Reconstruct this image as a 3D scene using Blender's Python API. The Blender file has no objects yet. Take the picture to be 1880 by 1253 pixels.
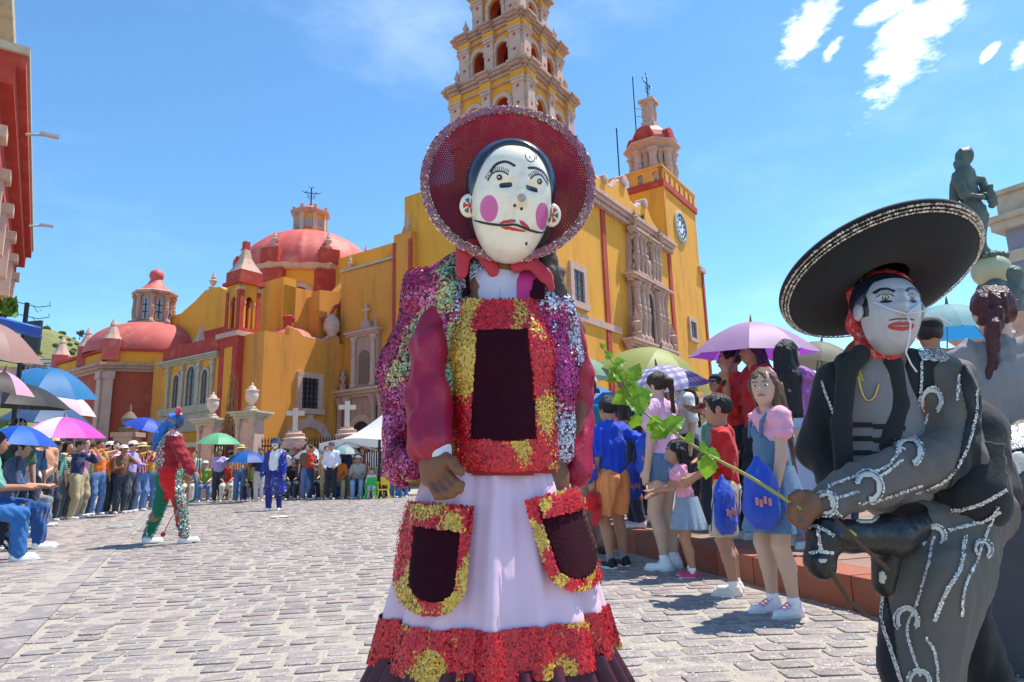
import bpy, math, random
import numpy as np
from mathutils import Vector, Matrix
random.seed(7); RNG=np.random.default_rng(7)
sc=bpy.context.scene; COL=sc.collection
# ---------------------------------------------------------------- camera
F=1200.; CH=.83; TH=math.atan(231/1200); RO=.028
_X=np.array([1.,0,0]); FW=np.array([0,math.cos(TH),math.sin(TH)]); _U=np.array([0,-math.sin(TH),math.cos(TH)])
CR=math.cos(RO)*_X-math.sin(RO)*_U; CU=math.cos(RO)*_U+math.sin(RO)*_X; CP=np.array([0,0,CH])
cam=bpy.data.cameras.new('camera'); cam.sensor_width=36; cam.lens=36*F/1880; cam.clip_start=.05; cam.clip_end=6000
co=bpy.data.objects.new('camera',cam); COL.objects.link(co); sc.camera=co
co.matrix_world=Matrix(((CR[0],CU[0],-FW[0],0),(CR[1],CU[1],-FW[1],0),(CR[2],CU[2],-FW[2],CH),(0,0,0,1)))
def ray(px,py): return FW+CR*(px-940)/F-CU*(py-626.5)/F
def G(px,py,z=0):
    d=ray(px,py); return CP+d*((z-CH)/d[2])
def D(px,py,Y):
    d=ray(px,py); return CP+d*(Y/d[1])
# ---------------------------------------------------------------- world, sun, exposure
SUN_AZ=math.atan2(.50,.86); SUN_EL=math.radians(65)      # direction towards the sun, measured from +X
sdir=Vector((math.cos(SUN_AZ)*math.cos(SUN_EL),math.sin(SUN_AZ)*math.cos(SUN_EL),math.sin(SUN_EL)))
sl=bpy.data.lights.new('sun','SUN'); sl.energy=4.1; sl.angle=math.radians(.5); sl.color=(1,.94,.84)
so=bpy.data.objects.new('sun',sl); COL.objects.link(so); so.rotation_euler=sdir.to_track_quat('Z','Y').to_euler()
W=bpy.data.worlds.new('World'); sc.world=W; W.use_nodes=True
sc.view_settings.view_transform='Standard'; sc.view_settings.look='None'; sc.view_settings.exposure=.70; sc.view_settings.gamma=1
sc.view_settings.use_curve_mapping=False
class NT:
    def __init__(s,t): s.t=t; t.nodes.clear()
    def n(s,ty,**k):
        o=s.t.nodes.new(ty)
        for a,b in k.items():
            if a.startswith('i_'):
                key=a[2:]; key=int(key) if key.isdigit() else key.replace('_',' ')
                if isinstance(b,bpy.types.NodeSocket): s.t.links.new(b,o.inputs[key])
                else: o.inputs[key].default_value=b
            else: setattr(o,a,b)
        return o
    def math(s,op,a,b=0.,c=0.,clamp=False):
        o=s.t.nodes.new('ShaderNodeMath'); o.operation=op; o.use_clamp=clamp
        for i,x in enumerate((a,b,c)):
            if isinstance(x,bpy.types.NodeSocket): s.t.links.new(x,o.inputs[i])
            else: o.inputs[i].default_value=x
        return o.outputs[0]
    def mix(s,f,a,b,blend='MIX'):
        o=s.t.nodes.new('ShaderNodeMix'); o.data_type='RGBA'; o.blend_type=blend
        for i,x in ((0,f),(6,a),(7,b)):
            if isinstance(x,bpy.types.NodeSocket): s.t.links.new(x,o.inputs[i])
            else: o.inputs[i].default_value=x if i==0 else (*x[:3],1)
        return o.outputs[2]
    def ramp(s,f,a,b):
        o=s.t.nodes.new('ShaderNodeMapRange'); o.inputs[1].default_value=a; o.inputs[2].default_value=b; o.interpolation_type='SMOOTHSTEP'
        s.t.links.new(f,o.inputs[0]); return o.outputs[0]
    def link(s,a,b): s.t.links.new(a,b)
w=NT(W.node_tree)
sky=w.n('ShaderNodeTexSky'); sky.sky_type='NISHITA'; sky.sun_disc=False; sky.sun_elevation=SUN_EL
sky.sun_rotation=math.pi/2-SUN_AZ; sky.altitude=2000; sky.air_density=1.25; sky.dust_density=.35; sky.ozone_density=2.4
tc=w.n('ShaderNodeTexCoord'); gen=tc.outputs['Generated']
# clouds: a few named wisps in an otherwise clear sky
stretch=w.n('ShaderNodeMapping',i_Vector=gen,i_Rotation=(0,math.radians(38),math.radians(-20)),i_Scale=(1.0,1.0,2.2))
big=w.n('ShaderNodeTexNoise',i_Vector=stretch.outputs[0],i_Scale=9.0,i_Detail=14.0,i_Roughness=.66)
def spot(px,py,ax,ay,rot):
    # an elliptical patch of sky around one direction
    c=Vector(ray(px,py)).normalized(); r=Vector(CR); u=Vector(CU)
    e1=(r*math.cos(rot)+u*math.sin(rot)); e1=(e1-c*e1.dot(c)).normalized(); e2=c.cross(e1)
    a=w.n('ShaderNodeVectorMath',operation='DOT_PRODUCT',i_0=gen,i_1=tuple(e1)).outputs['Value']
    b=w.n('ShaderNodeVectorMath',operation='DOT_PRODUCT',i_0=gen,i_1=tuple(e2)).outputs['Value']
    f=w.n('ShaderNodeVectorMath',operation='DOT_PRODUCT',i_0=gen,i_1=tuple(c)).outputs['Value']
    a=w.math('DIVIDE',a,ax/F); b=w.math('DIVIDE',b,ay/F)
    q=w.math('ADD',w.math('MULTIPLY',a,a),w.math('MULTIPLY',b,b))
    q=w.math('ADD',q,w.math('MULTIPLY',w.math('LESS_THAN',f,.2),99))
    return w.math('SUBTRACT',1.0,w.math('SQRT',q))
m=None
for a in ((1478,62,52,26,.95),(1655,100,98,40,.98),(1700,22,72,22,.6),(1622,16,50,15,.5),(1528,92,22,10,.9),(1815,102,18,7,.9),(1876,100,22,13,.9)):
    q=spot(*a); m=q if m is None else w.math('MAXIMUM',m,q)
dens=w.math('ADD',w.math('MULTIPLY',m,1.15),w.math('MULTIPLY',w.math('SUBTRACT',big.outputs[0],.49),5.2))
cl=w.ramp(dens,-.05,1.15)
wisp=w.n('ShaderNodeTexNoise',i_Vector=stretch.outputs[0],i_Scale=2.3,i_Detail=6.0,i_Roughness=.6)
veil=w.math('MULTIPLY',w.ramp(wisp.outputs[0],.45,.8),.14)
cl=w.math('MAXIMUM',cl,veil)
skyc=w.mix(1.0,sky.outputs[0],(.68,.98,1.10),'MULTIPLY')
colr=w.mix(cl,skyc,(11.5,11.8,12.2))
bg=w.n('ShaderNodeBackground',i_Color=colr,i_Strength=.135)
w.link(bg.outputs[0],w.n('ShaderNodeOutputWorld').inputs[0])
# ---------------------------------------------------------------- object helpers
def tag(o,label=None,cat=None,group=None,kind=None):
    for k,x in (('label',label),('category',cat),('group',group),('kind',kind)):
        if x: o[k]=x
    return o
def empty(name,loc=(0,0,0),rz=0,label=None,cat=None,group=None):
    o=bpy.data.objects.new(name,None); COL.objects.link(o); o.location=Vector(loc); o.rotation_euler=(0,0,rz); o.empty_display_size=.1
    return tag(o,label,cat,group)
def mkobj(name,me,mat=None,parent=None,mw=None):
    o=bpy.data.objects.new(name,me); COL.objects.link(o)
    if mat is not None and not me.materials:
        for x in (mat if isinstance(mat,(list,tuple)) else [mat]): me.materials.append(x)
    if parent: o.parent=parent
    if mw is not None: o.matrix_local=mw
    return o
def npmesh(name,V,Fq,smooth=True,col=None):
    me=bpy.data.meshes.new(name); V=np.asarray(V,np.float32); Fq=np.asarray(Fq,np.int32)
    me.vertices.add(len(V)); me.vertices.foreach_set('co',V.ravel())
    k=Fq.shape[1]; me.loops.add(Fq.size); me.loops.foreach_set('vertex_index',Fq.ravel())
    me.polygons.add(len(Fq)); me.polygons.foreach_set('loop_start',np.arange(0,Fq.size,k,dtype=np.int32))
    if smooth: me.polygons.foreach_set('use_smooth',np.ones(len(Fq),bool))
    if col is not None:
        a=me.color_attributes.new('Col','FLOAT_COLOR','POINT'); c=np.ones((len(V),4),np.float32); c[:,:3]=col; a.data.foreach_set('color',c.ravel())
    me.update(calc_edges=True); return me
def rotz(a): return Matrix.Rotation(a,4,'Z')
def frame(p,zdir,xhint=(1,0,0)):
    z=Vector(zdir).normalized(); x=Vector(xhint); x=(x-z*x.dot(z))
    if x.length<1e-4: x=Vector((0,1,0))-z*z.y
    x.normalize(); y=z.cross(x)
    return Matrix(((x.x,y.x,z.x,p[0]),(x.y,y.y,z.y,p[1]),(x.z,y.z,z.z,p[2]),(0,0,0,1)))
class MB:
    def __init__(s): s.v=[]; s.f=[]; s.mi=[]; s.m=0
    def add(s,vs,fs,M=None):
        b=len(s.v)
        for p in vs: s.v.append(tuple(M@Vector(p)) if M is not None else tuple(p))
        for f in fs: s.f.append([b+i for i in f]); s.mi.append(s.m)
        return s
    def box(s,x0,x1,y0,y1,z0,z1,M=None):
        return s.add([(x0,y0,z0),(x1,y0,z0),(x1,y1,z0),(x0,y1,z0),(x0,y0,z1),(x1,y0,z1),(x1,y1,z1),(x0,y1,z1)],
            [(0,3,2,1),(4,5,6,7),(0,1,5,4),(1,2,6,5),(2,3,7,6),(3,0,4,7)],M)
    def cbox(s,c,sz,M=None): return s.box(c[0]-sz[0]/2,c[0]+sz[0]/2,c[1]-sz[1]/2,c[1]+sz[1]/2,c[2]-sz[2]/2,c[2]+sz[2]/2,M)
    def prism(s,poly,d0,d1,M=None):          # polygon in XY, extruded along Z
        n=len(poly); vs=[(x,y,d0) for x,y in poly]+[(x,y,d1) for x,y in poly]
        return s.add(vs,[tuple(range(n-1,-1,-1)),tuple(range(n,2*n))]+[(i,(i+1)%n,n+(i+1)%n,n+i) for i in range(n)],M)
    def lathe(s,prof,n=16,M=None,ph=0.,sq=None):   # prof: (r,z); sq: radius multiplier by angle
        vs=[];fs=[]
        for r,z in prof:
            for i in range(n):
                a=ph+2*math.pi*i/n; k=r*(sq(a) if sq else 1); vs.append((k*math.cos(a),k*math.sin(a),z))
        for j in range(len(prof)-1):
            for i in range(n):
                a=j*n+i; b=j*n+(i+1)%n; fs.append((a,b,b+n,a+n))
        fs.append(tuple(range(n-1,-1,-1))); L=(len(prof)-1)*n; fs.append(tuple(range(L,L+n)))
        return s.add(vs,fs,M)
    def tube(s,pts,r,n=6,M=None,closed=False):
        pts=[Vector(p) for p in pts]; vs=[];fs=[]; up=None
        for i,p in enumerate(pts):
            t=(pts[min(i+1,len(pts)-1)]-pts[max(i-1,0)])
            if t.length<1e-9: t=Vector((0,0,1))
            t.normalize()
            if up is None: up=Vector((0,0,1)) if abs(t.z)<.9 else Vector((1,0,0))
            a=(up-t*up.dot(t)); a.normalize(); b=t.cross(a); up=a
            rr=r[i] if isinstance(r,(list,tuple)) else r
            for k in range(n):
                q=2*math.pi*k/n; vs.append(p+a*(rr*math.cos(q))+b*(rr*math.sin(q)))
        for i in range(len(pts)-1):
            for k in range(n): fs.append((i*n+k,i*n+(k+1)%n,(i+1)*n+(k+1)%n,(i+1)*n+k))
        fs.append(tuple(range(n-1,-1,-1))); L=(len(pts)-1)*n; fs.append(tuple(range(L,L+n)))
        return s.add(vs,fs,M)
    def ball(s,c,r,n=10,M=None):
        rx,ry,rz=(r,r,r) if not isinstance(r,(tuple,list)) else r
        vs=[];fs=[];m=max(4,n//2+1)
        for j in range(m+1):
            t=math.pi*(j/m); 
            for i in range(n): vs.append((c[0]+rx*math.sin(t+1e-3)*math.cos(2*math.pi*i/n),c[1]+ry*math.sin(t+1e-3)*math.sin(2*math.pi*i/n),c[2]-rz*math.cos(t)))
        for j in range(m):
            for i in range(n): a=j*n+i;b=j*n+(i+1)%n; fs.append((a,b,b+n,a+n))
        return s.add(vs,fs,M)
    def grid(s,fn,nu,nv,M=None,closed=False):
        vs=[fn(i/(nu-(0 if closed else 1)),j/(nv-1)) for j in range(nv) for i in range(nu)]; fs=[]
        for j in range(nv-1):
            for i in range(nu if closed else nu-1):
                a=j*nu+i;b=j*nu+(i+1)%nu; fs.append((a,b,b+nu,a+nu))
        return s.add(vs,fs,M)
    def mesh(s,name,smooth=False,mats=None):
        me=bpy.data.meshes.new(name); me.from_pydata([tuple(p) for p in s.v],[],s.f); 
        if mats:
            for m in mats: me.materials.append(m)
            me.polygons.foreach_set('material_index',s.mi)
        if smooth:
            me.polygons.foreach_set('use_smooth',[True]*len(me.polygons))
            if smooth!='all':
                me.update(); me.set_sharp_from_angle(angle=math.radians(42))
        me.update(); return me
    def obj(s,name,mat=None,parent=None,smooth=False,mw=None):
        me=s.mesh(name,smooth,mat if isinstance(mat,(list,tuple)) else None)
        return mkobj(name,me,None if isinstance(mat,(list,tuple)) else mat,parent,mw)
# ---------------------------------------------------------------- materials
MC={}
def lin(c):
    if isinstance(c,str): c=[int(c[i:i+2],16)/255 for i in (0,2,4)]
    else: return tuple(c)
    return tuple(x/12.92 if x<=.04045 else ((x+.055)/1.055)**2.4 for x in c)
def mat(col,rough=.8,var=.12,scale=6.,bump=.2,bscale=40.,metal=0.,dirt=None,dscale=1.2,transl=0.,sheen=0.,coat=0.,key=None,vcol=False,back=None,spec=.5,streak=False,objvar=0.,weave=0.):
    k=(str(col),rough,var,scale,bump,bscale,metal,str(dirt),transl,sheen,coat,key,vcol,str(back),spec,streak,objvar,weave)
    if k in MC: return MC[k]
    col=lin(col); m=bpy.data.materials.new('surface'); m.use_nodes=True; t=NT(m.node_tree)
    g=t.n('ShaderNodeTexCoord').outputs['Object']
    b=t.n('ShaderNodeBsdfPrincipled',i_Roughness=rough,i_Metallic=metal); b.inputs['Specular IOR Level'].default_value=spec
    gm=g
    if key=='hair': gm=t.n('ShaderNodeMapping',i_Vector=g,i_Scale=(1,1,.10)).outputs[0]
    n1=t.n('ShaderNodeTexNoise',i_Vector=gm,i_Scale=scale,i_Detail=5.0,i_Roughness=.6)
    base=t.n('ShaderNodeAttribute',attribute_name='Col').outputs['Color'] if vcol else None
    if base is None:
        r=t.n('ShaderNodeRGB'); r.outputs[0].default_value=(*col,1); base=r.outputs[0]
    if back is not None:
        geo=t.n('ShaderNodeNewGeometry'); base=t.mix(geo.outputs['Backfacing'],base,lin(back))
    if objvar:
        oi=t.n('ShaderNodeObjectInfo'); base=t.mix(1.0,base,t.n('ShaderNodeCombineColor',i_Red=t.math('MULTIPLY_ADD',oi.outputs['Random'],objvar,1-objvar/2),i_Green=t.math('MULTIPLY_ADD',oi.outputs['Random'],objvar*.9,1-objvar*.45),i_Blue=t.math('MULTIPLY_ADD',oi.outputs['Random'],objvar*.7,1-objvar*.35)).outputs[0],'MULTIPLY')
    v=t.math('MULTIPLY_ADD',n1.outputs[0],var*2,1-var)
    c=t.mix(1.0,base,t.n('ShaderNodeCombineColor',i_Red=v,i_Green=v,i_Blue=v).outputs[0],'MULTIPLY')
    if dirt is not None:
        mp=t.n('ShaderNodeMapping',i_Vector=g,i_Scale=(1,1,.18 if streak else 1))
        n2=t.n('ShaderNodeTexNoise',i_Vector=mp.outputs[0],i_Scale=dscale,i_Detail=8.0,i_Roughness=.68)
        c=t.mix(t.math('MULTIPLY',t.ramp(n2.outputs[0],.47,.74),.8),c,lin(dirt))
    t.link(c,b.inputs['Base Color'])
    if sheen: b.inputs['Sheen Weight'].default_value=sheen
    if coat: b.inputs['Coat Weight'].default_value=coat; b.inputs['Coat Roughness'].default_value=.12
    if bump:
        n3=t.n('ShaderNodeTexNoise',i_Vector=gm,i_Scale=bscale,i_Detail=4.0)
        h=n3.outputs[0]
        if weave:
            wv=t.n('ShaderNodeTexWave',i_Vector=g,i_Scale=weave,i_Distortion=1.5); h=t.math('ADD',h,t.math('MULTIPLY',wv.outputs[1],.6))
        bp=t.n('ShaderNodeBump',i_Height=h,i_Strength=bump,i_Distance=.02); t.link(bp.outputs[0],b.inputs['Normal'])
    out=t.n('ShaderNodeOutputMaterial'); sh=b.outputs[0]
    if transl:
        tr=t.n('ShaderNodeBsdfTranslucent',i_Color=c); ms=t.n('ShaderNodeMixShader',i_0=transl,i_1=sh,i_2=tr.outputs[0]); sh=ms.outputs[0]
    t.link(sh,out.inputs[0]); MC[k]=m; return m
def cloth(c,**k):
    a=dict(rough=.85,var=.16,scale=7,bump=.75,bscale=16,sheen=.12); a.update(k); return mat(c,**a)
def skin(c): return mat(c,rough=.55,var=.06,scale=14,bump=.05,bscale=120,key='skin',spec=.4)
YEL=mat((.76,.335,.035),rough=.9,var=.10,scale=.55,bump=.18,bscale=9,dirt=(.42,.19,.04),dscale=.9,streak=True,key='y')
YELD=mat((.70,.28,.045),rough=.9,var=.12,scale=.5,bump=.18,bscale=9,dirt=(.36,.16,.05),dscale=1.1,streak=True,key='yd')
RED=mat((.42,.045,.030),rough=.88,var=.15,scale=1.1,bump=.15,bscale=12,dirt=(.52,.13,.09),dscale=1.6,key='r')
REDW=mat((.40,.075,.038),rough=.9,var=.2,scale=.7,bump=.25,bscale=7,dirt=(.52,.18,.11),dscale=.9,key='rw')
DOME=mat((.60,.095,.075),rough=.62,var=.14,scale=.8,bump=.15,bscale=10,dirt=(.68,.24,.19),dscale=.9,key='dm')
STONE=mat((.47,.29,.225),rough=.92,var=.22,scale=2.2,bump=.6,bscale=9,dirt=(.25,.16,.12),dscale=1.8,streak=True,key='s')
STONEP=mat((.57,.37,.295),rough=.92,var=.18,scale=2.5,bump=.5,bscale=11,dirt=(.33,.24,.20),dscale=2.2,key='sp')
STONEG=mat((.46,.40,.30),rough=.92,var=.2,scale=2,bump=.5,bscale=10,dirt=(.26,.22,.17),dscale=1.6,key='sg')
DARK=mat((.025,.02,.018),rough=.6,var=.2,bump=0,key='dk')
GLASS=mat((.05,.06,.07),rough=.12,var=.3,scale=1.5,bump=.05,bscale=3,key='gl',spec=.8)
IRON=mat((.02,.02,.022),rough=.5,metal=.6,var=.2,bump=.1,key='ir')
WOOD=mat((.20,.07,.03),rough=.7,var=.2,scale=5,bump=.3,bscale=20,key='wd')
# ================================================================ street
def sheet(name,poly,z,m):
    b=MB(); b.add([(x,y,z) for x,y in poly],[tuple(range(len(poly)))]); o=b.obj(name,m); tag(o,kind='structure'); return o
GROUND=mat((.30,.26,.22),rough=.95,var=.2,scale=.4,bump=.3,bscale=6,key='gr')
sheet('ground',[(-900,-60),(900,-60),(900,1500),(-900,1500)],-.03,GROUND)
MORTAR=mat((.41,.36,.30),rough=.97,var=.16,scale=7,bump=.7,bscale=60,dirt=(.33,.285,.235),dscale=2.5,key='mo')
street=sheet('street',[(-40,-6),(40,-6),(40,30),(-40,30)],0.,MORTAR)
COB=mat((.285,.245,.232),rough=.86,var=.26,scale=9,bump=.8,bscale=38,dirt=(.43,.385,.33),dscale=9,key='cob',objvar=.30)
COBV=mat((.33,.285,.265),rough=.86,var=.24,scale=9,bump=.8,bscale=38,dirt=(.43,.385,.33),dscale=9,key='cobv',vcol=True)
def stone(w,d,hh,r,seed):
    rr=random.Random(seed); ring=[]
    for (cx,cy) in ((1,1),(-1,1),(-1,-1),(1,-1)):
        c1=.02*rr.uniform(.3,1.3); c2=.014*rr.uniform(.3,1.3); P_=[(cx*w/2,cy*(d/2-c2)),(cx*(w/2-c1),cy*d/2)]
        ring+=P_ if cx*cy>0 else P_[::-1]
    ring=[(x*rr.uniform(.955,1.02),y*rr.uniform(.94,1.03)) for x,y in ring]
    n=8; tilt=(rr.uniform(-.03,.03),rr.uniform(-.04,.04))
    vs=[(x,y,-.02) for x,y in ring]+[(x*.985,y*.98,hh*.55+x*tilt[0]+y*tilt[1]) for x,y in ring]+[(x*.86,y*.80,hh+x*tilt[0]+y*tilt[1]) for x,y in ring]
    fs=[(i,(i+1)%n,n+(i+1)%n,n+i) for i in range(n)]+[(n+i,n+(i+1)%n,2*n+(i+1)%n,2*n+i) for i in range(n)]+[tuple(range(2*n,3*n))]
    return np.array(vs),fs
protos=[]
for i in range(14):
    V,Fs=stone(random.choice((.125,.14,.15,.165,.18)),random.choice((.094,.104,.112)),random.uniform(.002,.007),0,i)
    protos.append((V,Fs))
pm=[]
for V,Fs in protos:
    me=bpy.data.meshes.new('cobble'); me.from_pydata([tuple(p) for p in V],[],Fs); me.polygons.foreach_set('use_smooth',[True]*len(me.polygons)); me.update(); me.set_sharp_from_angle(angle=math.radians(50)); me.materials.append(COB); pm.append(me)
# left kerb line and the right raised pavement edge, on the ground
KL0=np.array(G(0,1195)[:2]); KL1=np.array(G(250,962)[:2]); kld=(KL1-KL0)/np.linalg.norm(KL1-KL0); kln=np.array([-kld[1],kld[0]])   # kln points left
KR0=np.array([2.75,1.35]); KR1=np.array(G(1159,1016)[:2]); 
_k=np.array(G(1585,1127)[:2]); krd=(KR1-_k)/np.linalg.norm(KR1-_k); KR0=_k-krd*3.0; KR2=KR1+krd*1.2; krn=np.array([krd[1],-krd[0]])     # krn points right
def in_street(x,y):
    p=np.array([x,y])
    e_=(p-KL0)@kln
    if -.11<e_<.11 or e_>3.2: return False
    if (p-_k)@krn>-.07 and (p-_k)@krd<np.linalg.norm(KR2-_k)+.1: return False
    return True
cand=[]; y=1.45; row=0
while y<23.5:
    rowh=.118; x0=-y*1.02-1.2; x1=y*1.0+.8; x=x0+random.uniform(0,.2)
    while x<x1:
        i=random.randrange(len(pm)); wd=protos[i][0][:,0].max()*2
        bend=.35*math.sin(x*.33+.4)+.12*math.sin(x*.9+y*.25)
        yy=y+bend*.8+random.uniform(-.008,.008); slope=.8*(.35*.33*math.cos(x*.33+.4)+.12*.9*math.cos(x*.9+y*.25))
        gap=.016+.022*max(0,math.sin(x*.7+y*.9)+.25*math.sin(3.1*x-y))
        if in_street(x,yy): cand.append((x,yy,math.atan(slope)+random.uniform(-.035,.035),i))
        x+=wd+gap
    y+=rowh+.006+.010*max(0,math.sin(y*1.3))
def vis(x,y):
    q=np.array([x,y,0])-CP; dd=q@FW
    if dd<.3: return False
    px=940+F*(q@CR)/dd; py=626.5-F*(q@CU)/dd
    return -40<px<1920 and py<1300
near=[c for c in cand if vis(c[0],c[1])]
near.sort(key=lambda c:c[0]**2+c[1]**2)
# hidden under the two dancers in front: not among the ones that show
show=[c for c in near if not (abs(c[0]+.05)<.42 and c[1]<2.4) ][:300]
ids=set(map(id,show))
for (x,y,a,i) in show:
    o=bpy.data.objects.new('cobble',pm[i]); COL.objects.link(o); o.parent=street; o.location=(x,y,random.uniform(-.003,.004)); o.rotation_euler=(0,0,a)
Vs=[];Fl=[];Cs=[];nb=0
for c in cand:
    if id(c) in ids: continue
    x,y,a,i=c; V,Fs=protos[i]; ca,sa=math.cos(a),math.sin(a)
    w_=np.stack([V[:,0]*ca-V[:,1]*sa+x,V[:,0]*sa+V[:,1]*ca+y,V[:,2]+random.uniform(-.003,.004)],1)
    Vs.append(w_); k=random.uniform(.80,1.2); pk=random.uniform(-.02,.03); Cs.append(np.tile([.285*k+pk,.245*k,.232*k],(24,1)))
    Fl+=[[nb+j for j in f] for f in Fs]; nb+=24
me=bpy.data.meshes.new('cobbles'); me.from_pydata(np.concatenate(Vs).tolist(),[],Fl)
a_=me.color_attributes.new('Col','FLOAT_COLOR','POINT'); cc=np.ones((nb,4),np.float32); cc[:,:3]=np.concatenate(Cs); a_.data.foreach_set('color',cc.ravel())
o=mkobj('cobbles',me,COBV,street); o['kind']='stuff'
# broken joint: a long crack near the right-hand pavement
# confetti
Vs=[];Fq=[];Cs=[]
pal=[lin(c) for c in ('f2f2f0','ffffff','f0b8d8','c8a8e8','e8d060','90c8e8','60b890')]
for i in range(3400):
    px=RNG.uniform(-20,1900); py=RNG.uniform(930,1260)
    if RNG.random()<.25: px=RNG.uniform(1050,1650); py=RNG.uniform(1050,1240)
    g=G(px,py)
    if (np.array(g[:2])-KL0)@kln>0 or not in_street(g[0],g[1]) or g[1]>14: continue
    s_=RNG.uniform(.0018,.0036); a=RNG.uniform(0,6.28); e1=np.array([math.cos(a),math.sin(a),RNG.uniform(-.2,.2)])*s_; e2=np.array([-math.sin(a),math.cos(a),RNG.uniform(-.2,.2)])*s_
    p=g+np.array([0,0,.0215]); b_=len(Vs); Vs+=[p-e1-e2,p+e1-e2,p+e1+e2,p-e1+e2]; Fq.append((b_,b_+1,b_+2,b_+3)); Cs+= [pal[RNG.integers(len(pal))]]*4
o=mkobj('confetti',npmesh('confetti',Vs,Fq,False,np.array(Cs)),mat((1,1,1),rough=.5,vcol=True,var=0,bump=0,key='conf')); tag(o,'tiny pastel paper confetti strewn over the cobbled street','confetti',kind='stuff')
# left pavement: flush slabs behind a kerb line
PAVL=mat((.36,.28,.24),rough=.9,var=.16,scale=3,bump=.4,bscale=25,dirt=(.42,.37,.32),dscale=3,key='pv',objvar=.2)
e0=KL0-kld*4; e1=KL1+kld*14
pl=sheet('pavement_left',[tuple(e0),tuple(e1),tuple(e1+kln*9),tuple(e0+kln*9)],.002,MORTAR)
kerbm=MB().box(-.235,.235,-.085,.085,-.02,.008).mesh('kerb_stone'); kerbm.materials.append(COB)
slabm=MB().box(-.24,.24,-.155,.155,-.02,.010).mesh('slab'); slabm.materials.append(PAVL)
ang=math.atan2(kld[1],kld[0])
for i in range(46):
    p=KL0-kld*3+kld*(i*.5); o=mkobj('kerb_stone',kerbm,None,pl); o.location=(*p,.004); o.rotation_euler=(0,0,ang)
for j in range(0):
    for i in range(34):
        p=KL0-kld*3+kld*(i*.5+(j%2)*.25)+kln*(.25+j*.325); o=mkobj('slab',slabm,None,pl); o.location=(*p,.004+random.uniform(-.002,.002)); o.rotation_euler=(0,0,ang)
# right pavement: raised .18 m, red stone kerb
PAVR=mat((.27,.17,.13),rough=.88,var=.2,scale=3,bump=.4,bscale=25,dirt=(.33,.24,.19),dscale=3,key='pr',objvar=.25)
KERB=mat((.34,.105,.06),rough=.85,var=.22,scale=4,bump=.45,bscale=24,dirt=(.24,.12,.08),dscale=4,key='kb',objvar=.4)
def pdir(p,d): return (p[0]+d[0],p[1]+d[1])
farr=KR2+krn*.0; endd=np.array([.92,.39])
poly=[tuple(KR0+krn*.12),tuple(KR2+krn*.12),tuple(KR2+krn*.12+endd*11),tuple(KR0+krn*16)]
b=MB(); b.prism(poly[::-1],-.02,.17); pr_=b.obj('pavement_right',PAVR); tag(pr_,kind='structure')
ka=math.atan2(krd[1],krd[0]); L=np.linalg.norm(KR2-KR0); n=int(L/.42)
for i in range(n):
    wd=L/n; m_=MB().box(-wd/2+.006,wd/2-.006,0,.28,-.02,.186).mesh('kerb_stone') if i==0 else m_
    if i==0: m_.materials.append(KERB)
    p=KR0+krd*(wd*(i+.5)); o=mkobj('kerb_stone',m_,None,pr_); o.location=(p[0],p[1],random.uniform(-.004,.004)); o.rotation_euler=(0,0,ka+math.pi+random.uniform(-.008,.008)); 
    # stone's depth runs to the right of the kerb line
    o.rotation_euler=(0,0,ka+math.pi); 
ea=math.atan2(endd[1],endd[0]); eb=KR2+krn*.02
for i in range(22):
    o=mkobj('kerb_stone',m_,None,pr_); p=eb+endd*(wd*(i+.5)); o.location=(p[0],p[1],random.uniform(-.004,.004)); o.rotation_euler=(0,0,ea+math.pi)
slabr=MB().box(-.29,.29,-.29,.29,-.01,.008).mesh('slab'); slabr.materials.append(PAVR)
for i in range(13):
    for j in range(9):
        p=KR0+krd*(.3+i*.6)+krn*(.62+j*.6)
        o=mkobj('slab',slabr,None,pr_); o.location=(*p,.17+random.uniform(0,.003)); o.rotation_euler=(0,0,ka)
# raised churchyard behind the crowd
HILL=mat((.16,.17,.05),rough=.95,var=.3,scale=.03,bump=.5,bscale=.3,dirt=(.27,.22,.11),dscale=.05,key='hill')
# ================================================================ hill far left
def hillfn(u_,v_):
    x=-470+u_*330; d=300+v_*260
    ridge=D(145,612,455)[2]
    hh=ridge*math.exp(-((x+322)/95)**2)*math.sin(min(1,v_*1.7)*math.pi/2)+ (6*math.sin(x*.06+v_*5)+3*math.sin(x*.17+v_*11))*v_
    return (x,d,hh-3)
b=MB(); b.grid(hillfn,70,40); hill=b.obj('hill',HILL,smooth='all'); tag(hill,kind='structure')
bush=MB()
for i in range(900):
    u_,v_=random.random(),random.random()**1.3; p=hillfn(u_,v_); r=random.uniform(1.0,2.8); bush.ball((p[0],p[1],p[2]+r*.3),(r,r,r*.75),6)
o=bush.obj('scrub',mat((.075,.10,.028),rough=.95,var=.4,scale=.5,bump=.6,bscale=1.5,key='scr'),hill,smooth='all'); o['kind']='stuff'
def box_house(px,py,Y,wd,hh,c,label,rz=.3):
    p=D(px,py,Y); r=empty('hillside_house',(p[0],p[1],p[2]-hh),rz,label,'house','houses on the far hillside')
    MB().box(-wd/2,wd/2,-wd*.4,wd*.4,-9,hh).obj('wall',mat(c,key='hh',bscale=2),r)
    MB().box(-wd/2-.3,wd/2+.3,-wd*.4-.3,wd*.4+.3,hh+.01,hh+.5).obj('roof',mat((.30,.16,.10),key='hr'),r)
    for k in (-.28,.05,.3):
        MB().box(k*wd-.6,k*wd+.6,-wd*.4-.05,-wd*.4+.1,hh*.35,hh*.7).obj('window',DARK,r)
box_house(88,664,330,13,5,(.62,.60,.58),'long white house at the foot of the green hill')
box_house(70,672,325,9,4,(.45,.20,.12),'brick red house at the foot of the green hill',.1)
box_house(107,670,320,8,4,(.40,.38,.36),'grey flat-roofed house at the foot of the green hill',.5)
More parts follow.
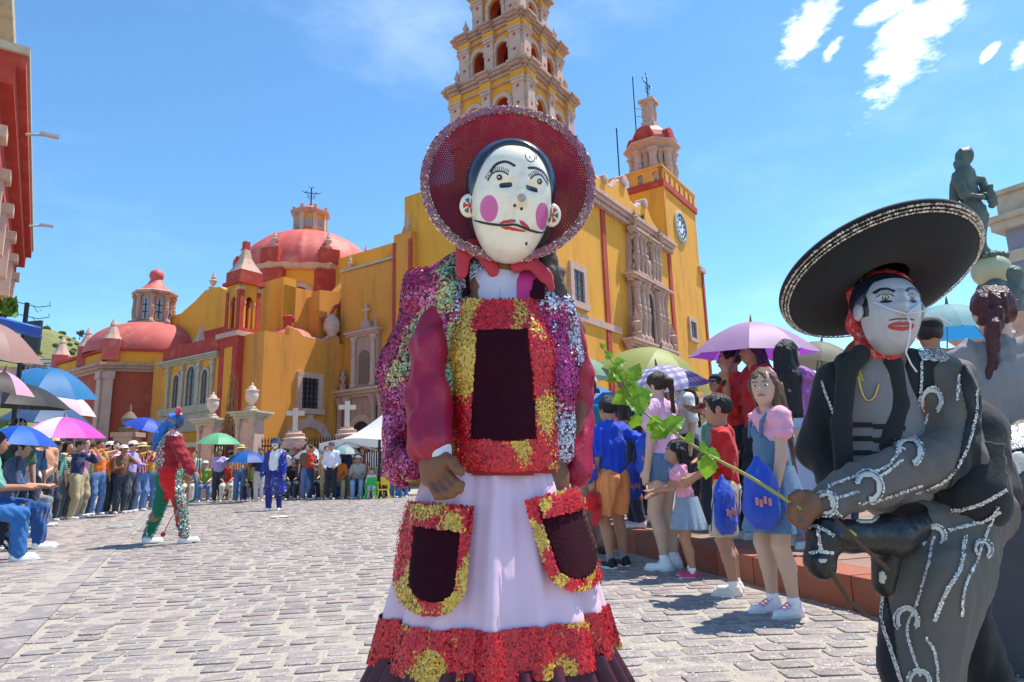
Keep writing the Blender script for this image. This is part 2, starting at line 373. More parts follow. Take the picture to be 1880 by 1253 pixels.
box_house(60,655,350,8,4,(.55,.42,.30),'tan house highest at the foot of the green hill',.2)
t=D(147,614,455); tr=empty('hilltop_tree',(t[0],t[1],t[2]-2),0,'lone dark tree on the crest of the hill','tree')
MB().tube([(0,0,-2),(0.2,0,2.5)],[.4,.25],6).obj('trunk',WOOD,tr)
b=MB()
for i in range(26):
    b.ball((random.gauss(0,1.5),random.gauss(0,1),2.8+random.gauss(0,.7)),random.uniform(.5,1.0),6)
b.obj('crown',mat((.05,.065,.03),key='tc',bscale=3,bump=.5),tr,smooth='all')
# ================================================================ church
OC=np.array([1.1,32.5,0]); UA=math.atan2(.825,.565)
church=empty('church',OC,UA,'ornate yellow and red baroque church with bell towers and a red dome','church')
def FT(t0): return Matrix.Translation((0,t0,0))
def FS(s0): return Matrix(((0,1,0,s0),(-1,0,0,0),(0,0,1,0),(0,0,0,1)))     # face looking towards -s; x runs along -t
def arcpts(c,w,zs,n=9,k=1.0): return [(c-w/2*math.cos(math.pi*i/n),zs+k*w/2*math.sin(math.pi*i/n)) for i in range(n+1)]
def xz(b,poly,y0,y1,M=None):
    n=len(poly); vs=[(x,y0,z) for x,z in poly]+[(x,y1,z) for x,z in poly]
    b.add(vs,[tuple(range(n)),tuple(range(2*n-1,n-1,-1))]+[(i,n+i,n+(i+1)%n,(i+1)%n) for i in range(n)],M); return b
def arch_wall(b,x0,x1,z0,z1,ops,y0,y1,M=None):
    cur=x0
    for c,w_,zs in ops:
        if c-w_/2-cur>.001: b.box(cur,c-w_/2,y0,y1,z0,z1,M)
        xz(b,arcpts(c,w_,zs)+[(c+w_/2,z1),(c-w_/2,z1)],y0,y1,M); cur=c+w_/2
    if x1-cur>.001: b.box(cur,x1,y0,y1,z0,z1,M)
    return b
def ring(b,c,w_,zs,z0,wd,y0,y1,M=None,n=10):
    o=[(c-w_/2-wd,z0)]+arcpts(c,w_+2*wd,zs,n)+[(c+w_/2+wd,z0)]; i=[(c+w_/2,z0)]+arcpts(c,w_,zs,n)[::-1]+[(c-w_/2,z0)]
    return xz(b,o+i,y0,y1,M)
def cornice(b,x0,x1,y,z,h,out,M=None,steps=3):
    for k in range(steps):
        e=out*(k+1)/steps; b.box(x0-e,x1+e,y-e,y+.02,z+h*k/steps,z+h*(k+1)/steps-(0 if k==steps-1 else .0),M)
    return b
def fin(b,x,y,z,s,M=None):
    T=(M if M is not None else Matrix())@Matrix.Translation((x,y,z))
    b.lathe([(.30*s,0),(.30*s,.30*s),(.38*s,.34*s),(.38*s,.42*s),(.16*s,.52*s),(.14*s,.66*s),(.32*s,.92*s),(.34*s,1.04*s),(.14*s,1.18*s),(.20*s,1.30*s),(.05*s,1.75*s),(.01,1.95*s)],8,T)
    return b
def window(parent,M,x0,x1,z0,z1,fr=.28,arch=False,mat_f=STONEP,bars=(3,5),pane=GLASS,depth=.16,name='window',barm=WOOD):
    f=MB()
    if arch:
        c=(x0+x1)/2; w_=x1-x0; zs=z1-w_/2; ring(f,c,w_,zs,z0,fr,-depth,.02,M)
        f.box(x0-fr*1.3,x1+fr*1.3,-depth-.06,.02,z0-fr*.7,z0-.002,M)
    else:
        f.box(x0-fr,x0,-depth,.02,z0,z1,M); f.box(x1,x1+fr,-depth,.02,z0,z1,M); f.box(x0-fr,x1+fr,-depth,.02,z1,z1+fr,M); f.box(x0-fr*1.25,x1+fr*1.25,-depth-.08,.02,z0-fr,z0,M)
    w_=f.obj(name,mat_f,parent)
    p=MB()
    if arch: xz(p,[(x0,z0)]+arcpts((x0+x1)/2,x1-x0,z1-(x1-x0)/2)+[(x1,z0)],-.03,.01,M)
    else: p.box(x0,x1,-.03,.01,z0,z1,M)
    p.obj('pane',pane,w_)
    g=MB()
    for i in range(1,bars[0]): xx=x0+(x1-x0)*i/bars[0]; g.box(xx-.03,xx+.03,-.07,-.031,z0,z1-(.12 if arch else 0),M)
    for i in range(1,bars[1]): zz=z0+(z1-z0)*i/bars[1]; g.box(x0,x1,-.062,-.0315,zz-.028,zz+.028,M)
    if g.v: g.obj('glazing_bar',barm,w_)
    return w_
def column(b,x,z0,z1,r,y,M,n=10,est=True):
    h=z1-z0
    pr=[(r*1.35,0),(r*1.35,.06),(r*1.05,.09)]
    if est: pr+=[(r*.75,.13),(r*.8,.2),(r*1.12,.42),(r*1.25,.48),(r*.9,.5),(r*1.1,.53),(r*1.1,.6),(r*.85,.62),(r*1.05,.66),(r*.9,.7),(r*.95,.86)]
    else: pr+=[(r*.98,.12),(r,.4),(r*.86,.86)]
    pr+=[(r*1.1,.88),(r*.95,.9),(r*1.35,.95),(r*1.5,.97),(r*1.5,1)]
    b.lathe([(a,c*h+z0) for a,c in pr],n,M@Matrix.Translation((x,y,0)))
# --- masses
S1=27.9
b=MB(); b.box(.0,S1,0,9,0,17.2); b.box(2,S1-2,9,30,0,15.5); b.obj('nave_wall',YEL,church)
b=MB(); b.box(.02,9,9.0,14.6,0,13.45); xz(b,[(-14.6,13.4),(-12.6,13.4),(-11,13.65),(-9.6,14.4),(-9.05,15.4),(-9.05,13.4)],.02,1.2,FS(0)); b.obj('side_wall',YELD,church)
# coping along the side wall, stained
b=MB(); b.box(-14.65,-9.0,-.12,.6,13.46,13.62,FS(0)); b.obj('coping',STONEG,church)
# pier with finial on the side wall
b=MB(); b.box(-9.4,-8.0,-.5,.4,0,14.7,FS(0)); b.obj('buttress',YELD,church)
b=MB(); b.box(-9.46,-9.2,-.53,-.4,4,14.2,FS(0)); b.box(-8.2,-7.95,-.53,-.4,4,14.2,FS(0)); b.obj('red_edge',RED,church)
b=MB(); fin(b,-8.7,0,14.7,.75,FS(0)); b.obj('finial',STONEP,church)
# --- facade trim
cornice(MB(),5.6,20.2,0,17.0,.75,.55,FT(0)).obj('cornice',STONEP,church)
MB().box(26.9,S1+.4,-.3,.02,17.1,17.5,FT(0)).obj('cornice',STONEP,church)
for i in range(44):
    x=5.8+i*.33; MB().box(x,x+.16,-.42,-.01,16.78,17.0,FT(0)).obj('dentil',STONEP,church)
b=MB(); b.box(.2,10.3,-.14,.01,8.95,9.35,FT(0)); b.obj('string_course',STONEP,church)
for x,w_ in ((8.35,.55),(19.75,.6),(27.75,.45)):
    MB().box(x,x+w_,-.10,.012,0,16.98 if x<20 else 17.08,FT(0)).obj('red_strip',RED,church)
MB().box(0.05,.6,-.11,.012,0,20,FT(0)).obj('red_strip',RED,church)
window(church,FT(0),4.3,5.5,10.0,11.9,.38,bars=(2,4))
window(church,FT(0),23.6,24.9,10.7,12.1,.3,bars=(2,3))
window(church,FT(0),23.6,24.9,3.5,5.5,.3,bars=(2,3))
window(church,FT(0),4.3,5.5,3.2,5.6,.38,bars=(2,4))
# curved parapet over the facade with volutes
pts=[(5.6,17.78),(5.6,18.9),(9.4,18.9),(10.6,19.0),(11.3,19.7),(12.2,20.0),(12.9,19.6),(13.3,18.9),(14.3,18.75),(15.2,19.3),(16.4,19.4),(17.0,18.7),(18.2,18.2),(19.8,18.0),(19.8,17.78)]
b=MB(); xz(b,pts,-.02,.55,FT(0)); b.obj('parapet',YEL,church)
b=MB()
for (x0,z0),(x1,z1) in zip(pts[1:-2],pts[2:-1]):
    b.tube([(x0,.25,z0+.08),(x1,.25,z1+.08)],.24,8,FT(0))
for x,z,r in ((12.2,20.0,.42),(15.7,19.5,.36),(9.2,19.05,.32)): b.lathe([(r*.3,-.4),(r,-.35),(r,.4),(r*.3,.45)],12,FT(0)@Matrix.Translation((x,.2,z+.1))@Matrix.Rotation(math.pi/2,4,'X'))
b.obj('coping',STONEP,church,smooth=True)
# --- front portal
P=FT(-.0); b=MB(); b.box(11.0,17.9,-.35,.02,0,8.3,P); xz(b,[(11.6,8.3),(17.4,8.3),(17.2,13),(16.9,13.1),(16.6,16.4),(15.6,17.0),(14.5,17.5),(13.3,17.0),(12.2,16.4),(11.8,13.1)],-.3,.02,P); portal=b.obj('portal',STONE,church)
for a_ in ((10.8,17.2,-.3,8.05,.6,.8,P,4),(11.6,14.0,-.3,12.75,.45,.65,P,3),(15.2,17.3,-.3,12.75,.45,.65,P,3),(12.3,13.9,-.3,16.2,.4,.5,P,3),(15.1,16.5,-.3,16.2,.4,.5,P,3)): cornice(MB(),*a_).obj('entablature',STONEP,portal)
for z0,z1,xs,r in ((8.75,12.7,(12.05,12.9,13.55,15.6,16.2,17.0),.27),(13.25,16.15,(12.5,13.2,13.8,15.2,15.8,16.4),.21),(.6,8.0,(11.5,12.4,16.5,17.4),.3)):
    for x in xs:
        b=MB(); column(b,x,z0,z1,r,-.55 if z0>1 else -.7,P); b.obj('column',STONE,portal,smooth=True)
b=MB(); xz(b,[(14.05,8.7)]+arcpts(14.6,1.1,11.9)+[(15.15,8.7)],-.38,-.28,P); b.obj('window_opening',DARK,portal)
b=MB(); ring(b,14.6,1.1,11.9,8.7,.28,-.5,-.3,P); b.obj('window_surround',STONEP,portal)
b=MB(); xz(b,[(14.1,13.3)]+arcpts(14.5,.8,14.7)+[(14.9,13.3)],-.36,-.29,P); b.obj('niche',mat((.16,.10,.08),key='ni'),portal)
b=MB(); b.lathe([(.28,13.3),(.3,13.5),(.2,13.9),(.26,14.4),(.2,14.75),(.09,14.85),(.13,15.0),(.1,15.15),(.02,15.25)],8,P@Matrix.Translation((14.5,-.5,0))); b.obj('niche_statue',STONEP,portal,smooth=True)
b=MB(); xz(b,[(13,.2)]+arcpts(14.4,2.8,4.2)+[(15.8,.2)],-.42,-.3,P); b.obj('door',WOOD,portal)
rr=random.Random(3); b=MB()
for i in range(420):
    z=rr.uniform(8.9,17.0); x=rr.uniform(12.0,17.0)
    if 13.9<x<15.3 and z<13: continue
    if z>16.3 and not 13<x<16: continue
    q=rr.uniform(.06,.15); b.ball((x,-.33-rr.uniform(0,.12),z),(q,q*.8,q*rr.uniform(.8,1.8)),6,P)
o=b.obj('carved_ornament',STONE,portal,smooth='all'); o['kind']='stuff'
for x,z in ((11.3,8.65),(17.6,8.65),(12.2,16.6),(16.7,16.6)):
    b=MB(); fin(b,x,-.7,z,1.1 if z<10 else .7,P); b.obj('finial',STONE,portal,smooth=True)
b=MB()
for i in range(40):
    a=rr.uniform(0,6.28); b.tube([(14.3,-.3,17.4),(14.3+math.cos(a)*.4,-.3+rr.uniform(-.3,.2),17.6+abs(math.sin(a))*.7)],[.03,.01],4,P)
b.obj('wild_plant',mat((.05,.075,.03),key='wp'),portal)
# --- clock block
CB=FT(0); b=MB(); b.box(19.9,27.55,.0,8.6,17.2,22.5); b.obj('clock_tower_wall',YEL,church)
b=MB(); b.box(19.75,27.7,-.16,8.75,22.5,23.05); b.obj('red_band',RED,church)
par=MB()
for M_,x0,x1 in ((FT(-.05),19.85,27.6),(FS(19.85),-8.65,.05)):
    n=7; w_=(x1-x0)/n
    arch_wall(par,x0,x1,23.05,24.15,[(x0+w_*(i+.5),.42,23.72) for i in range(n)],0,.3,M_)
    par.box(x0-.05,x1+.05,-.06,.36,24.152,24.35,M_)
par.obj('parapet',mat((.72,.32,.06),rough=.9,var=.2,scale=1,dirt=(.40,.20,.08),dscale=1.2,key='yp'),church)
MB().box(20.3,27.1,.3,8.2,23.05,23.2).obj('roof',RED,church)
cx,cz=23.25,20.0
b=MB(); b.lathe([(1.42,-.02),(1.42,.12),(1.30,.18),(1.12,.18),(1.10,.05)],36,CB@Matrix.Translation((cx,0,cz))@Matrix.Rotation(math.pi/2,4,'X')); clk=b.obj('clock',mat((.42,.38,.30),key='ck'),church,smooth=True)
b=MB(); b.lathe([(1.09,.0),(1.09,.07)],36,CB@Matrix.Translation((cx,0,cz))@Matrix.Rotation(math.pi/2,4,'X')); b.obj('dial',mat((.03,.035,.05),rough=.4,key='dl'),clk)
b=MB(); b.lathe([(.55,.07),(.55,.085)],24,CB@Matrix.Translation((cx,0,cz))@Matrix.Rotation(math.pi/2,4,'X')); b.obj('inner_dial',mat((.75,.76,.78),rough=.5,key='id'),clk)
for k in range(12):
    a=k*math.pi/6; b=MB(); b.lathe([(.13,.071),(.13,.095)],10,CB@Matrix.Translation((cx+.82*math.sin(a),0,cz+.82*math.cos(a)))@Matrix.Rotation(math.pi/2,4,'X')); b.obj('hour_marker',mat((.8,.8,.8),rough=.5,key='hm'),clk)
for a,l in ((.45,.75),(-1.9,.5)):
    b=MB(); b.box(-.04,.04,-.125,-.11,-.1,l,CB@Matrix.Translation((cx,0,cz))@Matrix.Rotation(a,4,'Y')); b.obj('hand',IRON,clk)
MB().box(19.86,20.2,-.09,.012,17.5,22.5,FT(0)).obj('red_strip',YELD,church)
# bell turret on the clock block
q=D(1200,322,52.0); tz=23.2; TC=Matrix.Translation((23.9,2.2,tz*.25))@Matrix.Diagonal((1,1,.75,1))
def octo(b,prof,M=None,n=8,ph=math.pi/8): b.lathe(prof,n,M,ph); return b
tur=MB(); octo(tur,[(2.0,tz),(2.05,tz+.6),(1.75,tz+.8),(1.7,tz+1.2)],TC); turr=tur.obj('bell_turret',STONE,church)
for k in range(8):
    a=k*math.pi/4; R_=TC@Matrix.Rotation(a,4,'Z')
    if k%2==0:
        M_=R_@Matrix(((1,0,0,0),(0,1,0,-1.55),(0,0,1,0),(0,0,0,1)))
        b=MB(); arch_wall(b,-.62,.62,tz+1.2,tz+5.4,[(0,.85,tz+3.6)],0,.3,M_); b.obj('arch',STONEP,turr)
    b=MB(); b.box(-.5,.5,-1.85,-1.3,tz+1.2,tz+5.4,R_@Matrix.Rotation(math.pi/8,4,'Z')) if False else column(b,0,tz+1.2,tz+5.3,.36,-1.72,R_@Matrix.Rotation(math.pi/8,4,'Z'),8); b.obj('column',STONEP,turr,smooth=True)
    b=MB(); column(b,0,tz+1.2,tz+5.3,.30,-1.5,R_@Matrix.Rotation(math.pi/4,4,'Z'),8); b.obj('column',STONE,turr,smooth=True)
    b=MB(); fin(b,0,-2.0,tz+6.4,.62,R_@Matrix.Rotation(math.pi/8,4,'Z')); b.obj('finial',RED,turr)
b=MB(); octo(b,[(1.75,tz+5.3),(1.95,tz+5.5),(1.8,tz+5.7),(2.2,tz+6.0),(2.5,tz+6.15),(2.5,tz+6.3),(1.9,tz+6.45)],TC); b.obj('cornice',STONEP,turr)
b=MB(); octo(b,[(1.7,tz+6.4),(1.7,tz+7.2),(1.5,tz+7.9),(1.1,tz+8.6),(.8,tz+8.9)],TC); b.obj('cupola',DOME,turr)
for k in range(4):
    R_=TC@Matrix.Rotation(k*math.pi/2,4,'Z'); b=MB(); xz(b,[(-.75,tz+6.4)]+arcpts(0,1.5,tz+7.5)+[(.75,tz+6.4)],-1.85,-1.3,R_); b.obj('gable',RED,turr)
b=MB(); b.box(-.6,.6,-.6,.6,tz+8.8,tz+9.6,TC); b.box(-.42,.42,-.42,.42,tz+9.6,tz+12,TC); b.box(-.55,.55,-.55,.55,tz+12,tz+12.2,TC); b.box(-.72,.72,-.72,.72,tz+12.2,tz+12.5,TC)
for k in range(4): column(b,0,tz+9.6,tz+12,.2,-.5,TC@Matrix.Rotation(k*math.pi/2+math.pi/4,4,'Z'),8)
b.obj('lantern',STONEP,turr)
def iron_cross(b,M,h):
    b.tube([(0,0,0),(0,0,h)],.05,5,M); b.tube([(-h*.24,0,h*.68),(h*.24,0,h*.68)],.05,5,M)
    for x,z in ((-.24,.68),(.24,.68),(0,1)):
        for d in (-.1,.1): b.tube([(x*h,0,z*h),(x*h+d*h,0,z*h+.1*h)],.03,4,M)
    for d in (-1,1):
        for z in (.3,.45): b.tube([(0,0,z*h),(d*.13*h,0,z*h+.07*h),(d*.1*h,0,z*h+.15*h)],.03,4,M)
b=MB(); iron_cross(b,TC@Matrix.Translation((0,0,tz+12.5)),3.3); b.obj('iron_cross',IRON,turr)
b=MB(); b.tube([(-1.3,.8,tz+6.3),(-1.3,.8,tz+15.3)],.05,5,TC); 
for z in (8.2,10.2,11.2): b.tube([(-1.3,.8,tz+z),(-.3,.2,tz+z+.15)],.03,4,TC)
b.obj('lightning_rod',IRON,church)
b=MB(); b.tube([(12.4,.3,19),(12.4,.3,24.3)],.05,5); b.obj('mast',IRON,church)
# --- great tower at the facade's left corner
tower=empty('bell_tower',(0,0,0)); tower.parent=church
WT=5.0
MB().box(.0,WT+.1,.0,WT+.1,17.2,19.0).obj('tower_base',YEL,tower)
def tier(z0,z1,w_,c,nar,aw,zs,fr,cor,wall=YEL):
    core=MB()
    for k in range(4):
        M_=Matrix.Translation((c,c,0))@Matrix.Rotation(k*math.pi/2,4,'Z')@Matrix.Translation((0,-w_/2,0))
        ops=[((i-(nar-1)/2)*w_/(nar+.55),aw,zs) for i in range(nar)]
        b=MB(); arch_wall(b,-w_/2+.02,w_/2-.02,z0,z1-fr,ops,0,.12,M_); b.obj('arch_wall',wall,tower)
        b=MB(); arch_wall(b,-w_/2+.13,w_/2-.13,z0,z1-fr,ops,.121,.75,M_); b.obj('inner_wall',RED,tower)
        for (x,a_,s_) in ops:
            b=MB(); ring(b,x,a_,s_,z0+(s_-z0)*.1,.25,-.09,0,M_); b.box(x-a_/2-.2,x-a_/2+.04,-.14,.0,s_-.12,s_+.05,M_); b.box(x+a_/2-.04,x+a_/2+.2,-.14,0,s_-.12,s_+.05,M_); b.obj('archivolt',STONEP,tower)
            b=MB(); b.box(x-a_/2,x+a_/2,.2,.3,z0,z0+.55,M_); b.obj('rail_wall',STONE,tower)
        xs=[-w_/2+.34]+[(ops[i][0]+ops[i+1][0])/2 for i in range(nar-1)]+[w_/2-.34]
        for x in xs:
            e=.36 if abs(x)>w_/2-.5 else .30
            b=MB(); b.box(x-e,x+e,-.2,.0,z0,z1-fr-.3,M_); b.box(x-e-.06,x+e+.06,-.27,.0,z0,z0+.3,M_); b.box(x-e-.05,x+e+.05,-.27,0,z1-fr-.3,z1-fr-.12,M_); b.box(x-e-.1,x+e+.1,-.33,0,z1-fr-.12,z1-fr,M_); b.obj('pilaster',STONEP,tower)
            for zz in (.35,.62): MB().box(x-.08,x+.08,-.215,-.19,z0+(z1-z0)*zz-.08,z0+(z1-z0)*zz+.08,M_).obj('red_inset',RED,tower)
            b=MB(); b.box(x-e-.08,x+e+.08,-.26,0,z1-fr,z1-cor,M_); b.obj('frieze_block',wall,tower)
        b=MB(); b.box(-w_/2,w_/2,-.06,.3,z1-fr,z1-cor,M_); b.obj('frieze',wall,tower)
        b=MB(); b.box(-w_/2-.1,w_/2+.1,-.16,.3,z1-fr+.02,z1-fr+.12,M_)
        for q,(e,zz) in enumerate(((.2,0),(.36,.4),(.5,.7))): b.box(-w_/2-e+.003*k,w_/2+e-.003*k,-e-.002*k,.3,z1-cor+cor*zz+.0015*k,z1-cor+cor*(zz+.35)-.0015*k,M_)
        for x in xs:
            for q,(e,zz) in enumerate(((.2,0),(.36,.4),(.5,.7))): b.box(x-.3-e*.3,x+.3+e*.3,-e-.14-.004*k,-e,z1-cor+cor*zz+.004+.004*k,z1-cor+cor*(zz+.35)-.004-.004*k,M_)
        b.obj('cornice',STONE,tower)
        b=MB(); b.box(-.2,.2,-.05,.35,z1,z1+.35,Matrix.Translation((c,c,0))@Matrix.Rotation(k*math.pi/2,4,'Z')@Matrix.Translation((-w_/2+.15,-w_/2+.1,0))); b.obj('finial_base',RED,tower)
        b=MB(); fin(b,0,.15,z1+.35,.62,Matrix.Translation((c,c,0))@Matrix.Rotation(k*math.pi/2,4,'Z')@Matrix.Translation((-w_/2+.15,-w_/2+.1,0))); b.obj('finial',STONEP,tower)
    MB().box(c-w_/2+.1,c+w_/2-.1,c-w_/2+.1,c+w_/2-.1,z1-.25,z1-.05).obj('floor_slab',RED,tower)
CT=2.55
tier(19.0,22.8,5.1,CT,2,.95,20.7,.95,.5)
tier(22.8,26.2,4.3,CT,2,.86,24.5,.8,.42)
tier(26.2,29.6,3.1,CT,1,.95,28.0,.8,.42)
tier(29.6,33.0,2.3,CT,1,.75,31.2,.7,.4)
b=MB(); octo(b,[(1.2,33),(1.25,33.3),(1.0,34),(.5,34.8),(.3,35.5),(.35,35.7),(.05,36.4)],Matrix.Translation((CT,CT,0))); b.obj('cupola',DOME,tower)
# --- transept, side chapel
T0=14.15; SL=-6.05
b=MB(); b.box(SL+.3,2,T0,26,0,8.7); xz(b,[(SL+1.9,8.7),(SL+1.9,9.2),(-3.4,9.0),(-3.1,8.75),(-1.6,8.7),(-1.1,9.0),(-.4,9.1),(-.4,8.7)],0,.4,FT(T0)); b.obj('transept_wall',YELD,church)
b=MB(); b.tube([(SL+1.9,.2,9.2),(-3.5,.2,9.1),(-3.1,.2,8.8),(-1.6,.2,8.75),(-1.1,.2,9.08),(-.4,.2,9.15)],.09,6,FT(T0)); b.obj('coping',STONEP,church)
b=MB(); b.grid(lambda a,c:(-2.6+1.5*math.cos(a*6.2832)*math.sin(c*1.5708),T0+1.9+1.5*math.sin(a*6.2832)*math.sin(c*1.5708),8.6+1.0*math.cos(c*1.5708)),20,7,closed=True); b.obj('small_vault',DOME,church,smooth='all')
b=MB(); b.lathe([(.28,9.1),(.30,9.3),(.5,9.5),(.5,10.0),(.42,10.25),(.2,10.5),(.05,10.6)],10,Matrix.Translation((-.8,T0+.3,0))); b.obj('stone_urn',STONEP,church,smooth=True)
b=MB(); b.lathe([(.3,9.0),(.3,10),(.38,10.05),(.38,10.2),(.2,10.3)],8,Matrix.Translation((-3.0,T0+1.6,0))); b.obj('chimney',RED,church)
window(church,FT(T0),-3.2,-2.0,4.5,6.3,.32,bars=(4,6),barm=IRON)
b=MB(); ring(b,-2.6,2.4,2.2,.5,.55,-.16,.0,FT(T0)); b.box(-2.8,-2.4,-.22,0,3.4,4.15,FT(T0)); b.obj('blind_arch',STONEP,church)
# upper transept with its curved buttresses
b=MB(); b.box(-3.0,9,16.4,30,8.5,12.4); b.box(-1.2,9,15.2,16.4,8.5,11.9); b.obj('upper_wall',YELD,church)
b=MB(); xz(b,[(-30,8.5),(-30,10.8),(-28.5,12.3),(-26.5,13.0),(-25.2,13.6),(-23.5,13.55),(-22.6,13.1),(-21.6,12.9),(-16.4,12.9),(-16.4,8.5)],-.02,.9,FS(-3.0)); b.obj('curved_gable',YEL,church)
b=MB(); fin(b,-25.0,.4,13.5,.8,FS(-3.0)); b.obj('finial',STONEP,church)
b=MB(); b.box(-25.6,-22.0,-.06,0,8.8,10.6,FS(-3.0)); nic=b.obj('red_recess',RED,church)
MB().box(-23.3,-22.5,-.09,-.061,8.9,10.0,FS(-3.0)).obj('window_opening',GLASS,nic)
b=MB(); xz(b,[(-1.2,11.9),(-1.2,12.2),(.3,12.4),(1.0,13.4),(1.2,14.0),(2.0,14.0),(2.0,11.9)],0,.8,FT(15.2)); b.obj('scroll_buttress',YELD,church)
b=MB(); b.tube([(-1.3,-.15,10.2),(-.6,-.15,10.5),(-.25,-.15,11.2),(0.3,-.2,11.5),(.5,-.2,12.6)],.13,6,FT(15.0)); b.tube([(-.1,-.05,8.9),(-.1,-.05,10.6)],.16,6,FT(15.0)); b.obj('red_edge',RED,church)
b=MB(); fin(b,1.6,.4,14.0,.7,FT(15.2)); b.obj('finial',STONEP,church)
# side door portal in the nave wall
PS=FS(0); sp=MB(); sp.box(-14.1,-10.2,-.3,.02,0,5.3,PS); sp.box(-13.2,-10.9,-.26,.02,5.3,9.1,PS); xz(sp,[(-13.2,9.1),(-12.9,9.35),(-12.5,9.5),(-12.3,9.95),(-11.8,9.95),(-11.6,9.5),(-11.2,9.35),(-10.9,9.1)],-.26,.02,PS); spo=sp.obj('side_portal',STONE,church)
for a_ in ((-14.2,-10.1,-.3,5.2,.5,.55,PS),(-13.2,-10.9,-.26,8.9,.35,.35,PS)): cornice(MB(),*a_).obj('entablature',STONEP,spo)
for x in (-13.9,-13.3,-11.0,-10.4): b=MB(); column(b,x,.4,5.2,.22,-.45,PS,10,False); b.obj('column',STONE,spo,smooth=True)
for x in (-12.9,-11.2): b=MB(); column(b,x,5.8,8.9,.17,-.36,PS,8,False); b.obj('column',STONEP,spo,smooth=True)
b=MB(); ring(b,-12.1,1.7,2.9,.2,.4,-.42,-.3,PS); b.obj('arch',STONEP,spo)
b=MB(); xz(b,[(-12.95,.2)]+arcpts(-12.1,1.7,2.9)+[(-11.25,.2)],-.34,-.3,PS); b.obj('door',DARK,spo)
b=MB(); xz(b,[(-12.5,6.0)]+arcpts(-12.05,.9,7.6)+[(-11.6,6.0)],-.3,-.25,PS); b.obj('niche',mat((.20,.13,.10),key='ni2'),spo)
b=MB(); b.box(-.06,.06,-.06,.06,9.9,11.0,PS@Matrix.Translation((-12.05,-.15,0))); b.box(-.32,.32,-.06,.06,10.5,10.64,PS@Matrix.Translation((-12.05,-.15,0))); b.obj('stone_cross',STONEP,spo)
for x,z,s_ in ((-13.8,5.75,.75),(-10.5,5.75,.75),(-11.0,9.3,.4)): b=MB(); fin(b,x,-.35,z,s_,PS); b.obj('finial',STONE,spo,smooth=True)
# --- wing with arched windows and the small corner belfry
WS=FS(SL); b=MB(); b.box(SL,SL+5,17.6,24.2,0,8.3); b.obj('wing_wall',YEL,church)
b=MB(); b.box(-24.25,-18.0,-.08,.02,7.95,8.85,WS); b.obj('red_band',RED,church)
cornice(MB(),-24.2,-18.2,0,7.6,.34,.35,WS).obj('cornice',STONEG,church); MB().box(-24.2,-18.0,-.2,0,4.5,4.95,WS).obj('window_sill',STONEG,church); MB().box(-24.2,-17.9,-.12,0,3.4,4.499,WS).obj('apron_panel',STONEG,church)
for x0,x1,z1 in ((-22.75,-22.1,7.0),(-21.25,-20.3,7.35),(-19.6,-18.95,7.0)): window(church,WS,x0,x1,4.95,z1,.16,True,STONEG,(2,4),depth=.1,pane=mat((.06,.05,.05),rough=.2,key='wp2'),barm=WOOD)
for x in (-23.4,-21.75,-19.95,-18.5): b=MB(); b.box(x-.13,x+.13,-.14,0,4.95,7.6,WS); b.box(x-.18,x+.18,-.2,0,7.2,7.45,WS); b.obj('pilaster',STONEG,church)
window(church,WS,-21.2,-20.4,.6,2.4,.2,False,STONEG,(2,3))
BC=Matrix.Translation((SL+.70,16.95,8.9*.06))@Matrix.Diagonal((.70,.70,.94,1))
b=MB(); b.box(SL-.1,SL+1.5,16.1,17.75,0,8.6); b.obj('belfry_base',YEL,church)
b=MB()
for (x,y) in ((SL-.14,16.06),(SL-.14,17.36),(SL+1.1,16.06)): b.box(x,x+.44,y,y+.44,0,8.61)
b.box(SL-.15,SL+1.55,16.05,17.8,8.05,8.62); b.obj('red_strip',RED,church)
b=MB(); b.box(SL-.3,SL+1.7,15.9,18.0,8.62,8.9); b.obj('cornice',STONEP,church)
bel=MB()
for k in range(4):
    M_=BC@Matrix.Rotation(k*math.pi/2,4,'Z')@Matrix.Translation((0,-.95,0)); arch_wall(bel,-.95,.95,8.9,12.0,[(0,.72,10.9)],0,.16,M_)
bel_o=bel.obj('belfry',YEL,church)
for k in range(4):
    M_=BC@Matrix.Rotation(k*math.pi/2,4,'Z')@Matrix.Translation((0,-.95,0))
    b=MB(); b.box(-.97,-.6,-.08,0,8.9,11.6,M_); b.box(.6,.97,-.08,0,8.9,11.6,M_); b.box(-1.0,1.0,-.1,0,8.9,9.2,M_); b.obj('red_pilaster',RED,bel_o)
    b=MB(); arch_wall(b,-.79,.79,8.9,12,[(0,.72,10.9)],.161,.3,M_); b.obj('inner_wall',RED,bel_o)
    for a_ in ((-1.02,-.55,-.14,0,11.6,11.8),(.55,1.02,-.14,0,11.6,11.8),(-.52,-.36,-.06,.3,10.75,10.9),(.36,.52,-.06,.3,10.75,10.9)): MB().box(*a_,M_).obj('capital',STONEP,bel_o)
b=MB(); b.box(-1.25,1.25,-1.25,1.25,12.0,12.2,BC); b.box(-1.05,1.05,-1.05,1.05,12.2,12.9,BC); b.obj('roof_step',RED,bel_o)
b=MB(); b.lathe([(1.45,12.9),(.9,13.4),(.55,13.8),(.32,14.5),(.32,14.9)],4,BC,math.pi/4); b.obj('roof',STONEP,bel_o)
b=MB(); b.box(-.24,.24,-.24,.24,14.3,15.0,BC); b.obj('roof_top',RED,bel_o)
